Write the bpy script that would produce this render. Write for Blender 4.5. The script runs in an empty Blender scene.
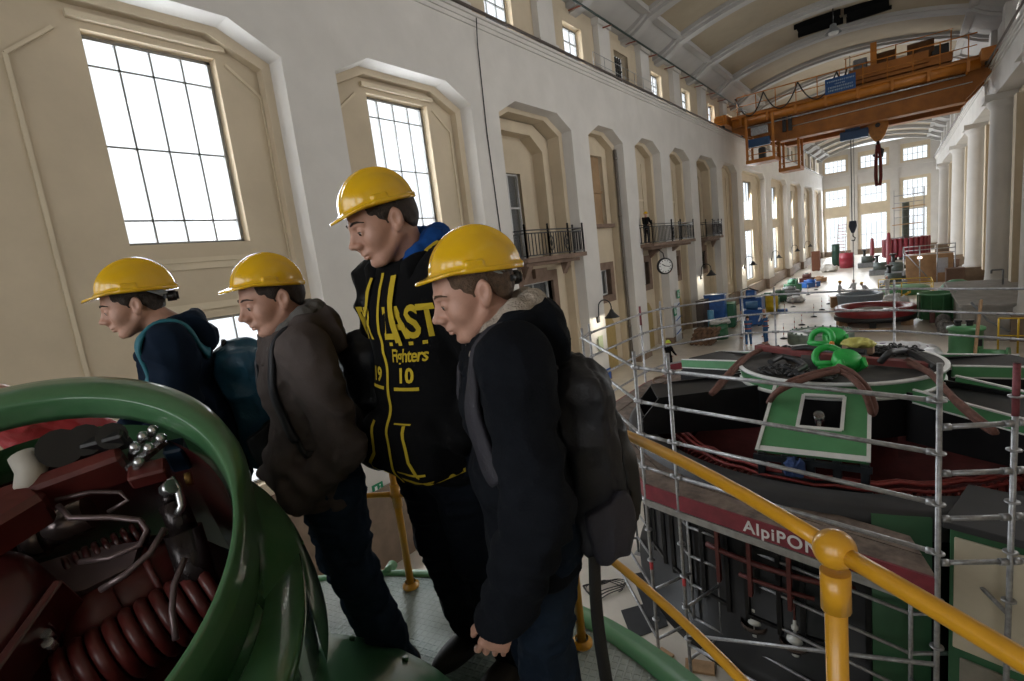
import bpy, math, random
import numpy as np
from mathutils import Vector, Matrix
SC = bpy.context.scene
COL = SC.collection
pi, sin, cos, sqrt = math.pi, math.sin, math.cos, math.sqrt
random.seed(7)

# ---------------------------------------------------------------- camera
H = 6.4
FPX = 507.856
YAW, PIT, ROL = 0.663820543, -0.154454079, -0.120694422
CF = np.array([-sin(YAW) * cos(PIT), cos(YAW) * cos(PIT), sin(PIT)])
_r0 = np.array([cos(YAW), sin(YAW), 0.0])
_u0 = np.cross(_r0, CF)
CR = cos(ROL) * _r0 + sin(ROL) * _u0
CU = -sin(ROL) * _r0 + cos(ROL) * _u0
CC = np.array([0, 0, H])
cam_d = bpy.data.cameras.new('camera')
cam_d.sensor_fit = 'HORIZONTAL'
cam_d.sensor_width = 36.0
cam_d.lens = FPX * 36.0 / 1024.0
cam_d.clip_start = 0.05
cam_d.clip_end = 600
cam = bpy.data.objects.new('camera', cam_d)
COL.objects.link(cam)
M4 = Matrix(((CR[0], CU[0], -CF[0], 0), (CR[1], CU[1], -CF[1], 0), (CR[2], CU[2], -CF[2], H), (0, 0, 0, 1)))
cam.matrix_world = M4
SC.camera = cam

def ray(x, y): return (x - 512) * CR + (340.5 - y) * CU + FPX * CF
def onx(x, y, X): r = ray(x, y); return CC + r * (X / r[0])
def ony(x, y, Y): r = ray(x, y); return CC + r * (Y / r[1])
def onz(x, y, Z): r = ray(x, y); return CC + r * ((Z - H) / r[2])
def atd(x, y, d): return CC + ray(x, y) / FPX * d

# ---------------------------------------------------------------- world, daylight, exposure
SC.view_settings.view_transform = 'Standard'
SC.view_settings.look = 'None'
SC.view_settings.exposure = 0.3
SC.view_settings.gamma = 1.0
SC.view_settings.use_curve_mapping = False
SC.cycles.use_denoising = True
SC.cycles.max_bounces = 6
SC.cycles.diffuse_bounces = 4
SC.cycles.sample_clamp_indirect = 6.0
SC.cycles.caustics_reflective = False
SC.cycles.caustics_refractive = False
world = bpy.data.worlds.new('overcast_sky')
SC.world = world
world.use_nodes = True
wn = world.node_tree.nodes
bgn = wn['Background']
tc = wn.new('ShaderNodeTexCoord'); nz = wn.new('ShaderNodeTexNoise'); rp = wn.new('ShaderNodeValToRGB')
nz.inputs['Scale'].default_value = 2.2; nz.inputs['Detail'].default_value = 5
rp.color_ramp.elements[0].color = (0.80, 0.88, 0.95, 1); rp.color_ramp.elements[0].position = 0.3
rp.color_ramp.elements[1].color = (1, 1, 1, 1); rp.color_ramp.elements[1].position = 0.65
world.node_tree.links.new(tc.outputs['Generated'], nz.inputs['Vector'])
world.node_tree.links.new(nz.outputs['Fac'], rp.inputs['Fac'])
world.node_tree.links.new(rp.outputs['Color'], bgn.inputs['Color'])
bgn.inputs['Strength'].default_value = 1.25

def area(name, loc, target, sx, sy, radiance, col=(1, 1, 1)):
    l = bpy.data.lights.new(name, 'AREA'); l.shape = 'RECTANGLE'; l.size = sx; l.size_y = sy
    l.energy = radiance * sx * sy * pi
    l.color = col
    o = bpy.data.objects.new(name, l); COL.objects.link(o)
    d = Vector(target) - Vector(loc)
    o.location = loc
    o.rotation_euler = d.to_track_quat('-Z', 'Y').to_euler()
    return o
SKYC = (0.93, 0.97, 1.0)
RCW_Y = (5, 11, 17, 23, 29, 35, 41, 53, 59, 65, 77, 89)
# daylight standing outside each group of windows; the right-hand groups are added
for (y0, y1) in ((3.0, 7.2), (9.4, 13.6)):
    area('daylight', (-13.6, (y0 + y1) / 2, 9.7), (0, (y0 + y1) / 2, 9.0), y1 - y0, 4.6, 11, SKYC)
    area('daylight', (-13.6, (y0 + y1) / 2, 4.6), (0, (y0 + y1) / 2, 4.6), y1 - y0, 3.4, 9, SKYC)
for k, y in enumerate((11.2, 17.1, 22.75, 33.1, 38.6, 44.8, 50.5)):
    area('daylight', (-13.3, y, 15.9), (0, y, 14.0), 2.4, 2.2, 16, SKYC)
for y, rad_ in ((56.8, 26), (70, 22), (82, 13), (94, 8), (106, 6)):
    area('daylight', (-13.3, y, 7.0), (0, y, 3), 4, 9, rad_, SKYC)
for x in (-9.55, -3.9, 1.8):
    area('daylight', (x, 114.6, 7.0), (x, 0, 5.0), 4.2, 12.5, 13, SKYC)
    area('daylight', (x, 114.6, 16.1), (x, 0, 10.0), 3.8, 2.6, 12, SKYC)
for y in RCW_Y:
    area('daylight', (6.3, y, 15.95), (-6, y, 10.5), 2.6, 2.0, 12, (1, .97, .93))  # right clerestory daylight, added to brighten the left wall and floor
for y in (14.75, 27.0):
    area('daylight', (6.4, y, 8.2), (-6, y, 6.5), 4.2, 6.0, 6, (1, .97, .93))  # daylight of added unseen right windows, for the generator and left piers
for x in (-9.0, -3.5, 2.0):
    area('daylight', (x, -13.4, 9.0), (x, 20, 7.0), 4.2, 9.0, 3.4, (1, .98, .95))

# ---------------------------------------------------------------- materials
MATS = {}
def mat(name, col, rough=0.6, metal=0.0, var=0.12, scale=6.0, bump=0.0, bscale=60.0, spec=0.5, coat=0.0, dark=None, emit=None, thr=(0.35, 0.7)):
    if name in MATS: return MATS[name]
    m = bpy.data.materials.new(name); m.use_nodes = True
    nt = m.node_tree; n = nt.nodes; lk = nt.links
    b = n['Principled BSDF']
    b.inputs['Roughness'].default_value = rough
    b.inputs['Metallic'].default_value = metal
    b.inputs['Specular IOR Level'].default_value = spec
    b.inputs['Coat Weight'].default_value = coat
    t = n.new('ShaderNodeTexCoord'); z = n.new('ShaderNodeTexNoise'); r = n.new('ShaderNodeValToRGB')
    z.inputs['Scale'].default_value = scale; z.inputs['Detail'].default_value = 6; z.inputs['Roughness'].default_value = 0.6
    c2 = dark if dark else tuple(c * (1 - var) for c in col)
    c1 = tuple(min(1, c * (1 + var * 0.5)) for c in col)
    r.color_ramp.elements[0].color = (*c2, 1); r.color_ramp.elements[0].position = thr[0]
    r.color_ramp.elements[1].color = (*c1, 1); r.color_ramp.elements[1].position = thr[1]
    lk.new(t.outputs['Object'], z.inputs['Vector']); lk.new(z.outputs['Fac'], r.inputs['Fac'])
    lk.new(r.outputs['Color'], b.inputs['Base Color'])
    if bump:
        z2 = n.new('ShaderNodeTexNoise'); z2.inputs['Scale'].default_value = bscale; z2.inputs['Detail'].default_value = 4
        bp = n.new('ShaderNodeBump'); bp.inputs['Strength'].default_value = bump; bp.inputs['Distance'].default_value = 0.01
        lk.new(t.outputs['Object'], z2.inputs['Vector']); lk.new(z2.outputs['Fac'], bp.inputs['Height'])
        lk.new(bp.outputs['Normal'], b.inputs['Normal'])
    if emit:
        b.inputs['Emission Color'].default_value = (*emit[:3], 1); b.inputs['Emission Strength'].default_value = emit[3]
    MATS[name] = m
    return m
def glassmat():
    m = bpy.data.materials.new('window_glass'); m.use_nodes = True
    n = m.node_tree.nodes; n.clear()
    o = n.new('ShaderNodeOutputMaterial'); t = n.new('ShaderNodeBsdfTransparent'); g = n.new('ShaderNodeBsdfGlossy'); x = n.new('ShaderNodeMixShader')
    t.inputs['Color'].default_value = (0.97, 0.98, 0.99, 1); g.inputs['Roughness'].default_value = 0.03; x.inputs['Fac'].default_value = 0.06
    l = m.node_tree.links
    l.new(t.outputs[0], x.inputs[1]); l.new(g.outputs[0], x.inputs[2]); l.new(x.outputs[0], o.inputs[0])
    return m
GLASS = glassmat()
WHITE = mat('white_plaster', (0.61, 0.585, 0.555), 0.85, var=0.08, scale=0.6, bump=0.08, bscale=14)
CREAM = mat('cream_plaster', (0.56, 0.47, 0.345), 0.85, var=0.10, scale=0.7, bump=0.06, bscale=14)
CREAMT = mat('cream_trim_paint', (0.62, 0.53, 0.39), 0.7, var=0.08, scale=1.0)
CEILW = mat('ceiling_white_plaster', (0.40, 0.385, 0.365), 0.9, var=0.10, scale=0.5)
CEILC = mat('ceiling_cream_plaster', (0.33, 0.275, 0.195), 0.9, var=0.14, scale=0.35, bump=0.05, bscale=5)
STONE = mat('brown_sandstone', (0.20, 0.135, 0.10), 0.9, var=0.25, scale=3, bump=0.2, bscale=30)
DADO = mat('brown_stone_dado', (0.22, 0.16, 0.115), 0.6, var=0.22, scale=2.2, bump=0.05)
FLOORM = mat('beige_concrete_floor', (0.58, 0.525, 0.455), 0.32, var=0.16, scale=0.9, bump=0.03, bscale=8)
FRAMEM = mat('grey_window_frame', (0.13, 0.13, 0.125), 0.6)
IRON = mat('black_iron', (0.02, 0.02, 0.022), 0.5, var=0.2)
BLACK = mat('black_paint', (0.012, 0.012, 0.013), 0.45, var=0.3)
GREYST = mat('galvanised_steel', (0.42, 0.43, 0.44), 0.38, 0.75, var=0.3, scale=9)
REDPAINT = mat('red_paint', (0.30, 0.025, 0.03), 0.45, var=0.2)
YELP = mat('ochre_yellow_paint', (0.62, 0.30, 0.018), 0.32, var=0.10, scale=14, coat=0.3)
GREENP = mat('green_machine_paint', (0.055, 0.165, 0.068), 0.28, var=0.16, scale=5, coat=0.35)
GREENL = mat('light_green_paint', (0.075, 0.235, 0.10), 0.4, var=0.12, scale=3)
MAROON = mat('maroon_machine_paint', (0.060, 0.009, 0.009), 0.3, var=0.4, scale=7, coat=0.2)
ORANGE = mat('orange_crane_paint', (0.44, 0.15, 0.012), 0.5, var=0.22, scale=1.2)
STEEL = mat('bright_steel', (0.55, 0.55, 0.56), 0.25, 0.9, var=0.2)
WOODP = mat('plywood', (0.36, 0.21, 0.11), 0.75, var=0.2, scale=2)
WOOD = mat('raw_timber', (0.42, 0.26, 0.14), 0.8, var=0.25, scale=6)
BLUEP = mat('blue_paint', (0.02, 0.075, 0.25), 0.45, var=0.2)
PLASTW = mat('white_plastic_sheet', (0.72, 0.73, 0.76), 0.35, var=0.15, scale=2, bump=0.6, bscale=9)
GREYP = mat('grey_machine_paint', (0.18, 0.19, 0.20), 0.5, var=0.25)

# ---------------------------------------------------------------- mesh builder
class MB:
    def __init__(s): s.v = []; s.f = []; s.sm = []
    def add(s, vs, fs, smooth=False):
        o = len(s.v); s.v.extend([tuple(float(c) for c in p) for p in vs])
        for f in fs: s.f.append(tuple(i + o for i in f)); s.sm.append(smooth)
        return s
    def box(s, lo, hi):
        x0, y0, z0 = lo; x1, y1, z1 = hi
        return s.add([(x0, y0, z0), (x1, y0, z0), (x1, y1, z0), (x0, y1, z0), (x0, y0, z1), (x1, y0, z1), (x1, y1, z1), (x0, y1, z1)],
                     [(0, 3, 2, 1), (4, 5, 6, 7), (0, 1, 5, 4), (1, 2, 6, 5), (2, 3, 7, 6), (3, 0, 4, 7)])
    def obox(s, c, sz, M=None, bev=0.0):
        """box of size sz centred at c, optional 3x3 orientation, optional chamfer"""
        hx, hy, hz = (q / 2 for q in sz)
        if bev:
            b = min(bev, hx * .9, hy * .9, hz * .9); vs = []; 
            pts = []
            for sx in (-1, 1):
                for sy in (-1, 1):
                    for sz_ in (-1, 1):
                        pts.append([(sx * (hx - b), sy * (hy - b), sz_ * hz), (sx * (hx - b), sy * hy, sz_ * (hz - b)), (sx * hx, sy * (hy - b), sz_ * (hz - b))])
            vs = [p for t in pts for p in t]
            I = lambda sx, sy, sz_, k: (4 * (sx > 0) + 2 * (sy > 0) + (sz_ > 0)) * 3 + k
            fs = []
            for q in (-1, 1):
                fs.append((I(-1, -1, q, 0), I(1, -1, q, 0), I(1, 1, q, 0), I(-1, 1, q, 0))[::q])
                fs.append((I(-1, q, -1, 1), I(-1, q, 1, 1), I(1, q, 1, 1), I(1, q, -1, 1))[::q])
                fs.append((I(q, -1, -1, 2), I(q, 1, -1, 2), I(q, 1, 1, 2), I(q, -1, 1, 2))[::q])
            for a in (-1, 1):
                for c_ in (-1, 1):
                    fs.append((I(-1, a, c_, 0), I(1, a, c_, 0), I(1, a, c_, 1), I(-1, a, c_, 1))[::(-a * c_)])
                    fs.append((I(a, -1, c_, 0), I(a, 1, c_, 0), I(a, 1, c_, 2), I(a, -1, c_, 2))[::(a * c_)])
                    fs.append((I(a, c_, -1, 1), I(a, c_, 1, 1), I(a, c_, 1, 2), I(a, c_, -1, 2))[::(a * c_)])
            for sx in (-1, 1):
                for sy in (-1, 1):
                    for sz_ in (-1, 1):
                        fs.append((I(sx, sy, sz_, 0), I(sx, sy, sz_, 1), I(sx, sy, sz_, 2))[::(-sx * sy * sz_)])
        else:
            vs = [(-hx, -hy, -hz), (hx, -hy, -hz), (hx, hy, -hz), (-hx, hy, -hz), (-hx, -hy, hz), (hx, -hy, hz), (hx, hy, hz), (-hx, hy, hz)]
            fs = [(0, 3, 2, 1), (4, 5, 6, 7), (0, 1, 5, 4), (1, 2, 6, 5), (2, 3, 7, 6), (3, 0, 4, 7)]
        V = np.array(vs)
        if M is not None: V = V @ np.array(M).T
        return s.add(V + np.array(c), fs)
    def beam(s, p0, p1, w, h, up=(0, 0, 1), bev=0.0):
        p0 = np.array(p0, float); p1 = np.array(p1, float); d = p1 - p0; L = np.linalg.norm(d); d /= L
        up = np.array(up, float); sd = np.cross(up, d)
        if np.linalg.norm(sd) < 1e-6: sd = np.cross((1, 0, 0), d)
        sd /= np.linalg.norm(sd); u = np.cross(d, sd)
        return s.obox((p0 + p1) / 2, (L, w, h), np.array([d, sd, u]).T, bev)
    def tube(s, path, r, n=8, closed=False, cap=True):
        P = np.array(path, float); m = len(P)
        rs = r if hasattr(r, '__len__') else [r] * m
        T = np.zeros_like(P)
        for i in range(m):
            a = P[(i - 1) % m] if (closed or i > 0) else P[i]; b = P[(i + 1) % m] if (closed or i < m - 1) else P[i]
            T[i] = (b - a) / max(np.linalg.norm(b - a), 1e-9)
        u = np.cross(T[0], (0, 0, 1.0))
        if np.linalg.norm(u) < 1e-3: u = np.cross(T[0], (1.0, 0, 0))
        u /= np.linalg.norm(u); vs = []
        for i in range(m):
            u = u - T[i] * (u @ T[i]); u /= max(np.linalg.norm(u), 1e-9); w = np.cross(T[i], u)
            for k in range(n):
                a = 2 * pi * k / n; vs.append(P[i] + rs[i] * (cos(a) * u + sin(a) * w))
        fs = []
        for i in range(m if closed else m - 1):
            j = (i + 1) % m
            for k in range(n): fs.append((i * n + k, i * n + (k + 1) % n, j * n + (k + 1) % n, j * n + k))
        s.add(vs, fs, True)
        if cap and not closed:
            o = len(s.v) - m * n
            s.f.append(tuple(o + k for k in range(n))[::-1]); s.sm.append(False)
            s.f.append(tuple(o + (m - 1) * n + k for k in range(n))); s.sm.append(False)
        return s
    def cyl(s, p0, p1, r0, r1=None, n=12): return s.tube([p0, p1], [r0, r0 if r1 is None else r1], n)
    def lathe(s, prof, c=(0, 0, 0), n=32, M=None, a0=0.0, a1=2 * pi, smooth=True):
        """prof: (r, h) pairs; axis z, or the third column of M"""
        full = abs(a1 - a0 - 2 * pi) < 1e-6; k = n if full else n + 1; vs = []
        for (r, h) in prof:
            for i in range(k):
                a = a0 + (a1 - a0) * i / n; vs.append((r * cos(a), r * sin(a), h))
        V = np.array(vs)
        if M is not None: V = V @ np.array(M).T
        fs = []
        for j in range(len(prof) - 1):
            for i in range(n):
                i2 = (i + 1) % k; fs.append((j * k + i, j * k + i2, (j + 1) * k + i2, (j + 1) * k + i))
        return s.add(V + np.array(c), fs, smooth)
    def disc(s, c, r, n=24, M=None, r_in=0):
        return s.lathe([(max(r_in, 1e-4), 0), (r, 0)], c, n, M, smooth=False)
    def prism(s, poly, d, M=None, c=(0, 0, 0)):
        """2-D polygon (counter-clockwise) in local xy, thickness d along z"""
        n = len(poly); V = np.array([(x, y, 0) for x, y in poly] + [(x, y, d) for x, y in poly], float)
        if M is not None: V = V @ np.array(M).T
        fs = [tuple(range(n))[::-1], tuple(range(n, 2 * n))] + [(i, (i + 1) % n, n + (i + 1) % n, n + i) for i in range(n)]
        return s.add(V + np.array(c), fs)
    def sphere(s, c, r, n=16, m=10, M=None):
        r = np.array(r if hasattr(r, '__len__') else (r, r, r), float)
        vs = [(0, 0, 1)]; fs = []
        for j in range(1, m):
            for i in range(n): vs.append((sin(pi * j / m) * cos(2 * pi * i / n), sin(pi * j / m) * sin(2 * pi * i / n), cos(pi * j / m)))
        vs.append((0, 0, -1))
        for i in range(n): fs.append((0, 1 + i, 1 + (i + 1) % n))
        for j in range(m - 2):
            for i in range(n): fs.append((1 + j * n + i, 1 + (j + 1) * n + i, 1 + (j + 1) * n + (i + 1) % n, 1 + j * n + (i + 1) % n))
        b = 1 + (m - 2) * n
        for i in range(n): fs.append((b + i, len(vs) - 1, b + (i + 1) % n))
        V = np.array(vs) * r
        if M is not None: V = V @ np.array(M).T
        return s.add(V + np.array(c), fs, True)
    def sheet(s, fn, nu, nv, smooth=True):
        vs = [fn(i / nu, j / nv) for j in range(nv + 1) for i in range(nu + 1)]
        return s.add(vs, [(j * (nu + 1) + i, j * (nu + 1) + i + 1, (j + 1) * (nu + 1) + i + 1, (j + 1) * (nu + 1) + i) for j in range(nv) for i in range(nu)], smooth)
    def build(s, name, m, parent=None, loc=None, **kw):
        """one mesh object; verts are in world space and are moved into the parent's (or loc's) frame"""
        V = np.array(s.v, float).reshape(-1, 3)
        if parent is not None:
            Mi = np.array(WM[parent.name].inverted()); V = V @ Mi[:3, :3].T + Mi[:3, 3]
        elif loc is not None: V = V - np.array(loc)
        o = rawmesh(name, V, s.f, s.sm, m)
        if parent is not None: o.parent = parent; WM[o.name] = WM[parent.name].copy()
        else:
            if loc is not None: o.location = loc
            WM[o.name] = Matrix.Translation(Vector(loc) if loc is not None else Vector((0, 0, 0)))
        if kw: tag(o, **kw)
        return o
WM = {}
def rawmesh(name, V, F, sm, m):
    me = bpy.data.meshes.new(name)
    if isinstance(F, np.ndarray):
        nf, k = F.shape
        me.vertices.add(len(V)); me.vertices.foreach_set('co', np.asarray(V, np.float32).ravel())
        me.loops.add(nf * k); me.loops.foreach_set('vertex_index', F.astype(np.int32).ravel())
        me.polygons.add(nf); me.polygons.foreach_set('loop_start', np.arange(0, nf * k, k, dtype=np.int32))
        me.update(calc_edges=True); me.validate()
        me.polygons.foreach_set('use_smooth', np.ones(len(me.polygons), bool))
    else:
        me.from_pydata([tuple(p) for p in V], [], F)
        me.polygons.foreach_set('use_smooth', np.array(sm, bool))
    for q in (m if isinstance(m, (list, tuple)) else [m]): me.materials.append(q)
    o = bpy.data.objects.new(name, me); COL.objects.link(o)
    return o
def tag(o, label=None, cat=None, group=None, kind=None):
    if label: o['label'] = label
    if cat: o['category'] = cat
    if group: o['group'] = group
    if kind: o['kind'] = kind
    return o
def thing(name, label, cat, loc=(0, 0, 0), rz=0.0, group=None):
    o = bpy.data.objects.new(name, None); COL.objects.link(o)
    o.location = loc; o.rotation_euler = (0, 0, rz); o.empty_display_size = 0.1
    WM[o.name] = Matrix.Translation(Vector([float(c) for c in loc])) @ Matrix.Rotation(rz, 4, 'Z')
    return tag(o, label, cat, group)
def struct(mb, name, m, label, cat, parent=None):
    o = mb.build(name, m, parent)
    if parent is None: tag(o, label, cat, None, 'structure')
    return o
def dup(root, loc, rz=None, label=None, group=None):
    r = root.copy(); COL.objects.link(r); r.location = loc
    if rz is not None: r.rotation_euler = (0, 0, rz)
    if label: r['label'] = label
    if group: r['group'] = group
    for ch in list(root.children):
        c = ch.copy(); COL.objects.link(c); c.parent = r
        for g in list(ch.children):
            d = g.copy(); COL.objects.link(d); d.parent = c
    return r
# ================================================================ the hall
XL, XR, YE, YN = -11.6, 4.55, 113.0, -12.0
ZL = 14.75
# floor with a sunken strip under the first windows
m = MB(); m.box((-8.4, YN, -0.3), (XR + 1.2, YE, 0)); m.box((XL - 1.3, 11.6, -0.3), (-8.4, YE, 0)); m.box((XL - 1.3, YN, -2.0), (-8.4, 11.6, -1.75)); m.box((-8.45, YN, -1.9), (-8.4, 11.6, -0.1)); m.box((XL - 1.3, 11.55, -1.9), (-8.4, 11.62, -0.05))
struct(m, 'floor', FLOORM, 'pale beige concrete floor of the long hall', 'floor')

# bays of the left wall: y0, y1, kind
BAYS = [(-9.4, -3.6, 'win'), (-2.1, 7.36, 'win'), (8.83, 14.15, 'win'), (15.67, 20.87, 'balc'), (22.43, 26.2, 'door'), (27.73, 31.5, 'door'), (33.08, 36.95, 'door'),
        (38.5, 43.5, 'balc'), (45.0, 49.9, 'panel'), (51.6, 61.8, 'tall'), (65.0, 75.0, 'tall'), (77.5, 87, 'tall'), (89.5, 99, 'tall'), (101.5, 110.8, 'tall')]
ZS, ZT, ZB = 11.76, 12.32, -1.75
def arch(y0, y1, zs=ZS, zt=ZT, c=1.12, z0=ZB):
    return [(y0, z0), (y0, zs), (y0 + c, zt), (y1 - c, zt), (y1, zs), (y1, z0)]
def strip(m, A, xa, B, xb):
    n = len(A); vs = [(xa, y, z) for y, z in A] + [(xb, y, z) for y, z in B]
    m.add(vs, [(i, i + 1, n + i + 1, n + i) for i in range(n - 1)])
front = MB(); cream = MB(); trim = MB()
edges = [YN] + [e for b in BAYS for e in b[:2]] + [YE]
for i in range(0, len(edges), 2):
    front.box((XL - 0.5, edges[i], ZB), (XL, edges[i + 1], ZL - 0.35))
for (y0, y1, kind) in BAYS:
    A = arch(y0, y1)
    for a, b in ((1, 2), (2, 3), (3, 4)):
        (ya, za), (yb, zb) = A[a], A[b]
        front.add([(XL, ya, za), (XL, yb, zb), (XL, yb, ZL - .35), (XL, ya, ZL - .35)], [(0, 1, 2, 3)])
    strip(front, A, XL, arch(y0 + .04, y1 - .04, ZS - .03, ZT - .05), XL - 0.5)
    B0 = arch(y0 + .02, y1 - .02, ZS - .03, ZT - .03); B = arch(y0 + 0.22, y1 - 0.22, ZS - 0.16, ZT - 0.2)
    strip(cream, B0, XL - 0.48, B, XL - 0.55)                   # flat cream face round the opening
    xb = XL - (1.75 if kind == 'balc' else 0.95)
    strip(cream, B, XL - 0.55, B, xb)                           # inner cream reveal
# stepped cornice and ledge
for k, (dz0, dz1, dx) in enumerate(((-.35, -.22, .06), (-.22, -.08, .12), (-.08, 0.0, .2))):
    front.box((XL - 0.55, YN, ZL + dz0), (XL + dx, YE, ZL + dz1))
struct(front, 'wall_left', WHITE, 'white plastered left wall with tall chamfered arches and a ledge above', 'wall')

# back panels with rectangular openings
def panel(m, x, y0, y1, z0, z1, holes, axis='x'):
    """flat panel with rectangular holes (y0, y1, z0, z1), split on the hole edges"""
    ys = sorted({y0, y1} | {h[0] for h in holes} | {h[1] for h in holes}); zs = sorted({z0, z1} | {h[2] for h in holes} | {h[3] for h in holes})
    for a, b in zip(ys, ys[1:]):
        for c, d in zip(zs, zs[1:]):
            if any(h[0] - 1e-6 <= a and b <= h[1] + 1e-6 and h[2] - 1e-6 <= c and d <= h[3] + 1e-6 for h in holes): continue
            if axis == 'x': m.add([(x, a, c), (x, b, c), (x, b, d), (x, a, d)], [(0, 1, 2, 3)])
            else: m.add([(a, x, c), (b, x, c), (b, x, d), (a, x, d)], [(0, 1, 2, 3)])
def rebate(m, x0, x1, h, flare=0.0):
    y0, y1, z0, z1 = h
    P = [(y0, z0), (y0, z1), (y1, z1), (y1, z0), (y0, z0)]
    F = [(y0 - flare, z0 - flare), (y0 - flare, z1 + flare), (y1 + flare, z1 + flare), (y1 + flare, z0 - flare), (y0 - flare, z0 - flare)]
    strip(m, F, x0, P, x1)
NWIN = [0]
def window_x(x, y0, y1, z0, z1, cols, rows, t=0.035, label='', fr=0.07, m=None):
    """glazed window in a plane x = const: pane + child frame with muntins. cols / rows are fractions."""
    NWIN[0] += 1
    g = MB(); g.box((x - .006, y0, z0), (x + .006, y1, z1))
    w = g.build('window_%d' % NWIN[0], GLASS); tag(w, label, 'window', None, 'structure')
    f = MB()
    f.box((x - .05, y0, z0), (x + .05, y0 + fr, z1)); f.box((x - .05, y1 - fr, z0), (x + .05, y1, z1))
    f.box((x - .05, y0, z0), (x + .05, y1, z0 + fr)); f.box((x - .05, y0, z1 - fr), (x + .05, y1, z1))
    for c in cols:
        y = y0 + (y1 - y0) * c; f.box((x - .03, y - t / 2, z0), (x + .03, y + t / 2, z1))
    for r in rows:
        z = z0 + (z1 - z0) * r; f.box((x - .03, y0, z - t / 2), (x + .03, y1, z + t / 2))
    f.build('window_frame', m or FRAMEM, w)
    return w
def window_y(y, x0, x1, z0, z1, cols, rows, t=0.06, label='', fr=0.08, m=None):
    NWIN[0] += 1
    g = MB(); g.box((x0, y - .006, z0), (x1, y + .006, z1))
    w = g.build('window_%d' % NWIN[0], GLASS); tag(w, label, 'window', None, 'structure')
    f = MB()
    for a, b in ((x0, x0 + fr), (x1 - fr, x1)): f.box((a, y - .06, z0), (b, y + .06, z1))
    for a, b in ((z0, z0 + fr), (z1 - fr, z1)): f.box((x0, y - .06, a), (x1, y + .06, b))
    for c in cols:
        x = x0 + (x1 - x0) * c; f.box((x - t / 2, y - .04, z0), (x + t / 2, y + .04, z1))
    for r in rows:
        z = z0 + (z1 - z0) * r; f.box((x0, y - .04, z - t / 2), (x1, y + .04, z + t / 2))
    f.build('window_frame', m or FRAMEM, w)
    return w
Q3 = (0.25, 0.5, 0.75)
ORD = ['behind the viewer', 'nearest the boys at left', 'behind the tall boy']
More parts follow.
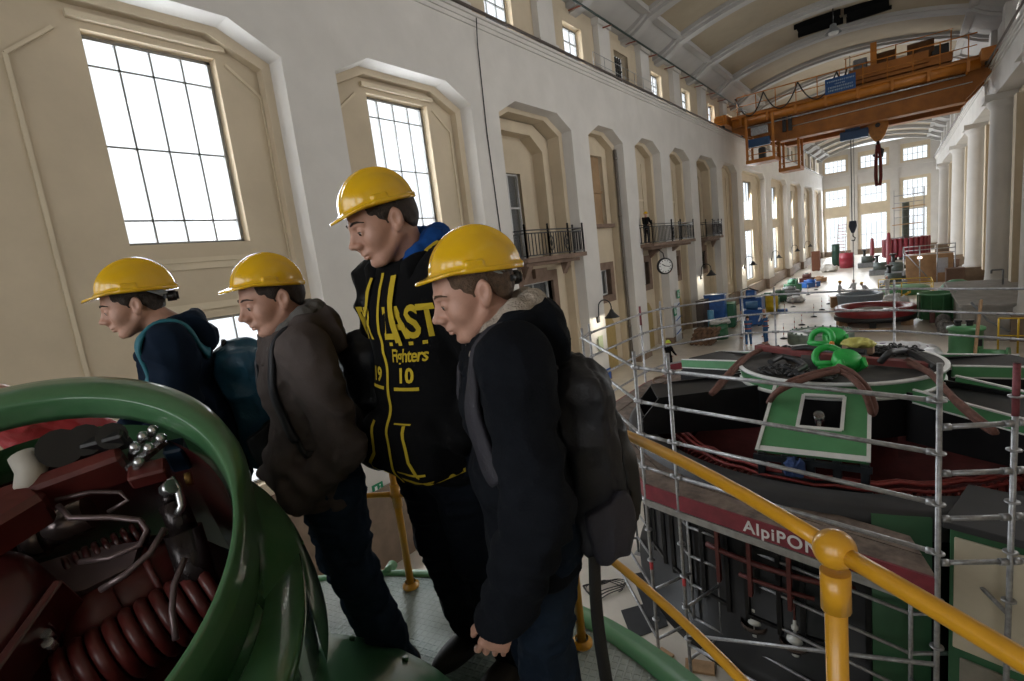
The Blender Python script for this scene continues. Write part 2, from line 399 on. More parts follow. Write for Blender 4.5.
for bi, (y0, y1, kind) in enumerate(BAYS):
    yc = (y0 + y1) / 2; a, b = y0 + .2, y1 - .2
    if kind == 'win':
        if bi == 1: yc = 4.86
        wy0, wy1 = yc - 1.22 + .12, yc + 1.22 + .12
        xb = XL - 0.8; up = (wy0, wy1, 7.62, 11.72); low = (wy0, wy1, 1.75, 5.95)
        panel(cream, xb, a, b, ZB, ZT - .1, [up, low])
        for h in (up, low):
            rebate(cream, xb, xb - .35, h, .14)
            # raised architrave round the rebate
            q = (h[0] - .16, h[1] + .16, h[2] - .16, h[3] + .16)
        for s in (-1, 1):                                        # raised panel moulding beside the window
            yy = yc + s * 2.28
            trim.box((xb, yy - .035, 2.0), (xb + .05, yy + .035, 11.0))
            trim.beam((xb + .025, yy, 11.0), (xb + .025, yy - s * .75, 11.62), .06, .06)
        trim.box((xb, wy0 - .2, 7.05), (xb + .06, wy1 + .2, 7.2)); trim.box((xb, wy0 - .3, 7.2), (xb + .11, wy1 + .3, 7.3))
        trim.box((xb, wy0 - .25, 6.15), (xb + .07, wy1 + .25, 6.3))
        trim.box((xb, wy0 - .2, 11.86), (xb + .12, wy1 + .2, 11.98))
        window_x(xb - .33, *up, Q3, (.13, .49, .865), label='tall many-paned bright window, upper one %s' % ORD[bi])
        window_x(xb - .33, *low, Q3, (.22, .5, .78), label='many-paned bright window, lower one %s' % ORD[bi])
    elif kind == 'balc':
        xb = XL - 1.72
        dw = (yc - .75, yc + .75, 6.3, 10.1); lw = (yc - 1.15, yc + 1.15, 3.95, 5.35)
        panel(cream, xb, a, b, ZB, ZT - .1, [dw])
        rebate(cream, xb, xb - .3, dw, .1)
        # inner arch band
        I0 = arch(y0 + .24, y1 - .24, ZS - .2, ZT - .24, 1.1); I1 = arch(y0 + .75, y1 - .75, ZS - .75, ZT - .7, .85)
        strip(cream, I0, XL - 1.15, I1, XL - 1.15); strip(cream, I1, XL - 1.15, I1, xb)
        window_x(xb - .2, *dw, (.5,), (.62,), t=.07, label='dark glazed balcony door window in the %s balcony bay' % ('near' if bi < 5 else 'far'), m=mat('white_sash_paint', (.6, .6, .6)))
        bk = MB(); bk.box((xb - .9, dw[0] - .3, dw[2] - .3), (xb - .36, dw[1] + .3, dw[3] + .3)); struct(bk, 'wall_back', mat('dim_room_dark_grey', (.10, .10, .10)), 'dark slab standing in for the dim room behind the balcony door', 'wall')  # dark slab just behind the glass; the room's dimness is in its colour
        panel(cream, XL - .95, a, b, ZB, 6.05, [lw])
        cream.box((xb, a, 5.95), (XL - .6, b, 6.12))
        rebate(cream, XL - .95, XL - 1.25, lw); FB = MB(); FB.box((XL - 1.5, lw[0], lw[2]), (XL - 1.28, lw[1], lw[3])); struct(FB, 'wall_back', mat('dim_room_dark_grey', (.10, .10, .10)), 'dark slab standing in for the dim room behind the frosted window', 'wall')
        window_x(XL - 1.2, *lw, (.5,), (), t=.06, label='small frosted window under the %s balcony' % ('near' if bi < 5 else 'far'), m=mat('white_sash_paint', (.6, .6, .6)))
        st = MB(); X0 = XL - .95
        for (p, q, r, s) in ((lw[0] - .38, lw[1] + .38, lw[3], lw[3] + .45), (lw[0] - .38, lw[1] + .38, lw[2] - .35, lw[2]), (lw[0] - .38, lw[0], lw[2], lw[3]), (lw[1], lw[1] + .38, lw[2], lw[3])):
            st.box((X0 - .3, p, r), (X0 + .12, q, s))
        st.box((X0, yc - .45, lw[3] + .2), (X0 + .3, yc + .45, 6.0))
        struct(st, 'trim_%d' % bi, STONE, 'brown sandstone surround of the window under a balcony', 'trim')
    elif kind == 'door':
        xb = XL - .93
        uw = (yc - 1.15, yc + 1.15, 7.75, 11.2); sw = (yc - .8, yc + .8, 4.0, 5.35)
        panel(cream, xb, a, b, ZB, ZT - .1, [uw, sw] if bi == 4 else [sw])
        if bi == 4:
            rebate(cream, xb, xb - .25, uw, .1)
            bd = MB(); bd.box((xb - .26, uw[0], uw[2]), (xb - .2, uw[1], uw[3])); bd.box((xb - .2, uw[0], 9.35), (xb - .12, uw[1], 9.47)); bd.box((xb - .2, yc - .05, uw[2]), (xb - .12, yc + .05, uw[3]))
            struct(bd, 'trim_24', mat('boarded_tan', (.34, .22, .12), .7, var=.15, scale=2), 'tan boarded upper window', 'trim')
            sl = MB(); sl.box((xb, uw[0] - .3, 7.52), (xb + .3, uw[1] + .3, 7.72)); struct(sl, 'trim_25', STONE, 'brown stone sill under the boarded window', 'trim')
        else:
            trim.box((xb, yc - 1.0, 6.6), (xb + .05, yc - .94, 11.2)); trim.box((xb, yc + .94, 6.6), (xb + .05, yc + 1.0, 11.2)); trim.box((xb, yc - 1.0, 9.0), (xb + .04, yc + 1.0, 9.12))
        rebate(STMB := MB(), xb, xb - .28, sw)
        for (p, q, r, s) in ((sw[0] - .4, sw[1] + .4, sw[3], sw[3] + .38), (sw[0] - .4, sw[1] + .4, sw[2] - .38, sw[2]), (sw[0] - .4, sw[0], sw[2], sw[3]), (sw[1], sw[1] + .4, sw[2], sw[3])):
            STMB.box((xb - .05, p, r), (xb + .13, q, s))
        struct(STMB, 'trim_%d' % bi, STONE, 'brown sandstone surround of a small square window', 'trim')
        bk = MB(); bk.box((xb - .8, sw[0] - .2, sw[2] - .2), (xb - .30, sw[1] + .2, sw[3] + .2)); struct(bk, 'wall_back', mat('dim_room_dark_grey', (.10, .10, .10)), 'dark slab standing in for the dim room behind the small square window', 'wall')
        window_x(xb - .2, *sw, (.33, .67), (), t=.06, label='small square window in a brown stone surround, bay %s' % {4: 'with the wall lamp', 5: 'under the balcony with a person', 6: 'beside the clock'}[bi], m=mat('white_sash_paint', (.6, .6, .6)))
        # the arched door below
        d = MB(); D0 = yc - .85; D1 = yc + .85
        d.prism([(D0, 0), (D1, 0), (D1, 2.35), (D1 - .45, 2.85), (D0 + .45, 2.85), (D0, 2.35)], .08, np.array([(0, 0, 1), (1, 0, 0), (0, 1, 0)]), (xb + .01, 0, 0))
        dd = struct(d, 'door_%d' % (bi - 3), mat('tan_door_paint', (.36, .26, .10), .6, var=.12), 'tan chamfer-topped door at the foot of the left wall', 'door')
        h = MB(); h.box((xb + .09, D1 - .25, 1.0), (xb + .14, D1 - .15, 1.2)); h.build('door_handle', STEEL, dd)
    elif kind == 'panel':
        xb = XL - .7; panel(cream, xb, a, b, ZB, ZT - .1, [])
        for yy in (yc - 1.2, yc + 1.2): trim.box((xb, yy - .05, 2), (xb + .06, yy + .05, 11.3))
    else:
        xb = XL - .7; w = min(1.7, (y1 - y0) * .2)
        ws = [(yc - w, yc + w, 1.6, 6.6), (yc - w, yc + w, 7.6, 11.4)]
        panel(cream, xb, a, b, ZB, ZT - .1, ws)
        for h in ws:
            rebate(cream, xb, xb - .3, h, .1)
            window_x(xb - .25, *h, (.33, .67), (.5,), label='tall bright window in the far part of the left wall, %s bay %d' % ('lower' if h[2] < 5 else 'upper', bi - 8))
        for yy in (y0 + 1, y1 - 1): trim.box((xb, yy - .06, 2), (xb + .08, yy + .06, 11.3))
struct(cream, 'wall_recess', CREAM, 'cream plastered back of the arched recesses of the left wall', 'wall')
struct(trim, 'trim_1', CREAMT, 'cream mouldings on the recess panels', 'trim')
# dado at the foot of the piers
m = MB()
for i in range(2, len(edges), 2):
    y0, y1 = edges[i], edges[i + 1]
    z0, z1 = (ZB, .6) if y1 < 11 else (0, .25 if y1 < 20 else 1.1 if y1 > 44 else .35)
    m.box((XL - .55, y0 - .05, z0), (XL + .07, y1 + .05, z1))
for (y0, y1, k) in BAYS:
    if k in ('tall', 'panel'): m.box((XL - .68, y0, 0), (XL - .3, y1, 1.15))
    if k == 'win': m.box((XL - .8, y0 + .2, ZB), (XL - .72, y1 - .2, 1.4))
struct(m, 'baseboard_left', DADO, 'brown stone dado along the foot of the left wall', 'baseboard')

# clerestory above the ledge
cl = MB(); cp = MB(); XC = XL - .5
CW = [(y, 1.75) for y in (-1, 5.2, 11.2, 17.1, 22.75, 28.0, 33.1, 38.6, 44.8, 50.5, 57, 63.5, 70, 76.5, 83, 89.5, 96, 102.5, 108.5)]
hol = [(y - w / 2, y + w / 2, 14.95, 16.75) for y, w in CW]
panel(cl, XC, YN, YE, ZL, 18.0, hol)
for i, h in enumerate(hol):
    rebate(cl, XC, XC - .4, h, .16)
    if i == 5:
        g = MB(); g.box((XC - .5, h[0], h[2]), (XC - .42, h[1], h[3])); 
        for k in range(6): y = h[0] + (k + .5) * (h[1] - h[0]) / 6; g.box((XC - .42, y - .03, h[2]), (XC - .36, y + .03, h[3]))
        for k in range(4): z = h[2] + (k + .5) * .45; g.box((XC - .42, h[0], z - .03), (XC - .36, h[1], z + .03))
        struct(g, 'door_9', mat('dark_grate_paint', (.05, .05, .05)), 'dark gridded access door in the clerestory', 'door')
    else: window_x(XC - .36, *h, (.33, .67), (.33, .67), t=.05, label='clerestory window number %d above the left ledge' % (i + 1) if False else 'small bright clerestory window above the left ledge, %s' % ('near end' if i < 3 else 'between the third and fourth arches' if i == 3 else 'above the fourth arch' if i == 4 else 'first past the dark grated door' if i == 6 else 'second past the dark grated door' if i == 7 else 'third past the dark grated door' if i == 8 else 'beyond the crane'))
struct(cl, 'wall_clerestory', CREAM, 'cream clerestory wall above the left ledge', 'wall')
for a, b in zip(CW, CW[1:]):
    y = (a[0] + b[0]) / 2 + .1
    cp.box((XC - .05, y - .62, ZL), (XC + .3, y + .62, 17.6)); cp.box((XC - .05, y - .72, ZL), (XC + .38, y + .72, ZL + .5)); cp.box((XC - .05, y - .7, 17.3), (XC + .4, y + .7, 17.6))
struct(cp, 'trim_2', WHITE, 'white piers between the clerestory windows', 'trim')

# ceiling: white coves, cream shallow vault, white ribs
CX = (XL + XR) / 2
def vault(t):            # t 0..1 from left to right: profile of the ceiling underside
    pts = VP; i = min(int(t * (len(pts) - 1)), len(pts) - 2); k = t * (len(pts) - 1) - i
    return pts[i] * (1 - k) + pts[i + 1] * k
VP = []
for i in range(33):
    u = i / 32; x = -10.5 + (3.45 + 10.5) * u; VP.append(np.array([x, 18.35 + 1.15 * (1 - (2 * u - 1) ** 2)]))
VP = np.array(VP)
cv = MB(); cv.sheet(lambda u, v: (*(lambda p: (p[0], YN + (YE - YN) * v, p[1]))(vault(u)),), 32, 2)
def covel(u): return (XC + (-10.5 - XC) * u, 17.6 + (18.35 - 17.6) * (u ** 1.6))
def cover(u): return (XR + .5 + (3.45 - XR - .5) * u, 17.6 + (18.35 - 17.6) * (u ** 1.6))
cw = MB()
for fn in (covel, cover): cw.sheet(lambda u, v: (fn(u)[0], YN + (YE - YN) * v, fn(u)[1]), 8, 2)
RIBS = [-7, -1, 5, 11, 17, 22.9, 28.4, 33.2, 39.2, 45, 51, 57, 63, 69, 75, 81, 87, 93, 99, 105, 111]
ST = [covel(k / 6) for k in range(7)] + [tuple(p) for p in VP[1:-1]] + [cover(1 - k / 6) for k in range(7)]
for yr in RIBS:
    for w, d in ((.55, .22), (.3, .4)):
        n = len(ST); vs = []
        for (x, z) in ST: vs += [(x, yr - w, z), (x, yr - w, z - d), (x, yr + w, z - d), (x, yr + w, z)]
        cw.add(vs, [(4 * i + k, 4 * i + k + 1, 4 * i + k + 5, 4 * i + k + 4) for i in range(n - 1) for k in range(3)])
for xx, zz in ((-10.5, 18.35), (3.45, 18.35)): cw.box((xx - .2, YN, zz - .22), (xx + .2, YE, zz + .05))
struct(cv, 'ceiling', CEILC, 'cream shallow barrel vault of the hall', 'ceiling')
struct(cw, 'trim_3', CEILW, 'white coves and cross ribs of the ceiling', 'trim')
# dark skylight openings in the ceiling, their shade painted as black slabs
for k, (x0, x1, ya) in enumerate(((-5.5, -3.15, 41.2), (-2.75, -.6, 41.4))):
    g = MB(); g.box((x0, ya, 19.15), (x1, ya + 1.7, 19.34)); g.box((x0 - .12, ya - .12, 19.12), (x1 + .12, ya + .02, 19.45)); g.box((x0 - .12, ya + 1.6, 19.1), (x1 + .12, ya + 1.82, 19.45))
    o = g.build('ceiling_skylight', mat('matt_black_skylight', (.008, .008, .008), 1.0, spec=0.0), None, ((x0 + x1) / 2, ya, 19.3)); tag(o, 'matt black slab for a dark rectangular ceiling vent, the %s one' % ('left' if k == 0 else 'right'), 'skylight', 'dark ceiling skylights')

# right wall: columns with cream panels between
rw = MB(); rc = MB(); rp = MB()
RWH = [(12.65, 16.85, 5.2, 11.2), (24.9, 29.1, 5.2, 11.2)]  # window openings out of view, added to let light onto the left piers
panel(rw, XR + 1.0, YN, YE, 0, ZL + .05, RWH)
for k_, h_ in enumerate(RWH): rebate(rw, XR + 1.0, XR + 1.4, h_); window_x(XR + 1.3, *h_, Q3, (.3, .65), label='tall unseen window added between the right-hand columns, %s' % ('nearer one' if k_ == 0 else 'farther one'))
for k, (dz0, dz1, dx) in enumerate(((-1.9, -.35, 0), (-.35, -.2, .07), (-.2, -.06, .14), (-.06, .05, .22))):
    rw.box((XR - dx, YN, ZL + dz0), (XR + 1.0, YE, ZL + dz1))
struct(rw, 'wall_right', WHITE, 'white right wall under a deep white ledge', 'wall')
YCOL = [-4, 8.5, 21, 33.0, 45.2, 58.8, 75.5, 100]
for y in YCOL:
    rc.lathe([(.85, 1.2), (.85, 1.4), (.72, 1.5), (.69, 2.0), (.67, 7), (.62, 12.0), (.7, 12.15), (.8, 12.3), (.8, 12.5)], (XR + .45, y, 0), 28)
    rc.box((XR - .5, y - .95, 12.5), (XR + 1.0, y + .95, 12.86))
struct(rc, 'trim_4', WHITE, 'white round columns along the right wall', 'trim')
for a, b in zip(YCOL, YCOL[1:]):
    panel(rp, XR + .97, a + 1, b - 1, 0, 12.8, [h for h in RWH if a < h[0] < b]); yc = (a + b) / 2
    if any(a < h[0] < b for h in RWH): continue
    for s in (-1, 1):
        y = yc + s * (b - a) * .27
        rp.box((XR + .6, y - .5, 1.2), (XR + 1.0, y + .5, 12.3))
    rp.box((XR + .85, yc - 1.6, 8.4), (XR + 1.0, yc + 1.6, 8.7)); rp.box((XR + .85, yc - 1.6, 3.2), (XR + 1.0, yc + 1.6, 3.4))
struct(rp, 'wall_panels', CREAM, 'cream wall panels between the right-hand columns', 'wall')
m = MB()
for y in YCOL: m.box((XR - .58, y - 1.03, 0), (XR + 1.0, y + 1.03, 1.25))
struct(m, 'baseboard_right', DADO, 'brown stone column bases along the right wall', 'baseboard')
m = MB()
m.box((2.35, 33.2, 0), (XR + .98, 43.9, 1.5)); m.box((2.25, 33.1, 1.5), (XR + .98, 43.95, 1.62)); m.box((2.9, 32.2, 0), (XR + .98, 33.2, 1.2))
tag(m.build('trim_5', mat('grey_concrete', (.30, .28, .255), .8, var=.2, scale=2, bump=.1, bscale=10)), 'grey concrete block beside the right-hand columns', 'trim', None, 'structure')

# right clerestory, its windows added to brighten the left wall
m = MB(); rh = [(y - 1.1, y + 1.1, 15.0, 16.9) for y in RCW_Y]; panel(m, XR + .5, YN, YE, ZL, 17.7, rh)
for k_, h_ in enumerate(rh):
    rebate(m, XR + .5, XR + .8, h_, .05); window_x(XR + .75, *h_, (.33, .67), (.33, .67), t=.05, label='small clerestory window added above the right ledge, %s from the near end' % ('first', 'second', 'third', 'fourth', 'fifth', 'sixth', 'seventh', 'eighth', 'ninth', 'tenth', 'eleventh', 'last')[k_])
for y in range(2, 110, 6): m.box((XR + .2, y - .6, ZL), (XR + .5, y + .6, 17.6))
struct(m, 'wall_upper_right', WHITE, 'white wall above the right ledge', 'wall')

# end wall
ew = MB(); ec = MB()
COLS = [(-11.2, -7.95), (-5.8, -2.05), (.17, 3.43)]
holes = [(a, b, z0, z1) for a, b in COLS for z0, z1 in ((.6, 7.1), (8.95, 12.0), (15.1, 17.2))]
panel(ew, YE, XL - 1.2, XR + 1.2, 0, 18.9, [(a - .45, b + .45, .3, 12.45) for a, b in COLS] + [(a - .35, b + .35, 14.9, 17.95) for a, b in COLS], 'y')
ew.box((XL, YE - .35, ZL - .5), (XR, YE, ZL + .05))
for a, b in COLS:
    panel(ec, YE + .12, a - .45, b + .45, .3, 12.45, [h for h in holes if h[0] == a and h[3] < 13], 'y')
    panel(ec, YE + .12, a - .35, b + .35, 14.9, 17.95, [h for h in holes if h[0] == a and h[3] > 13], 'y')
    for q in ((a - .45, b + .45, .3, 12.45), (a - .35, b + .35, 14.9, 17.95)):
        P = [(q[0], q[2]), (q[0], q[3]), (q[1], q[3]), (q[1], q[2]), (q[0], q[2])]
        ec.add([(x, YE, z) for x, z in P] + [(x, YE + .12, z) for x, z in P], [(i, i + 1, 6 + i - 0, 5 + i) for i in range(4)])
for x in (-6.87, -.95):
    ew.box((x - .5, YE - .3, 0), (x + .5, YE, ZL - .5)); ew.box((x - .45, YE - .25, ZL), (x + .45, YE, 18.4))
struct(ew, 'wall_end', WHITE, 'white end wall of the hall with three columns of windows', 'wall')
struct(ec, 'trim_6', CREAMT, 'cream window surrounds of the end wall', 'trim')
m = MB(); m.box((XL, YE - .12, 0), (XR + 1, YE - .02, .95)); struct(m, 'baseboard_end', DADO, 'brown stone dado of the end wall', 'baseboard')
for ci, (a, b) in enumerate(COLS):
    for ri, (z0, z1) in enumerate(((.6, 7.1), (8.95, 12.0), (15.1, 17.2))):
        window_y(YE + .3, a, b, z0, z1, [k / 5 for k in range(1, 5)], (.45,) if ri == 0 else (.5,), label='bright many-paned window of the end wall, %s of the %s column' % (('lowest', 'middle', 'top')[ri], ('left', 'middle', 'right')[ci]), m=mat('pale_window_frame', (.30, .30, .30)))
# near wall behind the viewer, with three tall windows
m = MB(); nh = [(-11.0, -7.0, 4.6, 13.4), (-5.5, -1.5, 4.6, 13.4), (0, 4, 4.6, 13.4)]
panel(m, YN, XL - 1.2, XR + 1.2, -2, 19.6, nh, 'y'); struct(m, 'wall_near', WHITE, 'white wall at the near end of the hall', 'wall')
for i, h in enumerate(nh): window_y(YN - .1, *h, Q3, (.25, .5, .75), label='tall window at the near end of the hall, %s' % ('left', 'middle', 'right')[i])
# ================================================================ signed-distance modelling (people, clothing, bags)
_rs = np.random.RandomState(11)
_lat = _rs.rand(32, 32, 32).astype(np.float32)
def noise3(x, y, z):
    xi = np.floor(x).astype(np.int32); yi = np.floor(y).astype(np.int32); zi = np.floor(z).astype(np.int32)
    fx = x - xi; fy = y - yi; fz = z - zi
    fx = fx * fx * (3 - 2 * fx); fy = fy * fy * (3 - 2 * fy); fz = fz * fz * (3 - 2 * fz)
    g = lambda a, b, c: _lat[(xi + a) & 31, (yi + b) & 31, (zi + c) & 31]
    l = lambda p, q, t: p + (q - p) * t
    return l(l(l(g(0, 0, 0), g(1, 0, 0), fx), l(g(0, 1, 0), g(1, 1, 0), fx), fy), l(l(g(0, 0, 1), g(1, 0, 1), fx), l(g(0, 1, 1), g(1, 1, 1), fx), fy), fz) - 0.5
class P3:
    """a field of points with SDF primitives"""
    def __init__(s, x, y, z): s.x, s.y, s.z = x, y, z
    def xf(s, R, c):     # into a local frame: R columns are the local axes in this frame
        x, y, z = s.x - c[0], s.y - c[1], s.z - c[2]; R = np.asarray(R)
        return P3(*(R[0, k] * x + R[1, k] * y + R[2, k] * z for k in range(3)))
    def ell(s, c, r):
        q = ((s.x - c[0]) / r[0]) ** 2 + ((s.y - c[1]) / r[1]) ** 2 + ((s.z - c[2]) / r[2]) ** 2
        return (np.sqrt(q) - 1) * min(r)
    def sph(s, c, r): return np.sqrt((s.x - c[0]) ** 2 + (s.y - c[1]) ** 2 + (s.z - c[2]) ** 2) - r
    def cap(s, a, b, ra, rb=None):
        rb = ra if rb is None else rb
        a = np.array(a, float); d = np.array(b, float) - a; L = d @ d
        t = np.clip(((s.x - a[0]) * d[0] + (s.y - a[1]) * d[1] + (s.z - a[2]) * d[2]) / L, 0, 1)
        return np.sqrt((s.x - a[0] - t * d[0]) ** 2 + (s.y - a[1] - t * d[1]) ** 2 + (s.z - a[2] - t * d[2]) ** 2) - (ra + (rb - ra) * t)
    def chain(s, pts, rs, k=0.01):
        d = None
        for i in range(len(pts) - 1):
            e = s.cap(pts[i], pts[i + 1], rs[i], rs[i + 1]); d = e if d is None else smin(d, e, k)
        return d
    def flat(s, a, b, ra, rb, side=(0, 1, 0)):
        """cone with elliptic section: ra = (front half, side half)"""
        a = np.array(a, float); d = np.array(b, float) - a; L = np.linalg.norm(d); w = d / L
        sd = np.array(side, float); sd = sd - w * (sd @ w); sd /= np.linalg.norm(sd); fw = np.cross(sd, w)
        x, y, z = s.x - a[0], s.y - a[1], s.z - a[2]
        t = x * w[0] + y * w[1] + z * w[2]; u = x * fw[0] + y * fw[1] + z * fw[2]; v = x * sd[0] + y * sd[1] + z * sd[2]
        k = np.clip(t / L, 0, 1); r0 = ra[0] + (rb[0] - ra[0]) * k; r1 = ra[1] + (rb[1] - ra[1]) * k
        o = t - k * L; rr = np.minimum(r0, r1)
        return (np.sqrt((u / r0) ** 2 + (v / r1) ** 2 + (o / rr) ** 2) - 1) * rr
    def rbox(s, c, h, r):
        x, y, z = np.abs(s.x - c[0]) - h[0] + r, np.abs(s.y - c[1]) - h[1] + r, np.abs(s.z - c[2]) - h[2] + r
        return np.sqrt(np.maximum(x, 0) ** 2 + np.maximum(y, 0) ** 2 + np.maximum(z, 0) ** 2) + np.minimum(np.maximum(x, np.maximum(y, z)), 0) - r
def smin(a, b, k):
    h = np.clip(0.5 + 0.5 * (b - a) / k, 0, 1); return b + (a - b) * h - k * h * (1 - h)
def smax(a, b, k): return -smin(-a, -b, k)
def nets(fn, lo, hi, res):
    lo = np.array(lo, float); n = np.ceil((np.array(hi) - lo) / res).astype(int) + 1
    ax = [(lo[k] + res * np.arange(n[k])).astype(np.float32) for k in range(3)]
    X, Y, Z = np.meshgrid(*ax, indexing='ij')
    D = np.asarray(fn(P3(X, Y, Z)), np.float32)
    D[0], D[-1] = 1, 1; D[:, 0], D[:, -1] = 1, 1; D[:, :, 0], D[:, :, -1] = 1, 1
    ins = D < 0
    cs = [(a, b, c) for a in (0, 1) for b in (0, 1) for c in (0, 1)]
    sl = lambda A, c: A[c[0]:A.shape[0] - 1 + c[0], c[1]:A.shape[1] - 1 + c[1], c[2]:A.shape[2] - 1 + c[2]]
    cnt = sum(sl(ins, c).astype(np.int8) for c in cs)
    act = (cnt > 0) & (cnt < 8); idx = np.full(act.shape, -1, np.int64); I = np.argwhere(act); idx[act] = np.arange(len(I))
    V = np.zeros((len(I), 3)); W = np.zeros(len(I))
    for i, a in enumerate(cs):
        for b in cs[i + 1:]:
            if sum(abs(a[k] - b[k]) for k in range(3)) != 1: continue
            da = D[I[:, 0] + a[0], I[:, 1] + a[1], I[:, 2] + a[2]]; db = D[I[:, 0] + b[0], I[:, 1] + b[1], I[:, 2] + b[2]]
            m = (da < 0) != (db < 0); t = np.where(m, da / np.where(m, da - db, 1), 0)
            V += m[:, None] * (np.array(a) + t[:, None] * (np.array(b) - np.array(a))); W += m
    V = lo + res * (I + V / np.maximum(W, 1)[:, None])
    F = []
    for k in range(3):
        u, v = (k + 1) % 3, (k + 2) % 3
        s0 = [slice(None)] * 3; s1 = [slice(None)] * 3; s0[k] = slice(0, -1); s1[k] = slice(1, None)
        a, b = ins[tuple(s0)], ins[tuple(s1)]
        E = np.argwhere(a != b)
        ok = (E[:, u] > 0) & (E[:, v] > 0) & (E[:, u] < act.shape[u]) & (E[:, v] < act.shape[v]); E = E[ok]
        q = []
        for du, dv in ((0, 0), (-1, 0), (-1, -1), (0, -1)):
            J = E.copy(); J[:, u] += du; J[:, v] += dv; q.append(idx[J[:, 0], J[:, 1], J[:, 2]])
        Q = np.stack(q, 1); fl = ~a[E[:, 0], E[:, 1], E[:, 2]]
        Q[fl] = Q[fl][:, ::-1]; F.append(Q[:, ::-1] if False else Q)
    F = np.concatenate(F); F = F[(F >= 0).all(1)]
    return V, F
def sdf(name, fn, lo, hi, res, m, parent, off=(0, 0, 0)):
    """mesh of the zero surface, in the frame of parent shifted by off"""
    V, F = nets(fn, lo, hi, res); V = V - np.array(off)
    o = rawmesh(name, V, F, None, m); o.parent = parent
    return o
def join_sdf(name, parts, m, parent, off=(0, 0, 0)):
    Vs, Fs, o = [], [], 0
    for (fn, lo, hi, res) in parts:
        V, F = nets(fn, lo, hi, res); Vs.append(V); Fs.append(F + o); o += len(V)
    ob = rawmesh(name, np.concatenate(Vs) - np.array(off), np.concatenate(Fs), None, m); ob.parent = parent
    return ob
def rotm(yaw=0, pitch=0, roll=0):
    """columns forward, left, up; pitch > 0 bows the front down"""
    cy, sy, cp, sp, cr, sr = cos(yaw), sin(yaw), cos(pitch), sin(pitch), cos(roll), sin(roll)
    Rz = np.array([(cy, -sy, 0), (sy, cy, 0), (0, 0, 1)]); Ry = np.array([(cp, 0, sp), (0, 1, 0), (-sp, 0, cp)]); Rx = np.array([(1, 0, 0), (0, cr, -sr), (0, sr, cr)])
    return Rz @ Ry @ Rx

# ================================================================ people
SKIN = mat('skin', (0.50, 0.275, 0.20), 0.5, var=0.14, scale=18, bump=0.05, bscale=220)
HAIRM = mat('dark_brown_hair', (0.035, 0.02, 0.013), 0.6, var=0.5, scale=60, bump=0.7, bscale=260)
HAIRL = mat('light_brown_hair', (0.12, 0.07, 0.04), 0.6, var=0.5, scale=60, bump=0.7, bscale=260)
HATY = mat('yellow_helmet_plastic', (0.72, 0.42, 0.005), 0.22, var=0.05, scale=5, coat=0.5)
GREYPL = mat('grey_plastic', (0.34, 0.37, 0.38), 0.5)
BLKPL = mat('black_plastic', (0.014, 0.014, 0.016), 0.4)
SHOEM = mat('dark_shoe_leather', (0.02, 0.017, 0.015), 0.6, spec=.2)
EYEM = mat('eye_white', (0.5, 0.47, 0.44), 0.2, var=0.02); IRISM = mat('dark_iris', (0.03, 0.022, 0.016), 0.15)

def head_sdf(p):
    z0 = p.z; p = P3(p.x, p.y, np.where(z0 < 0, z0 / 1.03, z0))
    d = p.ell((-.012, 0, .030), (.098, .076, .084))
    d = smin(d, p.ell((.034, 0, -.012), (.054, .060, .080)), .03)
    d = smin(d, p.ell((.040, 0, -.070), (.042, .041, .037)), .03)
    d = smin(d, p.ell((.074, 0, -.099), (.015, .021, .015)), .02)
    for s in (-1, 1):
        d = smin(d, p.cap((-.005, s * .056, -.052), (.055, s * .026, -.098), .011, .013), .025)
        d = smin(d, p.ell((.054, s * .041, -.034), (.025, .021, .024)), .02)
        d = smin(d, p.cap((.072, s * .044, .016), (.088, s * .010, .015), .008, .0095), .014)
        d = smax(d, -p.ell((.104, s * .034, -.004), (.018, .018, .012)), .012)
    d = smin(d, p.cap((.088, 0, .010), (.1125, 0, -.030), .0075, .0085), .012)
    d = smin(d, p.cap((.082, 0, .0), (.094, 0, -.040), .012, .014), .010)
    d = smin(d, p.ell((.1155, 0, -.0335), (.0105, .0105, .0085)), .009)
    d = smin(d, p.cap((.098, 0, -.046), (.090, 0, -.058), .008, .010), .012)
    for s in (-1, 1):
        d = smin(d, p.ell((.1, s * .0115, -.039), (.0115, .0075, .008)), .007)
        d = smax(d, -p.ell((.106, s * .006, -.0455), (.004, .003, .003)), .003)
    d = smin(d, p.ell((.084, 0, -.064), (.014, .023, .012)), .012)
    d = smin(d, p.ell((.0965, 0, -.0655), (.0065, .019, .0056)), .004)
    d = smin(d, p.ell((.0940, 0, -.0770), (.0065, .0165, .0062)), .005)
    for s in (-1, 1): d = smax(d, -p.cap((.103, 0, -.0712), (.089, s * .024, -.0722), .0013), .003)
    d = smax(d, -p.ell((.0965, 0, -.088), (.009, .020, .0045)), .008)
    for s in (-1, 1):
        lid = p.sph((.0775, s * .033, -.005), .0142)
        lid = smax(lid, -p.ell((.0925, s * .033, -.0085), (.010, .0112, .0030)), .0015)
        d = smin(d, lid, .003)
        q = p.xf(rotm(s * -.35, -.25), (-.016, s * .077, -.012))
        e = q.ell((0, 0, 0), (.0175, .009, .029)); e = smin(e, q.ell((.004, 0, -.024), (.009, .007, .011)), .008)
        e = smax(e, -q.ell((.003, s * .009, .003), (.010, .007, .016)), .004)
        d = smin(d, e, .006)
    return d
def neck_sdf(p, J):
    return p.chain([J['head'] + J['Rh'] @ np.array((-.03, 0, -.05)), J['neck'] + np.array((0, 0, .02)), J['neck'] + np.array((-.005, 0, -.09))], [.056, .058, .07], .02)
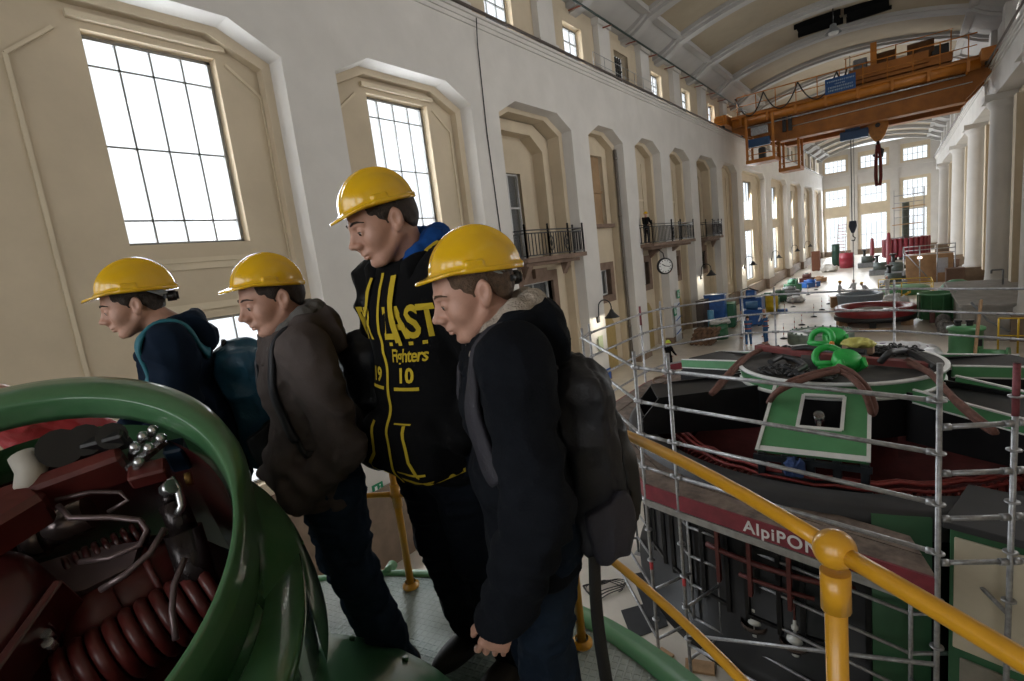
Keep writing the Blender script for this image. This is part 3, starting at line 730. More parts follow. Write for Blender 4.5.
def hair_sdf(p, J):
    d = p.ell((-.014, 0, .030), (.1025, .0805, .086))
    d = smin(d, p.ell((-.045, 0, -.02), (.057, .067, .05)), .03)
    d = smax(d, p.x - .052 - np.maximum(p.z - .02, 0) * .8, .006)
    d = smax(d, -(p.z - .004 + np.maximum(-p.x - .016, 0) * 1.35), .006)
    for s in (-1, 1):
        d = smin(d, p.flat((.013, s * .0675, .03), (.010, s * .0655, -.012), (.013, .008), (.007, .005)), .012)
        d = smax(d, -p.ell((-.014, s * .083, -.012), (.021, .02, .031)), .004)
    d = smax(d, p.z - .075, .01)
    n = noise3(p.x * 90, p.y * 90, p.z * 45)
    return d + n * .004
def helmet_shell(p):
    d = p.ell((-.004, 0, -.005), (.130, .110, .118))
    d = smin(d, p.ell((-.012, 0, .018), (.098, .036, .102)), .02)
    for s in (-1, 1): d = smin(d, p.ell((-.012, s * .040, .02), (.094, .011, .090)), .016)
    for s in (-1, 1): d = smin(d, p.rbox((0.012, s * .107, .010), (.026, .008, .013), .005), .004)
    d = smax(d, -p.ell((-.004, 0, -.005), (.123, .103, .111)), .003)
    ax = np.where(p.x > 0, .146, .140); rr = np.sqrt((p.x / ax) ** 2 + (p.y / .122) ** 2)
    rp = np.sqrt(((p.x - .05) / .118) ** 2 + (p.y / .112) ** 2)
    e = np.minimum((rr - 1) * .12, np.where(p.x > 0, (rp - 1) * .10, 1))
    zc = -.004 - .020 * np.clip((p.x - .06) / .1, 0, 1.3) ** 1.3
    b = np.maximum(e, np.abs(p.z - zc) - .005)
    b = smax(b, -p.ell((-.004, 0, -.005), (.122, .102, .114)), .002)
    d = smax(d, -(p.z + .008), .002)
    return smin(d, b, .014)
def finger(p, b, yaw, curl, L, r, pitch0=0.0):
    pts = [np.array(b, float)]; a = pitch0
    for k, f in enumerate((.45, .32, .23)):
        a += curl * (.8, 1.0, .8)[k]
        pts.append(pts[-1] + L * f * np.array((cos(a) * cos(yaw), sin(yaw), -sin(a))))
    return p.chain(pts, [r, r * .95, r * .86, r * .72], .002)
def hand_sdf(p, s=1, curl=.35):
    """wrist at the origin, fingers along +x, back of the hand +z, thumb on side s of y"""
    d = smin(p.flat((-.03, 0, 0), (.02, 0, 0), (.019, .027), (.015, .034)), p.flat((.02, 0, -.002), (.078, 0, -.004), (.014, .037), (.012, .041)), .02)
    for k, (y, L, yw) in enumerate(((.029, .068, .07), (.0095, .077, .02), (-.0105, .071, -.03), (-.029, .055, -.1))):
        d = smin(d, finger(p, (.078, s * y, -.003), s * yw, curl * (1 + .12 * k), L, .0088 - .0006 * k), .005)
    th = p.chain([(.012, s * .026, -.008), (.04, s * .046, -.018), (.066, s * .053, -.026), (.088, s * .052, -.034)], [.015, .0125, .0105, .008], .006)
    return smin(d, th, .012)

def person(label, ear_px, depth, yaw, st):
    """a standing boy whose ear falls on the measured sight line; st: style and pose"""
    E = atd(*ear_px, depth)
    lean = st.get('lean', .12); yh = st.get('head_yaw', 0); ph = st.get('head_pitch', .25)
    T = dict(pelvis=(0, 0, .95), waist=(0, 0, 1.09), chest=(.0, 0, 1.29), neck=(-.015, 0, 1.475), head=(.035, 0, 1.615), shL=(-.01, .172, 1.425), shR=(-.01, -.172, 1.425))
    piv = np.array((0, 0, .93)); J = {}
    Rl = rotm(0, lean)
    for k, v in T.items():
        J[k] = piv + Rl @ (np.array(v) - piv)
    J['head'] = J['head'] + np.array(st.get('head_off', (.02, 0, -.01)))
    s = (E[2] - ZP) / J['head'][2]
    Rw = rotm(yaw)
    J['Rh'] = rotm(yh, ph, st.get('head_roll', 0))
    earl = J['head'] + J['Rh'] @ np.array((-.016, .077, -.012)) * st.get('hs', .95)
    org = np.array((E[0], E[1], 0)) - s * (Rw @ np.array((earl[0], earl[1], 0))); org[2] = ZP
    s = (E[2] - ZP) / earl[2]
    root = thing('person', label, 'person', org, yaw)
    root.scale = (s, s, s)
    bpy.context.view_layer.update()
    for k in ('elL', 'wrL', 'elR', 'wrR'):
        J[k] = np.array(st[k], float)
    hipw = .088
    J['hipL'], J['hipR'] = np.array((0, hipw, .93)), np.array((0, -hipw, .93))
    for k, v in dict(knL=(.03, .10, .51), knR=(.03, -.10, .51), anL=(-.02, .11, .09), anR=(-.02, -.11, .09)).items(): J[k] = np.array(st.get(k, v), float)
    J['s'] = s; J['org'] = org; J['yaw'] = yaw; hs = st.get('hs', 1.0 / s)
    hd = J['head']
    # ---- body: head + neck + trunk, limbs and hands, one mesh
    def hx(p, R, c): q = p.xf(R, c); return P3(q.x / hs, q.y / hs, q.z / hs)
    def f_head(p): return smin(head_sdf(hx(p, J['Rh'], hd)) * hs, neck_sdf(p, J), .025)
    def f_body(p):
        d = p.flat(J['pelvis'], J['waist'], (.095, .145), (.085, .125)); d = smin(d, p.flat(J['waist'], J['chest'], (.085, .125), (.10, .145)), .05)
        d = smin(d, p.cap(J['shL'] * .8 + J['neck'] * .2, J['shR'] * .8 + J['neck'] * .2, .05), .06)
        for q in 'LR':
            d = smin(d, p.chain([J['sh' + q], J['el' + q], J['wr' + q]], [.045, .036, .026]), .03)
            d = smin(d, p.chain([J['hip' + q], J['kn' + q], J['an' + q], J['an' + q] + np.array((.1, 0, -.05))], [.075, .05, .036, .03]), .03)
        return d
    parts = [(f_head, hd - .16, hd + .16, .0028), (f_body, (-.3, -.4, .0), (.4, .4, 1.5), .013)]
    for q in 'LR':
        dr = J['wr' + q] - J['el' + q]; dr /= np.linalg.norm(dr)
        up = np.array(st.get('back' + q, (.3, 1 if q == 'L' else -1, .1)), float); up -= dr * (up @ dr); up /= np.linalg.norm(up)
        R = np.array([dr, np.cross(up, dr), up]).T; c = J['wr' + q] + dr * (.02 - st.get('hand_in', 0)); J['Rhand' + q] = R
        ts = st.get('thumb' + q, 1 if q == 'R' else -1)
        parts.append(((lambda p, R=R, c=c, ts=ts: hand_sdf(p.xf(R, c), ts, st.get('curl', .45))), c - .2, c + .2, .004))
    join_sdf('body', parts, SKIN, root)
    # ---- eyes, brows, hair
    for sd in (-1, 1):
        c = hd + J['Rh'] @ np.array((.0775, sd * .033, -.0055)) * hs
        m = MB(); m.sphere(c, .0128 * hs, 14, 10); e = rawmesh('eye', m.v, m.f, m.sm, EYEM); e.parent = root
        m = MB(); m.sphere(c + J['Rh'] @ np.array((.0066, 0, -.0046)) * hs, .0074 * hs, 10, 8); i = rawmesh('iris', m.v, m.f, m.sm, IRISM); i.parent = e
        ce = np.array((.0775, sd * .033, -.0055)); m = MB()
        m.tube([hd + J['Rh'] @ (ce + .0146 * np.array((cos(a) * .99, sin(a), -.06 + .10 * cos(a) ** 2))) * hs for a in np.linspace(-.95, .95, 9)], [.0003] + [.0013 * hs] * 7 + [.0003], 5)
        l = rawmesh('eyelashes', m.v, m.f, m.sm, st['hair']); l.parent = e
        m = MB(); pt = [hd + J['Rh'] @ np.array(v) * hs for v in ((.070, sd * .058, .014), (.085, sd * .047, .022), (.0935, sd * .033, .0235), (.0975, sd * .016, .019))]
        m.tube(pt, [.0015, .003, .0034, .0022], 6); b = rawmesh('eyebrow', m.v, m.f, m.sm, st['hair']); b.parent = root
    sdf('hair', lambda p: hair_sdf(hx(p, J['Rh'], hd), J) * hs, hd - .16, hd + .17, .0035, st['hair'], root)
    # ---- helmet
    hk = st.get('hk', hs)
    hc = hd + J['Rh'] @ np.array((st.get('hat_x', -.002), 0, st.get('hat_z', .046))) * hs; Rk = J['Rh'] @ rotm(0, st.get('hat_pitch', -.14))
    cap_ = st.get('hat') == 'cap'
    hat = sdf('cap' if cap_ else 'hard_hat', lambda p: helmet_shell((lambda q: P3(q.x / hk, q.y / hk, q.z / hk))(p.xf(Rk, hc))) * hk, hc - .23, hc + .23, .0034, mat('dark_cap_cloth', (.03, .025, .03), .9) if cap_ else HATY, root)
    m = MB(); Q = lambda *v: hc + Rk @ np.array(v) * hk
    pts = [Q(.098 * cos(a), .094 * sin(a), -.034 + .046 * min(1, abs(a - pi) / 1.35) ** 1.5) for a in np.linspace(pi - 1.5, pi + 1.5, 20)]
    for w in (-.009, 0, .009): m.tube([q + Rk[:, 2] * w * hk for q in pts], .0055 * hk, 6)
    hb = rawmesh('headband', m.v, m.f, m.sm, GREYPL); hb.parent = hat
    m = MB(); A = Q(-.106, 0, -.038); dd = Rk @ np.array((-1, 0, 0)) * hk
    m.cyl(A - dd * .01, A + dd * .022, .021 * hk, n=14); m.cyl(A + dd * .022, A + dd * .03, .016 * hk, n=10)
    m.tube([Q(.112 * cos(a), .092 * sin(a), -.038) for a in np.linspace(2.5, 2 * pi - 2.5, 16)], .010 * hk, 6)
    if cap_:
        m = MB(); m.tube([Q(.156 * cos(a), .118 * sin(a), -.016) for a in np.linspace(-1.2, 1.2, 14)], .010, 6); k2 = rawmesh('peak_edging', m.v, m.f, m.sm, mat('red_cap_peak', (.35, .02, .03), .8)); k2.parent = hat
        m = MB(); m.tube([Q(.112 * cos(a), .092 * sin(a), -.02) for a in np.linspace(2.5, 2 * pi - 2.5, 16)], .006, 6)
    kb = rawmesh('ratchet_knob' if not cap_ else 'cap_strap', m.v, m.f, m.sm, BLKPL); kb.parent = hat
    # ---- trousers
    lr = st.get('leg_r', 1.0)
    def f_tr(p):
        n = noise3(p.x * 13 + 3, p.y * 13, p.z * 22)
        n2 = noise3(p.x * 30, p.y * 30 + 5, p.z * 38)
        d = p.flat((-.012, 0, .86), (0, 0, 1.04), (.125, .17), (.112, .16))
        for q in 'LR':
            e = p.chain([J['hip' + q] + np.array((-.005, 0, -.04)), J['kn' + q], J['an' + q] + np.array((0, 0, .0))], [.105 * lr, .078 * lr, .075 * lr], .03)
            d = smin(d, e, .03)
        d = d + np.abs(n) * .046 + np.abs(n2) * .016 - .012
        return smax(d, -(p.z - .055), .01)
    sdf('trousers', f_tr, (-.25, -.32, .02), (.3, .32, 1.1), .0085, st['trouser'], root)
    for q in 'LR':
        a = J['an' + q]
        sdf('shoe', lambda p: smax(smin(p.ell((a[0] + .07, a[1], .045), (.15, .05, .05)), p.ell((a[0] - .01, a[1], .08), (.07, .045, .06)), .03), -(p.z - .003), .004),
            (a[0] - .14, a[1] - .09, -.01), (a[0] + .26, a[1] + .09, .16), .008, SHOEM, root)
    # ---- hoodie
    hem = st.get('hem', .86); bulk = st.get('bulk', 1.0)
    arm_r = st.get('arm_r', (.082, .066, .047))
    def torso(p):
        zc = np.array((.0, 0, hem + .02)); 
        d = p.flat(zc, J['waist'], (.128 * bulk, .182 * bulk), (.125 * bulk, .172 * bulk))
        d = smin(d, p.flat(J['waist'], J['chest'] + np.array((0, 0, .03)), (.125 * bulk, .172 * bulk), (.128 * bulk, .178 * bulk)), .05)
        d = smin(d, p.cap(J['shL'] * .82 + J['neck'] * .18 + np.array((0, 0, -.02)), J['shR'] * .82 + J['neck'] * .18 + np.array((0, 0, -.02)), .072), .07)
        d = smin(d, p.cap(J['neck'] + np.array((-.0, 0, -.07)), J['neck'] + np.array((.0, 0, -.02)), .095, .078), .05)
        return d
    def f_top(p, sleeves=True):
        d = torso(p)
        fr = np.abs(noise3(p.x * 8 + p.z * 5, p.y * 8 + 2, p.z * 11 - p.x * 6)) * .058 + np.abs(noise3(p.x * 19 + 7, p.y * 19 + p.z * 9, p.z * 20)) * .020 - .016
        if st.get('zip'): fr = fr * np.where((p.x > .03) & (np.abs(p.y) < .2) & (p.z > hem + .03), .30, 1)
        d = d + fr * .8
        for q in 'LR':
            wr = J['wr' + q]; el = J['el' + q]; dr = (wr - el) / np.linalg.norm(wr - el); ext = wr + dr * st.get('cuff', .02)
            e = p.chain([J['sh' + q], el, ext], arm_r, .03)
            t = (p.x - el[0]) * dr[0] + (p.y - el[1]) * dr[1] + (p.z - el[2]) * dr[2]
            e = e + fr * .75 + .004 * np.sin(t * 95 + 4 * p.y) * np.clip((t + .12) / .2, 0, 1)
            L = np.linalg.norm(ext - el); e = smax(e, t - L, .008); e = smax(e, -(np.sqrt((p.x - ext[0]) ** 2 + (p.y - ext[1]) ** 2 + (p.z - ext[2]) ** 2) - arm_r[2] * .72), .01)
            d = smin(d, e, .022)
        if st.get('pocket'):
            d = smin(d, p.rbox((.105 * bulk, 0, hem + .125), (.07, .17, .095), .045) + fr * .5, .05)
        d = smax(d, -(p.z - hem + .0), .012)
        d = np.where(np.abs(p.z - hem - .055) < .006, d + .0025, d)
        nk = p.xf(J['Rh'] * 0 + rotm(0, .5), J['neck'] + np.array((.0, 0, .0)))
        d = smax(d, -p.cap(J['neck'] + np.array((.01, 0, -.02)), J['neck'] + np.array((.04, 0, .2)), .062), .015)
        return d
    top = sdf('hooded_jacket' if st.get('zip') else 'hoodie', f_top, (-.32, -.42, hem - .02), (.42, .42, 1.6), .0075, st['top'], root)
    J['f_top'] = f_top; J['tor'] = lambda v: piv + Rl @ (np.array(v, float) - piv); J['Rl'] = Rl; J['piv'] = piv; J['root'] = root
    # hood lying behind the neck
    nk = J['neck']
    if st.get('hood'):
        hr = st.get('hood_r', 1.0)
        def f_hood(p):
            n = np.abs(noise3(p.x * 14, p.y * 14, p.z * 14)) * .045 - .01
            d = p.chain([nk + np.array(v) for v in ((.095, .05, -.085), (.05, .095, -.025), (-.03, .108, .015), (-.095, .06, .03), (-.112, 0, .035))], [.022, .034, .042 * hr, .046 * hr, .048 * hr], .02)
            d = np.minimum(d, p.chain([nk + np.array(v) for v in ((.095, -.05, -.085), (.05, -.095, -.025), (-.03, -.108, .015), (-.095, -.06, .03), (-.112, 0, .035))], [.022, .034, .042 * hr, .046 * hr, .048 * hr], .02))
            d = smin(d, p.ell(nk + np.array((-.125, 0, -.04)), (.06 * hr, .13, .085 * hr)), .04)
            return d + n
        sdf('hood', f_hood, nk - .27, nk + .22, .006, st['hood'], top)
    if st.get('lining'):
        def f_lin(p):
            d = None
            for sg in (1, -1):
                e = p.chain([nk + np.array(v) for v in ((.080, sg * .045, -.045), (.035, sg * .082, .01), (-.035, sg * .088, .052), (-.092, sg * .045, .068), (-.102, 0, .07))], [.018, .028, .036, .038, .038], .02)
                d = e if d is None else np.minimum(d, e)
            return d + noise3(p.x * 60, p.y * 60, p.z * 60) * .008
        sdf('hood_lining', f_lin, nk - .2, nk + .2, .0045, st['lining'], top)
    return root, J, top
# ================================================================ the four boys on the platform
ZP = 4.72
cl = lambda n, c, **k: mat(n, c, k.pop('rough', .95), spec=.12, **k)
JEANS = cl('dark_blue_denim', (0.012, 0.020, 0.034), var=0.35, scale=7, bump=0.25, bscale=300)
JEANB = cl('blue_denim', (0.016, 0.030, 0.052), var=0.4, scale=6, bump=0.25, bscale=300)
BLKCL = cl('black_cotton', (0.0045, 0.0045, 0.005), var=0.2, scale=8, bump=0.15, bscale=200)
NAVYF = cl('blue_black_fleece', (0.0065, 0.0078, 0.011), var=0.25, scale=8, bump=0.3, bscale=160)
NAVY = cl('navy_softshell', (0.007, 0.0145, 0.030), var=0.2, scale=6, bump=0.1, bscale=150)
TAUPE = cl('taupe_grey_cotton', (0.085, 0.070, 0.066), var=0.16, scale=7, bump=0.2, bscale=220)
GREYCO = cl('grey_cotton', (0.12, 0.115, 0.11), var=0.15, scale=8, bump=0.2, bscale=220)
SHERPA = cl('cream_sherpa_fleece', (0.42, 0.36, 0.30), var=0.25, scale=40, bump=1.0, bscale=150)
ROYAL = cl('royal_blue_cotton', (0.010, 0.06, 0.24), var=0.2, scale=8, bump=0.2, bscale=200)
YELCL = cl('yellow_cotton_trim', (0.50, 0.36, 0.03), var=0.12, scale=10)

PIN = dict(elL=(-.03, .285, 1.10), wrL=(.075, .19, 1.0), elR=(-.03, -.285, 1.10), wrR=(.075, -.19, 1.0), pocket=True, backL=(1, .3, .3), backR=(1, -.3, .3), curl=1.5, cuff=.03, hand_in=.075, knL=(-.03, .10, .51), knR=(-.03, -.10, .51), anL=(-.13, .11, .09), anR=(-.13, -.11, .09))
b4, J4, top4 = person('boy nearest the viewer, blue-black hoodie with cream fleece hood lining and yellow helmet', (485, 292), 1.31, math.radians(-131),
    dict(lean=.07, leg_r=.92, head_off=(.0, 0, -.01), knL=(.02, .10, .51), knR=(.03, -.10, .51), anL=(-.06, .11, .09), anR=(-.03, -.11, .09), head_pitch=.30, head_yaw=.02, hat_x=-.024, hair=HAIRL, trouser=JEANS, top=NAVYF, hood=NAVYF, lining=SHERPA, hem=.80, bulk=1.02, hs=1.06, hk=.95, hat_pitch=-.30,
         elL=(.03, .275, 1.08), wrL=(.15, .25, .80), hand_in=.03, elR=(-.06, -.27, 1.12), wrR=(-.02, -.24, .86), backL=(.2, 1, .1), arm_r=(.09, .078, .06), cuff=.115))
b2, J2, top2 = person('tallest boy, black zip jacket with yellow lettering, blue hood lining and yellow helmet', (397, 218), 1.67, math.radians(-94),
    dict(PIN, lean=.04, head_pitch=.34, head_yaw=math.radians(-18), hair=HAIRM, trouser=cl('navy_tracksuit', (.006, .008, .013), var=.2, bump=.15, bscale=200), top=BLKCL, hood=BLKCL, hood_r=.75, lining=ROYAL, hem=.80, bulk=1.05, zip=True, leg_r=1.05, hs=1.0, hk=.84, wrL=(.075, .19, .96), wrR=(.075, -.19, .96)))
b3, J3, top3 = person('boy in a taupe grey hoodie and dark jeans, yellow helmet, hands in his front pocket', (284, 298), 1.82, math.radians(-106),
    dict(PIN, lean=.07, head_off=(-.02, 0, 0), elL=(-.03, .25, 1.07), wrL=(.15, .17, .92), elR=(-.03, -.25, 1.07), wrR=(.15, -.17, .92), head_pitch=.24, head_yaw=.05, hair=HAIRM, trouser=JEANB, top=TAUPE, hood=TAUPE, lining=GREYCO, hem=.83, bulk=1.04, hs=1.05, hk=.91, hat_pitch=-.30))
b1, J1, top1 = person('boy in a navy jacket with a turquoise-strapped rucksack and yellow helmet, behind the green hood', (137, 305), 2.02, math.radians(-110),
    dict(lean=.14, hat_x=-.03, head_pitch=.22, head_yaw=.0, hair=HAIRM, trouser=JEANS, top=NAVY, hood=NAVY, hood_r=.7, hem=.84, bulk=1.02, hs=.98, hk=1.0, hat_pitch=-.22,
         elL=(.06, .27, 1.14), wrL=(.27, .16, 1.08), elR=(.06, -.27, 1.14), wrR=(.27, -.16, 1.08)))


# ---------------------------------------------------------------- lettering on the zip jacket
_f2 = J2['f_top']
ONTO_OK = [None]
def onto(yz, off=.004, x0=.5):
    """march local points (y, z) in from the front until they meet the jacket"""
    y = np.array([q[0] for q in yz], np.float32); z = np.array([q[1] for q in yz], np.float32); x = np.full_like(y, x0)
    for k in range(90):
        d = _f2(P3(x, y, z)); x = x - np.clip(d * .6, -.01, .02)
    ONTO_OK[0] = np.abs(_f2(P3(x, y, z))) < .012
    return np.stack([x + off, y, z], 1)
def lettering(body, size, y, z, name, shear=0.0, ls=1.0, bold=0.0, cond=1.0):
    c = bpy.data.curves.new('t', 'FONT'); c.body = body; c.size = size; c.align_x = 'LEFT'; c.shear = shear; c.space_character = ls; c.offset = bold; c.resolution_u = 3
    o = bpy.data.objects.new('t', c); COL.objects.link(o); bpy.context.view_layer.update()
    me = bpy.data.meshes.new_from_object(o.evaluated_get(bpy.context.evaluated_depsgraph_get()))
    V = np.array([v.co[:2] for v in me.vertices]); F = [tuple(p.vertices) for p in me.polygons]
    bpy.data.objects.remove(o); bpy.data.meshes.remove(me)
    P = onto([(y + v[0] * cond, z + v[1]) for v in V])
    ok = ONTO_OK[0]; F = [f for f in F if all(ok[i] for i in f)]
    ob = rawmesh(name, P, F, [False] * len(F), YELCL); ob.parent = b2_print
    return ob
def stripe(pts, w, name, m=None, par=None, off=.004):
    P = []
    pts = np.array(pts, float); k = max(2, int(np.sum(np.linalg.norm(np.diff(pts, axis=0), axis=1)) / .012))
    t = np.linspace(0, len(pts) - 1, k); i = np.minimum(t.astype(int), len(pts) - 2); C = pts[i] + (pts[i + 1] - pts[i]) * (t - i)[:, None]
    T = np.gradient(C, axis=0); N = np.stack([-T[:, 1], T[:, 0]], 1); N /= np.linalg.norm(N, axis=1)[:, None]
    P = onto(np.concatenate([C - N * w / 2, C + N * w / 2]), off); n = len(C)
    F = [(a, a + 1, n + a + 1, n + a) for a in range(n - 1)]
    ok = ONTO_OK[0]; good = [all(ok[i] for i in f) for f in F]; best, run = [], []
    for f_, g_ in zip(F, good):
        run = run + [f_] if g_ and np.linalg.norm(P[f_[0]] - P[f_[1]]) < .05 else []
        if len(run) > len(best): best = run
    F = best; used = sorted({i for f_ in F for i in f_}); mp_ = {v: k_ for k_, v in enumerate(used)}; P = P[used]; F = [tuple(mp_[i] for i in f_) for f_ in F]
    ob = rawmesh(name, P, F, [True] * len(F), m or YELCL); ob.parent = par or b2_print
    return ob
b2_print = top2

lettering('LAST', .130, .016, 1.262, 'chest_lettering', ls=.9, bold=.003, cond=.62)
lettering('EVER', .130, -.208, 1.262, 'chest_lettering', ls=.9, bold=.003, cond=.62)
lettering('Fighters', .055, .03, 1.192, 'script_lettering', .35, .9, .001, .72)
lettering('19', .058, -.09, 1.132, 'number_lettering', bold=.002); lettering('10', .058, .045, 1.132, 'number_lettering', bold=.002)
for k in range(4): stripe([(.035 + k * .034, 1.245), (.047 + k * .034, 1.245)], .010, 'star_print')
stripe([(.03, 1.112), (.115, 1.112)], .010, 'underline_print'); stripe([(-.10, 1.112), (-.02, 1.112)], .010, 'underline_print')
stripe([(0, 1.45), (0, .812)], .012, 'zip')
for s_ in (-1, 1):
    stripe([(s_ * .055, 1.44), (s_ * .062, 1.36), (s_ * .076, 1.25 if s_ > 0 else 1.33)], .020, 'drawstring', off=.010)
    stripe([(s_ * .075, 1.01), (s_ * .088, .905), (s_ * .125, .862)], .014, 'pocket_edging')
stripe([(.02, .835), (.09, .835), (.17, .848), (.25, .87)], .012, 'hem_stripe'); stripe([(-.02, .835), (-.09, .835), (-.17, .848)], .012, 'hem_stripe')
stripe([(.02, .862), (.09, .866), (.15, .876)], .007, 'hem_stripe')
stripe([(.03, 1.012), (.10, 1.015)], .004, 'pocket_edging')
# yellow edging of the blue-lined hood
_n = J2['neck']
for s_ in (1, -1):
    m_ = MB(); m_.tube([_n + np.array(v) for v in ((.098, s_ * .06, -.075), (.062, s_ * .102, -.012), (-.02, s_ * .118, .034), (-.09, s_ * .07, .052), (-.118, 0, .058))], [.010, .017, .019, .018, .016], 8)
    o_ = rawmesh('hood_edging', m_.v, m_.f, m_.sm, YELCL); o_.parent = top2

# ---------------------------------------------------------------- rucksacks
def grad(f, P, e=.004):
    g = []
    for k in range(3):
        q = P.copy(); q[:, k] += e; r = P.copy(); r[:, k] -= e
        g.append(f(P3(q[:, 0], q[:, 1], q[:, 2])) - f(P3(r[:, 0], r[:, 1], r[:, 2])))
    g = np.stack(g, 1); return g / np.maximum(np.linalg.norm(g, axis=1), 1e-9)[:, None]
def strap(name, J, path, w, m, parent, off, th=.010, snap=True, lift=.008):
    pts = np.array(path, float); k = 40; t = np.linspace(0, len(pts) - 1, k); i = np.minimum(t.astype(int), len(pts) - 2); a = (t - i)[:, None]
    g = lambda j: pts[np.clip(j, 0, len(pts) - 1)]
    P = .5 * (2 * g(i) + (g(i + 1) - g(i - 1)) * a + (2 * g(i - 1) - 5 * g(i) + 4 * g(i + 1) - g(i + 2)) * a ** 2 + (3 * g(i) - g(i - 1) - 3 * g(i + 1) + g(i + 2)) * a ** 3)
    N = None
    if snap:
        for _ in range(14):
            N = grad(J['f_top'], P); P = P - N * (J['f_top'](P3(P[:, 0], P[:, 1], P[:, 2])) - lift)[:, None] * .6
        for _ in range(3): P[1:-1] = (P[:-2] + P[1:-1] * 2 + P[2:]) / 4; N[1:-1] = (N[:-2] + N[1:-1] + N[2:])
        N /= np.linalg.norm(N, axis=1)[:, None]
    T = np.gradient(P, axis=0); T /= np.maximum(np.linalg.norm(T, axis=1), 1e-9)[:, None]
    if N is None: N = np.tile(np.array((-.25, 1., 0)), (k, 1))
    B = np.cross(T, N); B /= np.linalg.norm(B, axis=1)[:, None]; N = np.cross(B, T)
    mb = MB(); ring = [(-1, -1), (-.8, 1), (.8, 1), (1, -1)]; vs = []
    for j in range(k):
        for u, v in ring: vs.append(P[j] + B[j] * w / 2 * u + N[j] * th / 2 * v - np.array(off))
    fs = [(j * 4 + q, j * 4 + (q + 1) % 4, j * 4 + 4 + (q + 1) % 4, j * 4 + 4 + q) for j in range(k - 1) for q in range(4)] + [(3, 2, 1, 0), tuple(4 * (k - 1) + q for q in range(4))]
    mb.add(vs, fs, True); o = rawmesh(name, mb.v, mb.f, mb.sm, m); o.parent = parent
    return o
def rucksack(J, label, st):
    sy = st.get('sy', 0.0); T = J['tor']; s = J['s']; base = T((-.28, 0, st.get('z0', .84)))
    wm = WM[J['root'].name]; Rw = np.array(rotm(J['yaw']))
    loc = J['org'] + s * (Rw @ base)
    root = thing('rucksack', label, 'rucksack', loc, J['yaw']); root.scale = (s, s, s); off = base
    W, D, Hh, cz = st.get('w', .15), st.get('d', .10), st.get('h', .25), st.get('cz', 1.12); x0 = -.165 - D + st.get('dx', 0)
    tf = lambda p: (lambda q: P3(q.x + J['piv'][0], q.y + J['piv'][1], q.z + J['piv'][2]))(p.xf(J['Rl'], J['piv']))
    def main(p0):
        p = tf(p0); n = np.abs(noise3(p.x * 12 + 3, p.y * 12, p.z * 9)) * .05 + np.abs(noise3(p.x * 30, p.y * 30, p.z * 24)) * .012 - .014
        d = p.rbox((x0, 0, cz), (D, W, Hh), .075)
        d = smin(d, p.ell((x0 - .01, 0, cz + Hh - .06), (D * .95, W * .9, .09)), .05)
        d = smin(d, p.ell((x0 + .02, 0, cz - Hh + .07), (D * 1.08, W * 1.03, .10)), .04)
        d = d + n
        d = np.where(np.abs(p.x - x0 + .03 + .10 * (p.z - cz) ** 2) < .004, d + .004, d)          # seam line
        return smax(d, -J['f_top'](p0) * .9 - .002, .008)
    lo = base + np.array((-.34, -.30, -.1)); hi = base + np.array((.24, .30, .72))
    sdf('pack_body', main, lo, hi, .0075, st['m'], root, off)
    def front(p0):
        p = tf(p0); n = np.abs(noise3(p.x * 14, p.y * 14 + 4, p.z * 10)) * .04 - .01
        d = p.ell((x0 - D * .95, 0, cz - .06), (.055, W * .80, Hh * .70)) + n
        return smax(d, -main(p0) - .004, .008)
    sdf('front_pocket', front, lo, hi, .008, st['m2'], root, off)
    for sg in (1, -1):
        def side(p0):
            p = tf(p0); n = np.abs(noise3(p.x * 26, p.y * 20, p.z * 9)) * .03 - .006
            d = smax(p.ell((x0 + .01, sg * (W + .002), cz - Hh + .12), (D * .85, .038, .12)), p.z - (cz - Hh + .185 - (p.x - x0) * .35), .006) + n
            return smax(d, -main(p0) - .003, .006)
        sdf('side_pocket', side, lo, hi, .0065, st['m3'], root, off)
        q = [T(v) for v in ((-.15, sg * (.085 + sy), 1.37), (-.07, sg * (.105 + sy), 1.47), (.04, sg * (.12 + sy), 1.47), (.12, sg * (.135 + sy), 1.36), (.135, sg * .15, 1.24), (.10, sg * .175, 1.12))]
        strap('shoulder_strap', J, q, st.get('sw', .062), st['strap'], root, off, .014)
        q = [T(v) for v in ((.10, sg * .175, 1.12), (.06, sg * .19, 1.05), (-.05, sg * .195, .98), (-.15, sg * .15, .93))]
        strap('webbing', J, q, .022, st['web'], root, off, .005)
    if st.get('tail'):
        q = [T(v) for v in st['tail']]
        strap('loose_webbing', J, q, .040, st['web'], root, off, .004, snap=False)
    m = MB(); m.tube([T(v) - off for v in ((-.16, .03, cz + Hh - .03), (-.19, .025, cz + Hh + .045), (-.19, -.025, cz + Hh + .045), (-.16, -.03, cz + Hh - .03))], .009, 6)
    h = rawmesh('grab_loop', m.v, m.f, m.sm, st['web']); h.parent = root
    return root
PK1 = mat('charcoal_nylon', (.011, .011, .015), .6, var=.25, scale=5, bump=.15, bscale=180)
PK2 = mat('black_nylon', (.006, .006, .0075), .55, var=.2, scale=5, bump=.15, bscale=180)
PK3 = mat('purple_grey_mesh', (.022, .020, .028), .7, var=.2, scale=9, bump=.3, bscale=240)
PKB = mat('petrol_blue_nylon', (.014, .085, .145), .5, var=.3, scale=5, bump=.2, bscale=120)
PKN = mat('dark_navy_nylon', (.005, .0065, .012), .55, var=.25, scale=5, bump=.15, bscale=180)
PKT = mat('turquoise_webbing', (.012, .14, .19), .6, var=.15)
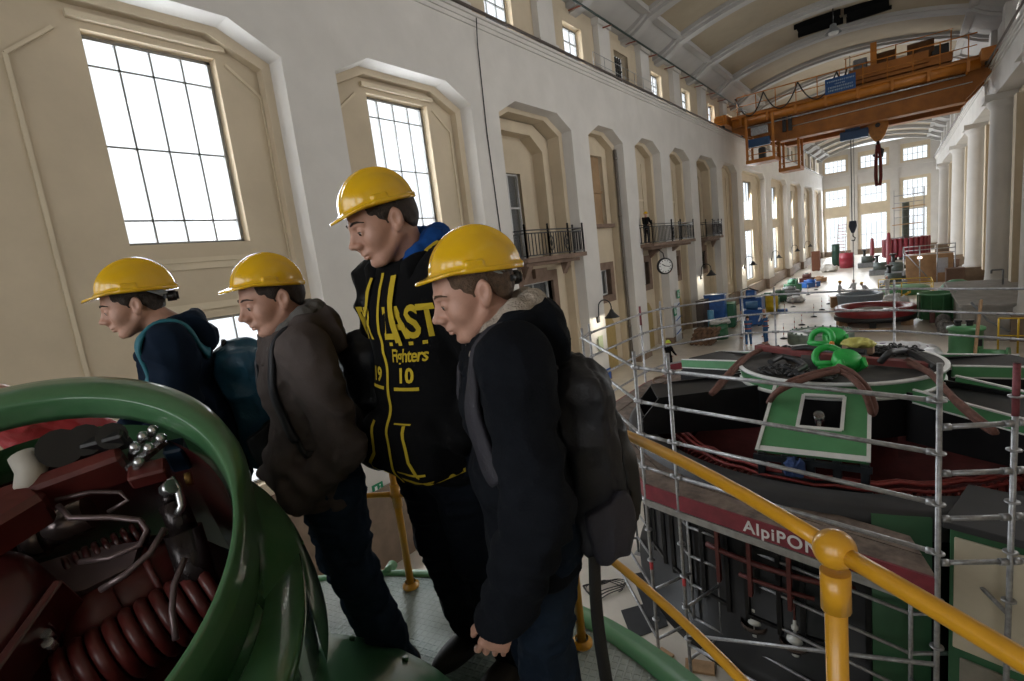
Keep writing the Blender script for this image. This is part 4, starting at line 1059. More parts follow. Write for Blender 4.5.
rucksack(J4, 'charcoal and black rucksack with a long loose strap, nearest the viewer', dict(m=PK1, m2=PK2, m3=PK3, strap=PK3, web=PK2, w=.15, d=.085, h=.26, cz=1.07, z0=.80, dx=.06,
         tail=((-.13, .15, .84), (-.11, .16, .72), (-.10, .165, .60), (-.095, .17, .42))))
rucksack(J3, 'dark navy rucksack on the back of the boy in the taupe hoodie', dict(m=PKN, m2=PKN, m3=PK2, strap=PKN, web=PK2, w=.145, d=.08, h=.25, cz=1.14, z0=.88, sw=.03))
rucksack(J1, 'petrol blue rucksack with turquoise straps, behind the green hood', dict(m=PKB, m2=PKB, m3=PK2, strap=PKT, web=PK2, w=.15, d=.10, h=.25, cz=1.08, z0=.8, sy=.045, dx=.05))

b5, J5, top5 = person('person in a red jacket and dark red-peaked cap, bent over behind the green hood', (-14, 388), 2.35, math.radians(-60),
    dict(PIN, lean=.5, head_pitch=.6, hair=HAIRM, trouser=JEANS, top=mat('red_jacket_nylon', (.33, .018, .024), .55, var=.2, bump=.15, bscale=100), hem=.84, hs=1.0, hk=.80, hat_z=.05, hat='cap'))
# ================================================================ raised platform, railing, green hood and its machinery
PC = np.array((-1.48, -.07))                       # centre of the round platform
RAILR = 1.765
PLATE = bpy.data.materials.new('checker_plate'); PLATE.use_nodes = True
def _plate():
    nt = PLATE.node_tree; n = nt.nodes; lk = nt.links; b = n['Principled BSDF']
    b.inputs['Roughness'].default_value = .42; b.inputs['Metallic'].default_value = .15
    t = n.new('ShaderNodeTexCoord'); mp = n.new('ShaderNodeMapping'); mp.inputs['Rotation'].default_value = (0, 0, .6); mp.inputs['Scale'].default_value = (15, 15, 15)
    w1 = n.new('ShaderNodeTexWave'); w1.bands_direction = 'DIAGONAL'; w1.inputs['Scale'].default_value = .9
    mp2 = n.new('ShaderNodeMapping'); mp2.inputs['Rotation'].default_value = (0, 0, .6 + pi / 2); mp2.inputs['Scale'].default_value = (15, 15, 15)
    w2 = n.new('ShaderNodeTexWave'); w2.bands_direction = 'DIAGONAL'; w2.inputs['Scale'].default_value = .9
    mx = n.new('ShaderNodeMath'); mx.operation = 'MAXIMUM'
    z = n.new('ShaderNodeTexNoise'); z.inputs['Scale'].default_value = 2.5; r = n.new('ShaderNodeValToRGB')
    r.color_ramp.elements[0].color = (.10, .14, .115, 1); r.color_ramp.elements[0].position = .35; r.color_ramp.elements[1].color = (.22, .24, .21, 1); r.color_ramp.elements[1].position = .65
    bp = n.new('ShaderNodeBump'); bp.inputs['Strength'].default_value = .9; bp.inputs['Distance'].default_value = .006
    rr = n.new('ShaderNodeValToRGB'); rr.color_ramp.elements[0].position = .72; rr.color_ramp.elements[1].position = .9
    lk.new(t.outputs['Object'], mp.inputs['Vector']); lk.new(t.outputs['Object'], mp2.inputs['Vector']); lk.new(mp.outputs[0], w1.inputs['Vector']); lk.new(mp2.outputs[0], w2.inputs['Vector'])
    lk.new(w1.outputs['Fac'], mx.inputs[0]); lk.new(w2.outputs['Fac'], mx.inputs[1]); lk.new(mx.outputs[0], rr.inputs['Fac']); lk.new(rr.outputs['Color'], bp.inputs['Height']); lk.new(bp.outputs[0], b.inputs['Normal'])
    lk.new(t.outputs['Object'], z.inputs['Vector']); lk.new(z.outputs['Fac'], r.inputs['Fac']); lk.new(r.outputs['Color'], b.inputs['Base Color'])
_plate()
c3 = (PC[0], PC[1], 0)
plat = thing('platform', 'round green platform of checker plate that the four boys stand on', 'platform', (PC[0], PC[1], 0))
m = MB(); m.lathe([(.75, ZP - .03), (.75, ZP), (1.85, ZP), (1.85, ZP - .03)], c3, 72); m.build('deck_plate', PLATE, plat)
m = MB(); m.lathe([(1.85, ZP - .16), (1.85, ZP + .004), (1.90, ZP + .004), (2.06, ZP - .10), (2.06, ZP - .16), (1.85, ZP - .16)], c3, 72); m.build('rim', GREENL, plat)
m = MB(); m.lathe([(1.75, 0), (1.75, .3), (1.6, .4), (1.6, ZP - .4), (1.84, ZP - .2), (1.84, ZP - .04)], c3, 72); m.build('drum', GREENP, plat)
for a in (35, 62, 88, 118):
    q = math.radians(a); P = np.array((PC[0] + 1.92 * cos(q), PC[1] + 1.92 * sin(q), ZP - .01))
    m = MB(); m.cyl(P - np.array((cos(q), sin(q), 0)) * .05, P + np.array((cos(q), sin(q), 0)) * .05, .03, n=12); m.build('lug', GREENL, plat)
# yellow railing: posts stand round the rim, top rail and knee rail between them
rail = thing('railing', 'ochre yellow tubular railing round the platform edge', 'railing', (PC[0], PC[1], ZP))
def rp(a, z=0): a = math.radians(a); return np.array((PC[0] + RAILR * cos(a), PC[1] + RAILR * sin(a), ZP + z))
ANG = [None, 38.6, 77.9, 111.6, 146, 182, 218, 254]
RP = [np.array((.72, .36, ZP))] + [rp(a) for a in ANG[1:]]
m = MB(); m.box((.0, -.4, ZP - .06), (.95, .62, ZP - .004)); m.build('landing_plate', PLATE, plat)
for P in RP:
    m = MB()
    m.lathe([(.045, 0), (.045, .014), (.03, .022), (.03, .03)], P, 20); m.cyl(P, P + np.array((0, 0, 1.02)), .0195, n=16); m.cyl(P + np.array((0, 0, .47)), P + np.array((0, 0, .6)), .026, n=16)
    m.sphere(P + np.array((0, 0, .54)), .033, 16, 10)
    m.cyl(P + np.array((0, 0, .95)), P + np.array((0, 0, 1.03)), .026, n=16); m.sphere(P + np.array((0, 0, 1.075)), .0375, 20, 14)
    m.build('post', YELP, rail)
for i in range(len(RP) - 1):
    A, B = RP[i], RP[i + 1]; bow = (A + B) / 2 - np.array((*PC, ZP)); bow /= np.linalg.norm(bow)
    for z, r, nm in ((1.075, .0165, 'top_rail'), (.54, .0150, 'knee_rail')):
        m = MB(); m.tube([A + (B - A) * k / 10 + bow * (.045 if i else .01) * 4 * (k / 10) * (1 - k / 10) + np.array((0, 0, z)) for k in range(11)], r, 12); m.build(nm, YELP, rail)

# ---- green hood: tilted round opening with a flanged body
HC = np.array((-1.518, .053, 5.864)); _th, _ph = -.540, .951
HN = np.array((cos(_ph) * cos(_th), cos(_ph) * sin(_th), sin(_ph))); HA = np.cross((0, 0, 1.0), HN); HA /= np.linalg.norm(HA); HB = np.cross(HN, HA)
HM = np.array([HA, HB, HN]).T
hood = thing('generator_hood', 'green tilted machine hood with a large round opening at the lower left', 'machine hood', (HC[0], HC[1], ZP))
def hp(a, r, h): return HC + HM @ np.array((r * cos(a), r * sin(a), h))
m = MB(); PROF = [(.500, -.030), (.479, -.028), (.486, .036), (.490, .045), (.500, .044), (.507, .02), (.507, -.04), (.500, -.12), (.497, -.20), (.500, -.262), (.540, -.315), (.584, -.362), (.596, -.385), (.604, -.43), (.614, -.60), (.615, -.68)]
BUL = [0, 0, 0, 0, .045, .09, .112, .115, .10, .07, .04, .0, 0, 0, 0, 0]       # the back of the hood swells into a dome
def hs_(u, v):
    a = 2 * pi * u; k = v * (len(PROF) - 1); i = min(int(k), len(PROF) - 2); t = k - i
    r = PROF[i][0] * (1 - t) + PROF[i + 1][0] * t; h = PROF[i][1] * (1 - t) + PROF[i + 1][1] * t; b = BUL[i] * (1 - t) + BUL[i + 1] * t
    return hp(a, r + b * max(0, sin(a - .12)) ** .8, h)
m.sheet(lambda u, v: hs_(u, v * 6 / 15), 120, 18); m.sheet(lambda u, v: hs_((118 + 292 * u) / 360, (6 + 2 * v) / 15), 100, 6); m.sheet(lambda u, v: hs_(u, (8 + 7 * v) / 15), 120, 21)
m.build('shell', mat('worn_green_enamel', (.075, .175, .085), .28, dark=(.05, .15, .062), scale=6, coat=.5, bump=.06, bscale=25), hood)
m = MB(); m.lathe([(.472, -.07), (.475, -.1), (.48, -.2), (.48, -.75), (.3, -.95), (.01, -.95)], HC, 64, HM, a0=math.radians(-242), a1=math.radians(50)); m.lathe([(.48, -.22), (.48, -.75)], HC, 24, HM, a0=math.radians(50), a1=math.radians(118)); m.build('lining', MAROON, hood)
FL = []; n_ = 48                                        # level flange ring under the tilted neck
for k in range(n_ + 1):
    a = math.radians(-70 + 98 * k / n_); b_ = hp(a, .502, -.262); c_ = hp(a, .586, -.365); g_ = hp(a, .500, -.20); d_ = hp(a, .614, -.60)
    zf = 5.60; rb, rc_ = b_ - CC, c_ - CC
    b2_ = CC + rb * ((zf - H) / rb[2]); c2 = CC + rc_ * ((zf + .011 - H) / rc_[2]); e1 = (b2_ - c2) / np.linalg.norm(b2_ - c2); dz = lambda v: np.array((0, 0, v))
    d2 = np.array((c2[0], c2[1], 5.30)) + e1 * -.02
    FL.append([g_, (g_ + b2_) / 2 - dz(.03), b2_ - dz(.012), b2_ + dz(.0), b2_ - e1 * .006 + dz(.001), c2 + e1 * .010, c2 - dz(.004), c2 - dz(.03), d2, d2 - dz(.35)])
m = MB(); kk = len(FL[0]); m.add([p for row in FL for p in row], [(i * kk + j, i * kk + j + 1, (i + 1) * kk + j + 1, (i + 1) * kk + j) for i in range(n_) for j in range(kk - 1)], True); m.build('flange', mat('glossy_green_enamel', (.075, .175, .085), .20, dark=(.05, .15, .062), scale=6, coat=1.0), hood)
for k in range(9):
    a = 2 * pi * k / 9 + .2; P = hp(a, .594, -.40); d = HM @ np.array((cos(a), sin(a), 0))
    m = MB(); m.cyl(P - d * .01, P + d * .010, .008, n=6); m.build('bolt', GREENP, hood)
m = MB(); B0 = HC[:2]
m.lathe([(1.19, ZP + .002), (1.19, ZP + .13), (1.15, ZP + .21), (1.06, ZP + .27), (.92, ZP + .33), (.74, ZP + .41), (.55, ZP + .52)], (PC[0], PC[1], 0), 72)
m.build('skirt', GREENP, hood)
for k in range(24):
    a = 2 * pi * k / 24; P = np.array((PC[0] + 1.08 * cos(a), PC[1] + 1.08 * sin(a), ZP + .255)); m = MB(); m.cyl(P, P + np.array((.006 * cos(a), .006 * sin(a), .014)), .012, n=6); m.build('skirt_bolt', GREENP, hood)

# ---- maroon regulating gear inside the hood
gear = thing('regulator_gear', 'maroon painted springs, arms and levers inside the green hood opening', 'machinery', (HC[0], HC[1], ZP + .3))
RED2 = mat('red_oxide_paint', (.105, .017, .014), .4, var=.3, scale=8, coat=.1)
def gp(px_, py_, h):        # point inside the hood seen at that sight line, h along the hood axis
    r = ray(px_, py_); return CC + r * ((HC + HN * h - CC) @ HN / (r @ HN))
def helix(p0, p1, R, turns, r, name, mt=MAROON):
    p0, p1 = np.array(p0), np.array(p1); d = (p1 - p0); L = np.linalg.norm(d); d /= L; u = np.cross(d, (0, 0, 1.)); u /= np.linalg.norm(u); w = np.cross(d, u)
    n = int(turns * 18); m = MB(); m.tube([p0 + d * L * i / n + R * (cos(2 * pi * turns * i / n) * u + sin(2 * pi * turns * i / n) * w) for i in range(n + 1)], r, 8)
    m.cyl(p0, p1, R * .55, n=14)
    return m.build(name, mt, gear)
helix(gp(60, 690, -.34), gp(215, 590, -.34), .075, 10, .016, 'large_spring', RED2)
helix(gp(62, 572, -.30), gp(148, 530, -.30), .030, 9, .0085, 'small_spring')
m = MB(); A, B = gp(65, 640, -.40), gp(190, 560, -.36)
m.cyl(A, B, .085, n=24); m.cyl(A + (B - A) * .1, A + (B - A) * .5, .10, n=24); m.cyl(A + (B - A) * .75, A + (B - A) * .8, .10, n=24); m.build('servo_cylinder', RED2, gear)
m = MB(); A, B = gp(-30, 520, -.12), gp(128, 462, -.10)
m.beam(A, B, .05, .11, HN, .01); m.beam(gp(-30, 545, -.1), gp(45, 500, -.12), .08, .12, HN, .015); m.build('arm', RED2, gear)
m = MB(); m.beam(gp(130, 478, -.1), gp(168, 468, -.1), .05, .05, HN, .006); m.build('link_block', RED2, gear)
m = MB(); m.cyl(gp(172, 502, -.16), gp(186, 535, -.22), .034, n=16); m.cyl(gp(183, 530, -.2), gp(205, 600, -.34), .046, n=18); m.cyl(gp(168, 495, -.15), gp(172, 502, -.16), .02, n=12); m.build('hydraulic_line', mat('dark_oily_metal', (.03, .022, .022), .25, .4, var=.4), gear)
for k, (pts, r) in enumerate(((((58, 505), (70, 518), (110, 517), (140, 520), (147, 530), (140, 545), (110, 558), (80, 562)), .0075), (((165, 528), (150, 553), (125, 575), (100, 590)), .008), (((185, 558), (174, 585), (172, 610), (176, 640)), .0075), (((55, 500), (90, 492), (120, 492), (128, 500), (108, 512)), .006))):
    m = MB(); m.tube([gp(x, y, -.12 - .012 * i) for i, (x, y) in enumerate(pts)], r, 8); m.build('oil_pipe', mat('grey_oil_pipe', (.14, .10, .10), .3, .4, var=.3), gear)
m = MB()
for (x, y, r) in ((60, 448, .05), (85, 440, .042), (112, 436, .036)): m.cyl(gp(x, y, -.08), gp(x, y, -.02), r, n=14)
m.beam(gp(40, 462, -.07), gp(128, 438, -.04), .03, .06, HN, .006); m.build('black_linkage', BLACK, gear)
m = MB(); 
for (x, y) in ((132, 455), (140, 444), (150, 438), (158, 446), (146, 456), (136, 470)): m.cyl(gp(x, y, -.1), gp(x + 3, y - 8, -.04), .011, n=10); m.sphere(gp(x + 3, y - 8, -.04), .014, 10, 8)
m.beam(gp(128, 470, -.1), gp(165, 440, -.06), .02, .02, HN); m.build('valve_block', STEEL, gear)
m = MB(); m.obox(gp(178, 455, -.14), (.05, .05, .10), HM, .006); m.build('blue_housing', mat('dark_blue_enamel', (.01, .035, .075), .4), gear)
m = MB(); m.tube([gp(170, 478, -.08), gp(178, 488, -.1), (gp(182, 505, -.13)), gp(178, 515, -.14)], .011, 8); m.cyl(gp(166, 490, -.1), gp(172, 486, -.08), .02, n=8); m.build('steel_fitting', STEEL, gear)
m = MB(); m.cyl(gp(186, 480, -.12), gp(192, 478, -.12), .02, n=12); m.build('brass_fitting', mat('brass', (.35, .2, .06), .35, .8), gear)
# maroon casting at the lower left
m = MB(); A = gp(-20, 640, -.30); m.lathe([(.05, .16), (.14, .15), (.17, .11), (.175, -.3)], A, 32, HM); m.build('casting', MAROON, gear)
for k in range(9):
    P = gp(36 + k * 2.2, 575 + k * 9, -.22); m = MB(); m.cyl(P, P + HN * .03, .012, n=6); m.build('stud', STEEL, gear)
m = MB(); A, B = gp(70, 590, -.2), gp(0, 690, -.2); m.beam(A, B, .022, .12, HN, .004); m.build('web_plate', MAROON, gear)
m = MB(); m.prism([(x, y) for x, y in ((-.14, -.05), (.02, -.06), (.12, -.03), (.13, .04), (.0, .06), (-.12, .05))], .03, HM, gp(85, 575, -.30)); m.build('bracket', mat('grey_violet_casting', (.12, .085, .09), .35, .2, var=.3), gear)
m = MB(); m.cyl(gp(40, 535, -.30), gp(90, 512, -.28), .05, n=20); m.cyl(gp(25, 540, -.30), gp(45, 533, -.3), .06, n=20); m.build('piston', mat('oily_steel', (.25, .20, .20), .25, .7, var=.4), gear)
m = MB(); m.lathe([(.001, 0), (.44, 0)], HC - HN * .62, 48, HM); m.build('back_plate', MAROON, gear)
# filler tube in pale plastic
m = MB(); m.tube([gp(22, 455, -.04), gp(32, 470, -.06), gp(28, 490, -.08)], [.03, .034, .03], 12); m.build('white_sleeve', mat('off_white_rubber', (.45, .42, .37), .6), gear)
# ================================================================ opened generator with its scaffolding
GC = np.array((-.95, 10.3, 0.0))
gen = thing('generator', 'opened round generator with a green hatch, black arms and maroon windings', 'generator', (GC[0], GC[1], 0))
BLKM = mat('black_machine_paint', (.0065, .0065, .0075), .4, spec=.3, var=.4, scale=4, bump=.05, bscale=20)
DUST = mat('dusty_dark_cover', (.055, .05, .046), .9, var=.5, scale=3, bump=.2, bscale=20)
RIMM = mat('dark_grey_frame_paint', (.028, .027, .029), .6, var=.3, scale=2)
GWHITE = mat('white_edge_paint', (.62, .62, .60), .5, var=.1)
def gl(r, a, z): a = math.radians(a); return np.array((GC[0] + r * cos(a), GC[1] + r * sin(a), z))
m = MB(); m.lathe([(3.62, 0), (3.62, .35), (3.42, .4), (3.42, 2.75)], GC, 96); m.build('stator_housing', BLKM, gen)
m = MB(); m.lathe([(3.42, 2.62), (3.62, 2.70), (3.62, 3.02), (3.55, 3.06), (3.22, 3.06), (3.18, 3.0), (3.18, 2.5)], GC, 96); m.build('top_flange', RIMM, gen)
m = MB(); m.lathe([(3.18, 2.9), (3.16, 1.5), (.3, 1.45)], GC, 96); m.build('pit_lining', mat('matt_dark_red_pit', (.05, .009, .009), .9, spec=.1, var=.4, scale=3), gen)
m = MB(); m.lathe([(2.42, 2.25), (2.46, 2.4), (2.36, 2.45), (.9, 2.3), (.9, 2.9)], GC, 72)
for k in range(36): m.beam(gl(2.3, k * 10, 1.6), gl(2.36, k * 10, 2.4), .10, .2)
m.build('rotor', mat('deep_red_rotor', (.06, .011, .010), .9, spec=.1, var=.3, scale=5), gen)
m = MB()                               # winding ends: a dense ring of loops
for k in range(150):
    a = k * 2.4; m.tube([gl(2.80, a, 2.4), gl(2.78, a + .8, 2.78), gl(2.68, a + 2.2, 2.86), gl(2.58, a + 3.4, 2.74), gl(2.56, a + 4, 2.4)], .026, 5)
for r, z in ((2.82, 2.92), (2.74, 2.98), (2.64, 2.96)): m.tube([gl(r + .012 * sin(k * 1.7), k * 5, z + .02 * sin(k * 2.3)) for k in range(72)], .024, 6, closed=True)
tag(m.build('winding_ends', mat('red_winding_varnish', (.26, .035, .03), .45, var=.35, scale=12), gen), None, None, None, 'stuff')
# hub with a green rim edged in white
m = MB(); m.lathe([(1.45, 3.1), (1.45, 3.74)], GC, 72); m.build('hub_drum', BLKM, gen)
m = MB(); m.lathe([(1.49, 3.76), (1.53, 3.96)], GC, 72); m.build('hub_rim', GREENL, gen)
m = MB(); m.lathe([(1.49, 3.72), (1.53, 3.72), (1.53, 3.77), (1.49, 3.77)], GC, 72); m.lathe([(1.53, 3.96), (1.56, 3.96), (1.56, 4.0), (1.49, 4.0)], GC, 72); m.build('rim_edging', GWHITE, gen)
m = MB(); m.lathe([(1.50, 3.99), (.75, 4.01), (.75, 3.95), (.5, 3.93), (.5, 4.09), (.01, 4.10)], GC, 64, smooth=False); m.build('hub_cover', DUST, gen)
for k, a in enumerate((-90, -150, -30, 30, 90, 150)):
    if k == 0: continue
    q = math.radians(a); u = np.array((cos(q), sin(q), 0)); v = np.array((-sin(q), cos(q), 0)); M_ = np.array([u, v, (0, 0, 1)]).T
    m = MB(); w = .46
    zt = 3.80
    for s in (-1, 1): m.prism([(1.44, 3.05), (3.36, 3.05), (3.42, 3.14), (3.42, zt - .45), (3.1, zt - .08), (1.44, zt)], .05, np.array([u, (0, 0, 1), v * -1]).T, GC + v * (s * w + .025))
    m.prism([(1.44, -w), (3.12, -w), (3.12, w), (1.6, w)], .05, M_, GC + np.array((0, 0, zt - .13)))
    m.prism([(3.0, -w), (3.40, -w), (3.40, w), (3.0, w)], .06, M_, GC + np.array((0, 0, 3.05)))
    m.prism([(3.38, -w), (3.42, -w), (3.42, w), (3.38, w)], zt - 3.5, M_, GC + np.array((0, 0, 3.1)))
    arm_ = m.build('arm', BLKM, gen)
    if k in (1, 2):
        m = MB(); c_ = GC + u * 2.9 + v * (-.55 if k == 1 else .2) + np.array((0, 0, zt - .05)); m.tube([c_ + np.array((.16 * cos(t), .10 * sin(t), .05 * sin(t))) for t in np.linspace(0, 2 * pi, 20)[:-1]], .022, 8, closed=True); m.build('lifting_eye', mat('rusty_brown_steel', (.16, .10, .07), .6, .3), arm_)
    if k in (2, 3, 5):
        for s in (-1, 1):
            p0, p1 = GC + u * 1.55 + v * s * (w + .06) + np.array((0, 0, zt - .02)), GC + u * 3.3 + v * s * (w + .06) + np.array((0, 0, zt - .22))
            m = MB(); m.beam(p0, p1, .035, .17, (0, 0, 1)); cv_ = m.build('cover_strip', GREENL, gen)
            m = MB(); m.beam(p0 + (0, 0, .095), p1 + (0, 0, .095), .045, .022); m.beam(p0 - (0, 0, .095), p1 - (0, 0, .095), .045, .022); m.build('edging', GWHITE, cv_)
# hatch panel sloping down toward the viewer, with its window opening and white edge
T0, T1, B0_, B1_ = np.array((-1.58, 8.58, 3.99)), np.array((-.36, 8.56, 3.99)), np.array((-1.68, 7.60, 3.26)), np.array((-.34, 7.54, 3.30))
def hq(u, v): return (T0 * (1 - u) + T1 * u) * (1 - v) + (B0_ * (1 - u) + B1_ * u) * v
hn = np.cross(T1 - T0, B0_ - T0); hn /= np.linalg.norm(hn); hn = hn if hn[2] > 0 else -hn
def framed(mb, u0, u1, v0, v1, a0, a1, b0, b1, th):
    for (p, q, r, s) in ((u0, u1, v0, b0), (u0, u1, b1, v1), (u0, a0, b0, b1), (a1, u1, b0, b1)):
        P = [hq(p, r), hq(q, r), hq(q, s), hq(p, s)]; mb.add([x for x in P] + [x - hn * th for x in P], [(0, 1, 2, 3), (7, 6, 5, 4), (0, 4, 5, 1), (1, 5, 6, 2), (2, 6, 7, 3), (3, 7, 4, 0)])
m = MB(); framed(m, 0, 1, 0, 1, .34, .76, .14, .62, .05); hatch = m.build('hatch', GREENL, gen)
m = MB()
def edge(pts, r=.022):
    for a, b in zip(pts, pts[1:]): m.beam(a + hn * .008, b + hn * .008, .045, .03, hn)
edge([hq(.34, .14), hq(.76, .14), hq(.76, .62), hq(.34, .62), hq(.34, .14)]); edge([hq(1, .02), hq(1, 1)]); edge([hq(0, .02), hq(0, 1)])
P = [hq(0, .93), hq(1, .93), hq(1, 1.0), hq(0, 1.0)]; m.add([x + hn * .012 for x in P], [(0, 1, 2, 3)]); m.build('edging', GWHITE, hatch)
m = MB(); m.cyl(hq(.5, .3) - hn * .5, hq(.5, .3) - hn * .2, .07, n=14); m.cyl(hq(.5, .5) - hn * .5, hq(.5, .5) - hn * .25, .05, n=14); m.beam(hq(.5, .3) - hn * .3, hq(.52, .55) - hn * .3, .05, .05); m.build('inner_fitting', STEEL, hatch)
m = MB()
for k in range(5): x = -1.62 + k * .31; m.obox((x, 7.62, 3.04), (.10, .12, .42), None, .01)
m.box((-1.75, 7.5, 2.84), (-.3, 7.72, 2.9)); m.box((-1.72, 7.54, 3.14), (-.3, 7.6, 3.22)); m.build('brush_holders', mat('dark_blue_grey_steel', (.03, .035, .042), .35, .4, var=.4), gen)
# wall fittings of the stator: openings, red bus brackets, insulators, green panels
for a in (-160, -148, -136, -124, -112, -100, -88, -76):
    m = MB(); A, B = gl(3.44, a - 3.6, 0), gl(3.44, a + 3.6, 0)
    m.beam((A + B) / 2 + (B - A) * .5 + np.array((0, 0, 1.0)), (A + B) / 2 - (B - A) * .5 + np.array((0, 0, 1.0)), .06, .05); m.beam(A + (0, 0, 2.1), B + (0, 0, 2.1), .06, .05)
    for P in (A, B): m.beam(P + (0, 0, .9), P + (0, 0, 2.2), .05, .06, (1, 0, 0))
    m.build('opening_frame', BLKM, gen)
BUS = mat('red_bus_bar_paint', (.11, .018, .015), .5, var=.3, scale=7)
m = MB()
m.tube([gl(3.58, a, 1.95) for a in range(-112, -80, 3)], .04, 6); m.tube([gl(3.58, a, 1.70) for a in range(-104, -86, 3)], .03, 6)
for a in (-109, -101.5, -93.5): m.beam(gl(3.58, a, 2.35), gl(3.58, a, 1.45), .10, .05, (1, 0, 0))
m.build('bus_bars', BUS, gen)
PORC = mat('white_porcelain', (.62, .62, .60), .25, var=.06, coat=.4)
for x_, y_ in ((-1.68, 7.0), (-1.15, 6.88)):
    P = np.array((x_, y_, 0.0)); ins = MB()
    ins.lathe([(.02, 1.20), (.025, 1.12), (.045, 1.10), (.045, 1.06), (.025, 1.04), (.025, .98), (.10, .94), (.11, .90), (.10, .88), (.04, .86), (.04, .78), (.05, .76), (.05, .66), (.02, .65)], P, 20)
    o_ = ins.build('insulator', PORC, gen)
    mm = MB(); mm.lathe([(.19, .90), (.20, .86), (.17, .80), (.10, .78)], P, 20); mm.build('shed', mat('brown_glaze', (.05, .03, .025), .2, coat=.5), o_)
    mm = MB(); mm.beam(P + (0, 0, 1.2), P + (0, 0, 1.55), .045, .02, (1, 0, 0)); mm.build('connector', BUS, o_)
m = MB()
for a0, a1 in ((-79.5, -70.5),): m.lathe([(3.50, .1), (3.66, .2), (3.66, 3.0), (3.5, 3.02)], GC, 8, a0=math.radians(a0), a1=math.radians(a1))
m.build('green_panel', mat('dark_green_panel', (.03, .11, .048), .5, var=.15, scale=2), gen)
# terminal cabinet built against the right-hand side
cab = thing('terminal_cabinet', 'green framed cabinet with a cream panel against the right side of the generator', 'cabinet', (1.7, 6.6, 0))
CO = np.array((.40, 6.50, 0)); cu = np.array((.965, -.26, 0)); cvv = np.array((.26, .965, 0)); CM = np.array([cu, cvv, (0, 0, 1)]).T
def cbx(mb, u0, u1, v0, v1, z0, z1): mb.obox(CO + CM @ np.array(((u0 + u1) / 2, (v0 + v1) / 2, (z0 + z1) / 2)), (u1 - u0, v1 - v0, z1 - z0), CM, .008)
m = MB(); cbx(m, 0, 2.6, 0, 1.0, 0, 3.12); m.build('cabinet_body', mat('dark_green_panel', (.03, .11, .048)), cab)
m = MB(); cbx(m, 0.04, 1.1, -.03, 0, 1.75, 3.03); m.build('upper_panel', mat('cream_enamel_panel', (.50, .44, .33), .5, var=.12, scale=1.5), cab)
m = MB(); cbx(m, .1, 1.05, -.03, 0, .2, 1.65); m.build('lower_panel', mat('greyish_cream_panel', (.22, .20, .16), .5, var=.15), cab)
m = MB(); cbx(m, -.05, 2.65, -.06, 1.02, 3.12, 3.2); m.build('cabinet_top', RIMM, cab)

# ---- slings, chains, shackles, sundries lying on the hub
def loose(name, label, cat, m, mt, group=None):
    V = np.array(m.v); loc = (V[:, 0].mean(), V[:, 1].mean(), V[:, 2].min()); return tag(m.build(name, mt, None, loc), label, cat, group)
SLING = mat('brown_webbing_sling', (.13, .055, .04), .85, var=.3, scale=14, bump=.3, bscale=90)
def gpt(x, y, z): return onz(x, y, z)
def slingpath(L): return [onz(x, y, z) for x, y, z in L]
for k, (L, lab) in enumerate((
    (((838, 371, 4.22), (815, 376, 4.2), (795, 383, 4.16), (776, 392, 4.06), (768, 404, 3.7), (772, 396, 3.9), (790, 381, 4.16), (815, 373, 4.2), (838, 368, 4.24)), 'brown lifting sling draped over the hatch corner toward the left'),
    (((836, 369, 4.22), (850, 376, 4.18), (862, 388, 4.1), (868, 400, 3.95), (872, 416, 3.72), (876, 408, 3.8), (868, 388, 4.08), (852, 372, 4.2), (838, 366, 4.24)), 'brown lifting sling draped over the hatch corner toward the right'),
    (((765, 348, 4.12), (748, 356, 4.06), (733, 372, 3.95), (716, 391, 3.78), (710, 395, 3.74), (722, 380, 3.9), (740, 360, 4.02), (768, 345, 4.12)), 'brown lifting sling looped through the left lifting eye'),
    (((905, 362, 4.12), (930, 372, 4.06), (950, 395, 3.95), (975, 416, 3.85), (998, 434, 3.7), (985, 428, 3.72), (955, 402, 3.9), (935, 376, 4.04), (908, 360, 4.14)), 'brown lifting sling running down over the right-hand arm'))):
    m = MB(); P = np.array(slingpath(L)); t = np.linspace(0, len(P) - 1, 40); i = np.minimum(t.astype(int), len(P) - 2); P = P[i] + (P[i + 1] - P[i]) * (t - i)[:, None]
    for _ in range(2): P[1:-1] = (P[:-2] + 2 * P[1:-1] + P[2:]) / 4
    m.tube(P, .044, 8); loose('lifting_sling', lab, 'sling', m, SLING, 'brown slings on the generator')
m = MB(); m.beam(onz(757, 347, 4.14), onz(822, 356, 4.08), .16, .1); m.beam(onz(822, 356, 4.14), onz(930, 366, 4.08), .16, .1); loose('steel_bar', 'long red steel bar lying across the dusty hub cover', 'bar', m, mat('dull_red_steel', (.17, .032, .03), .6, var=.3, scale=4))
SHGR = mat('bright_green_shackle_paint', (.02, .36, .06), .4, var=.12, scale=9)
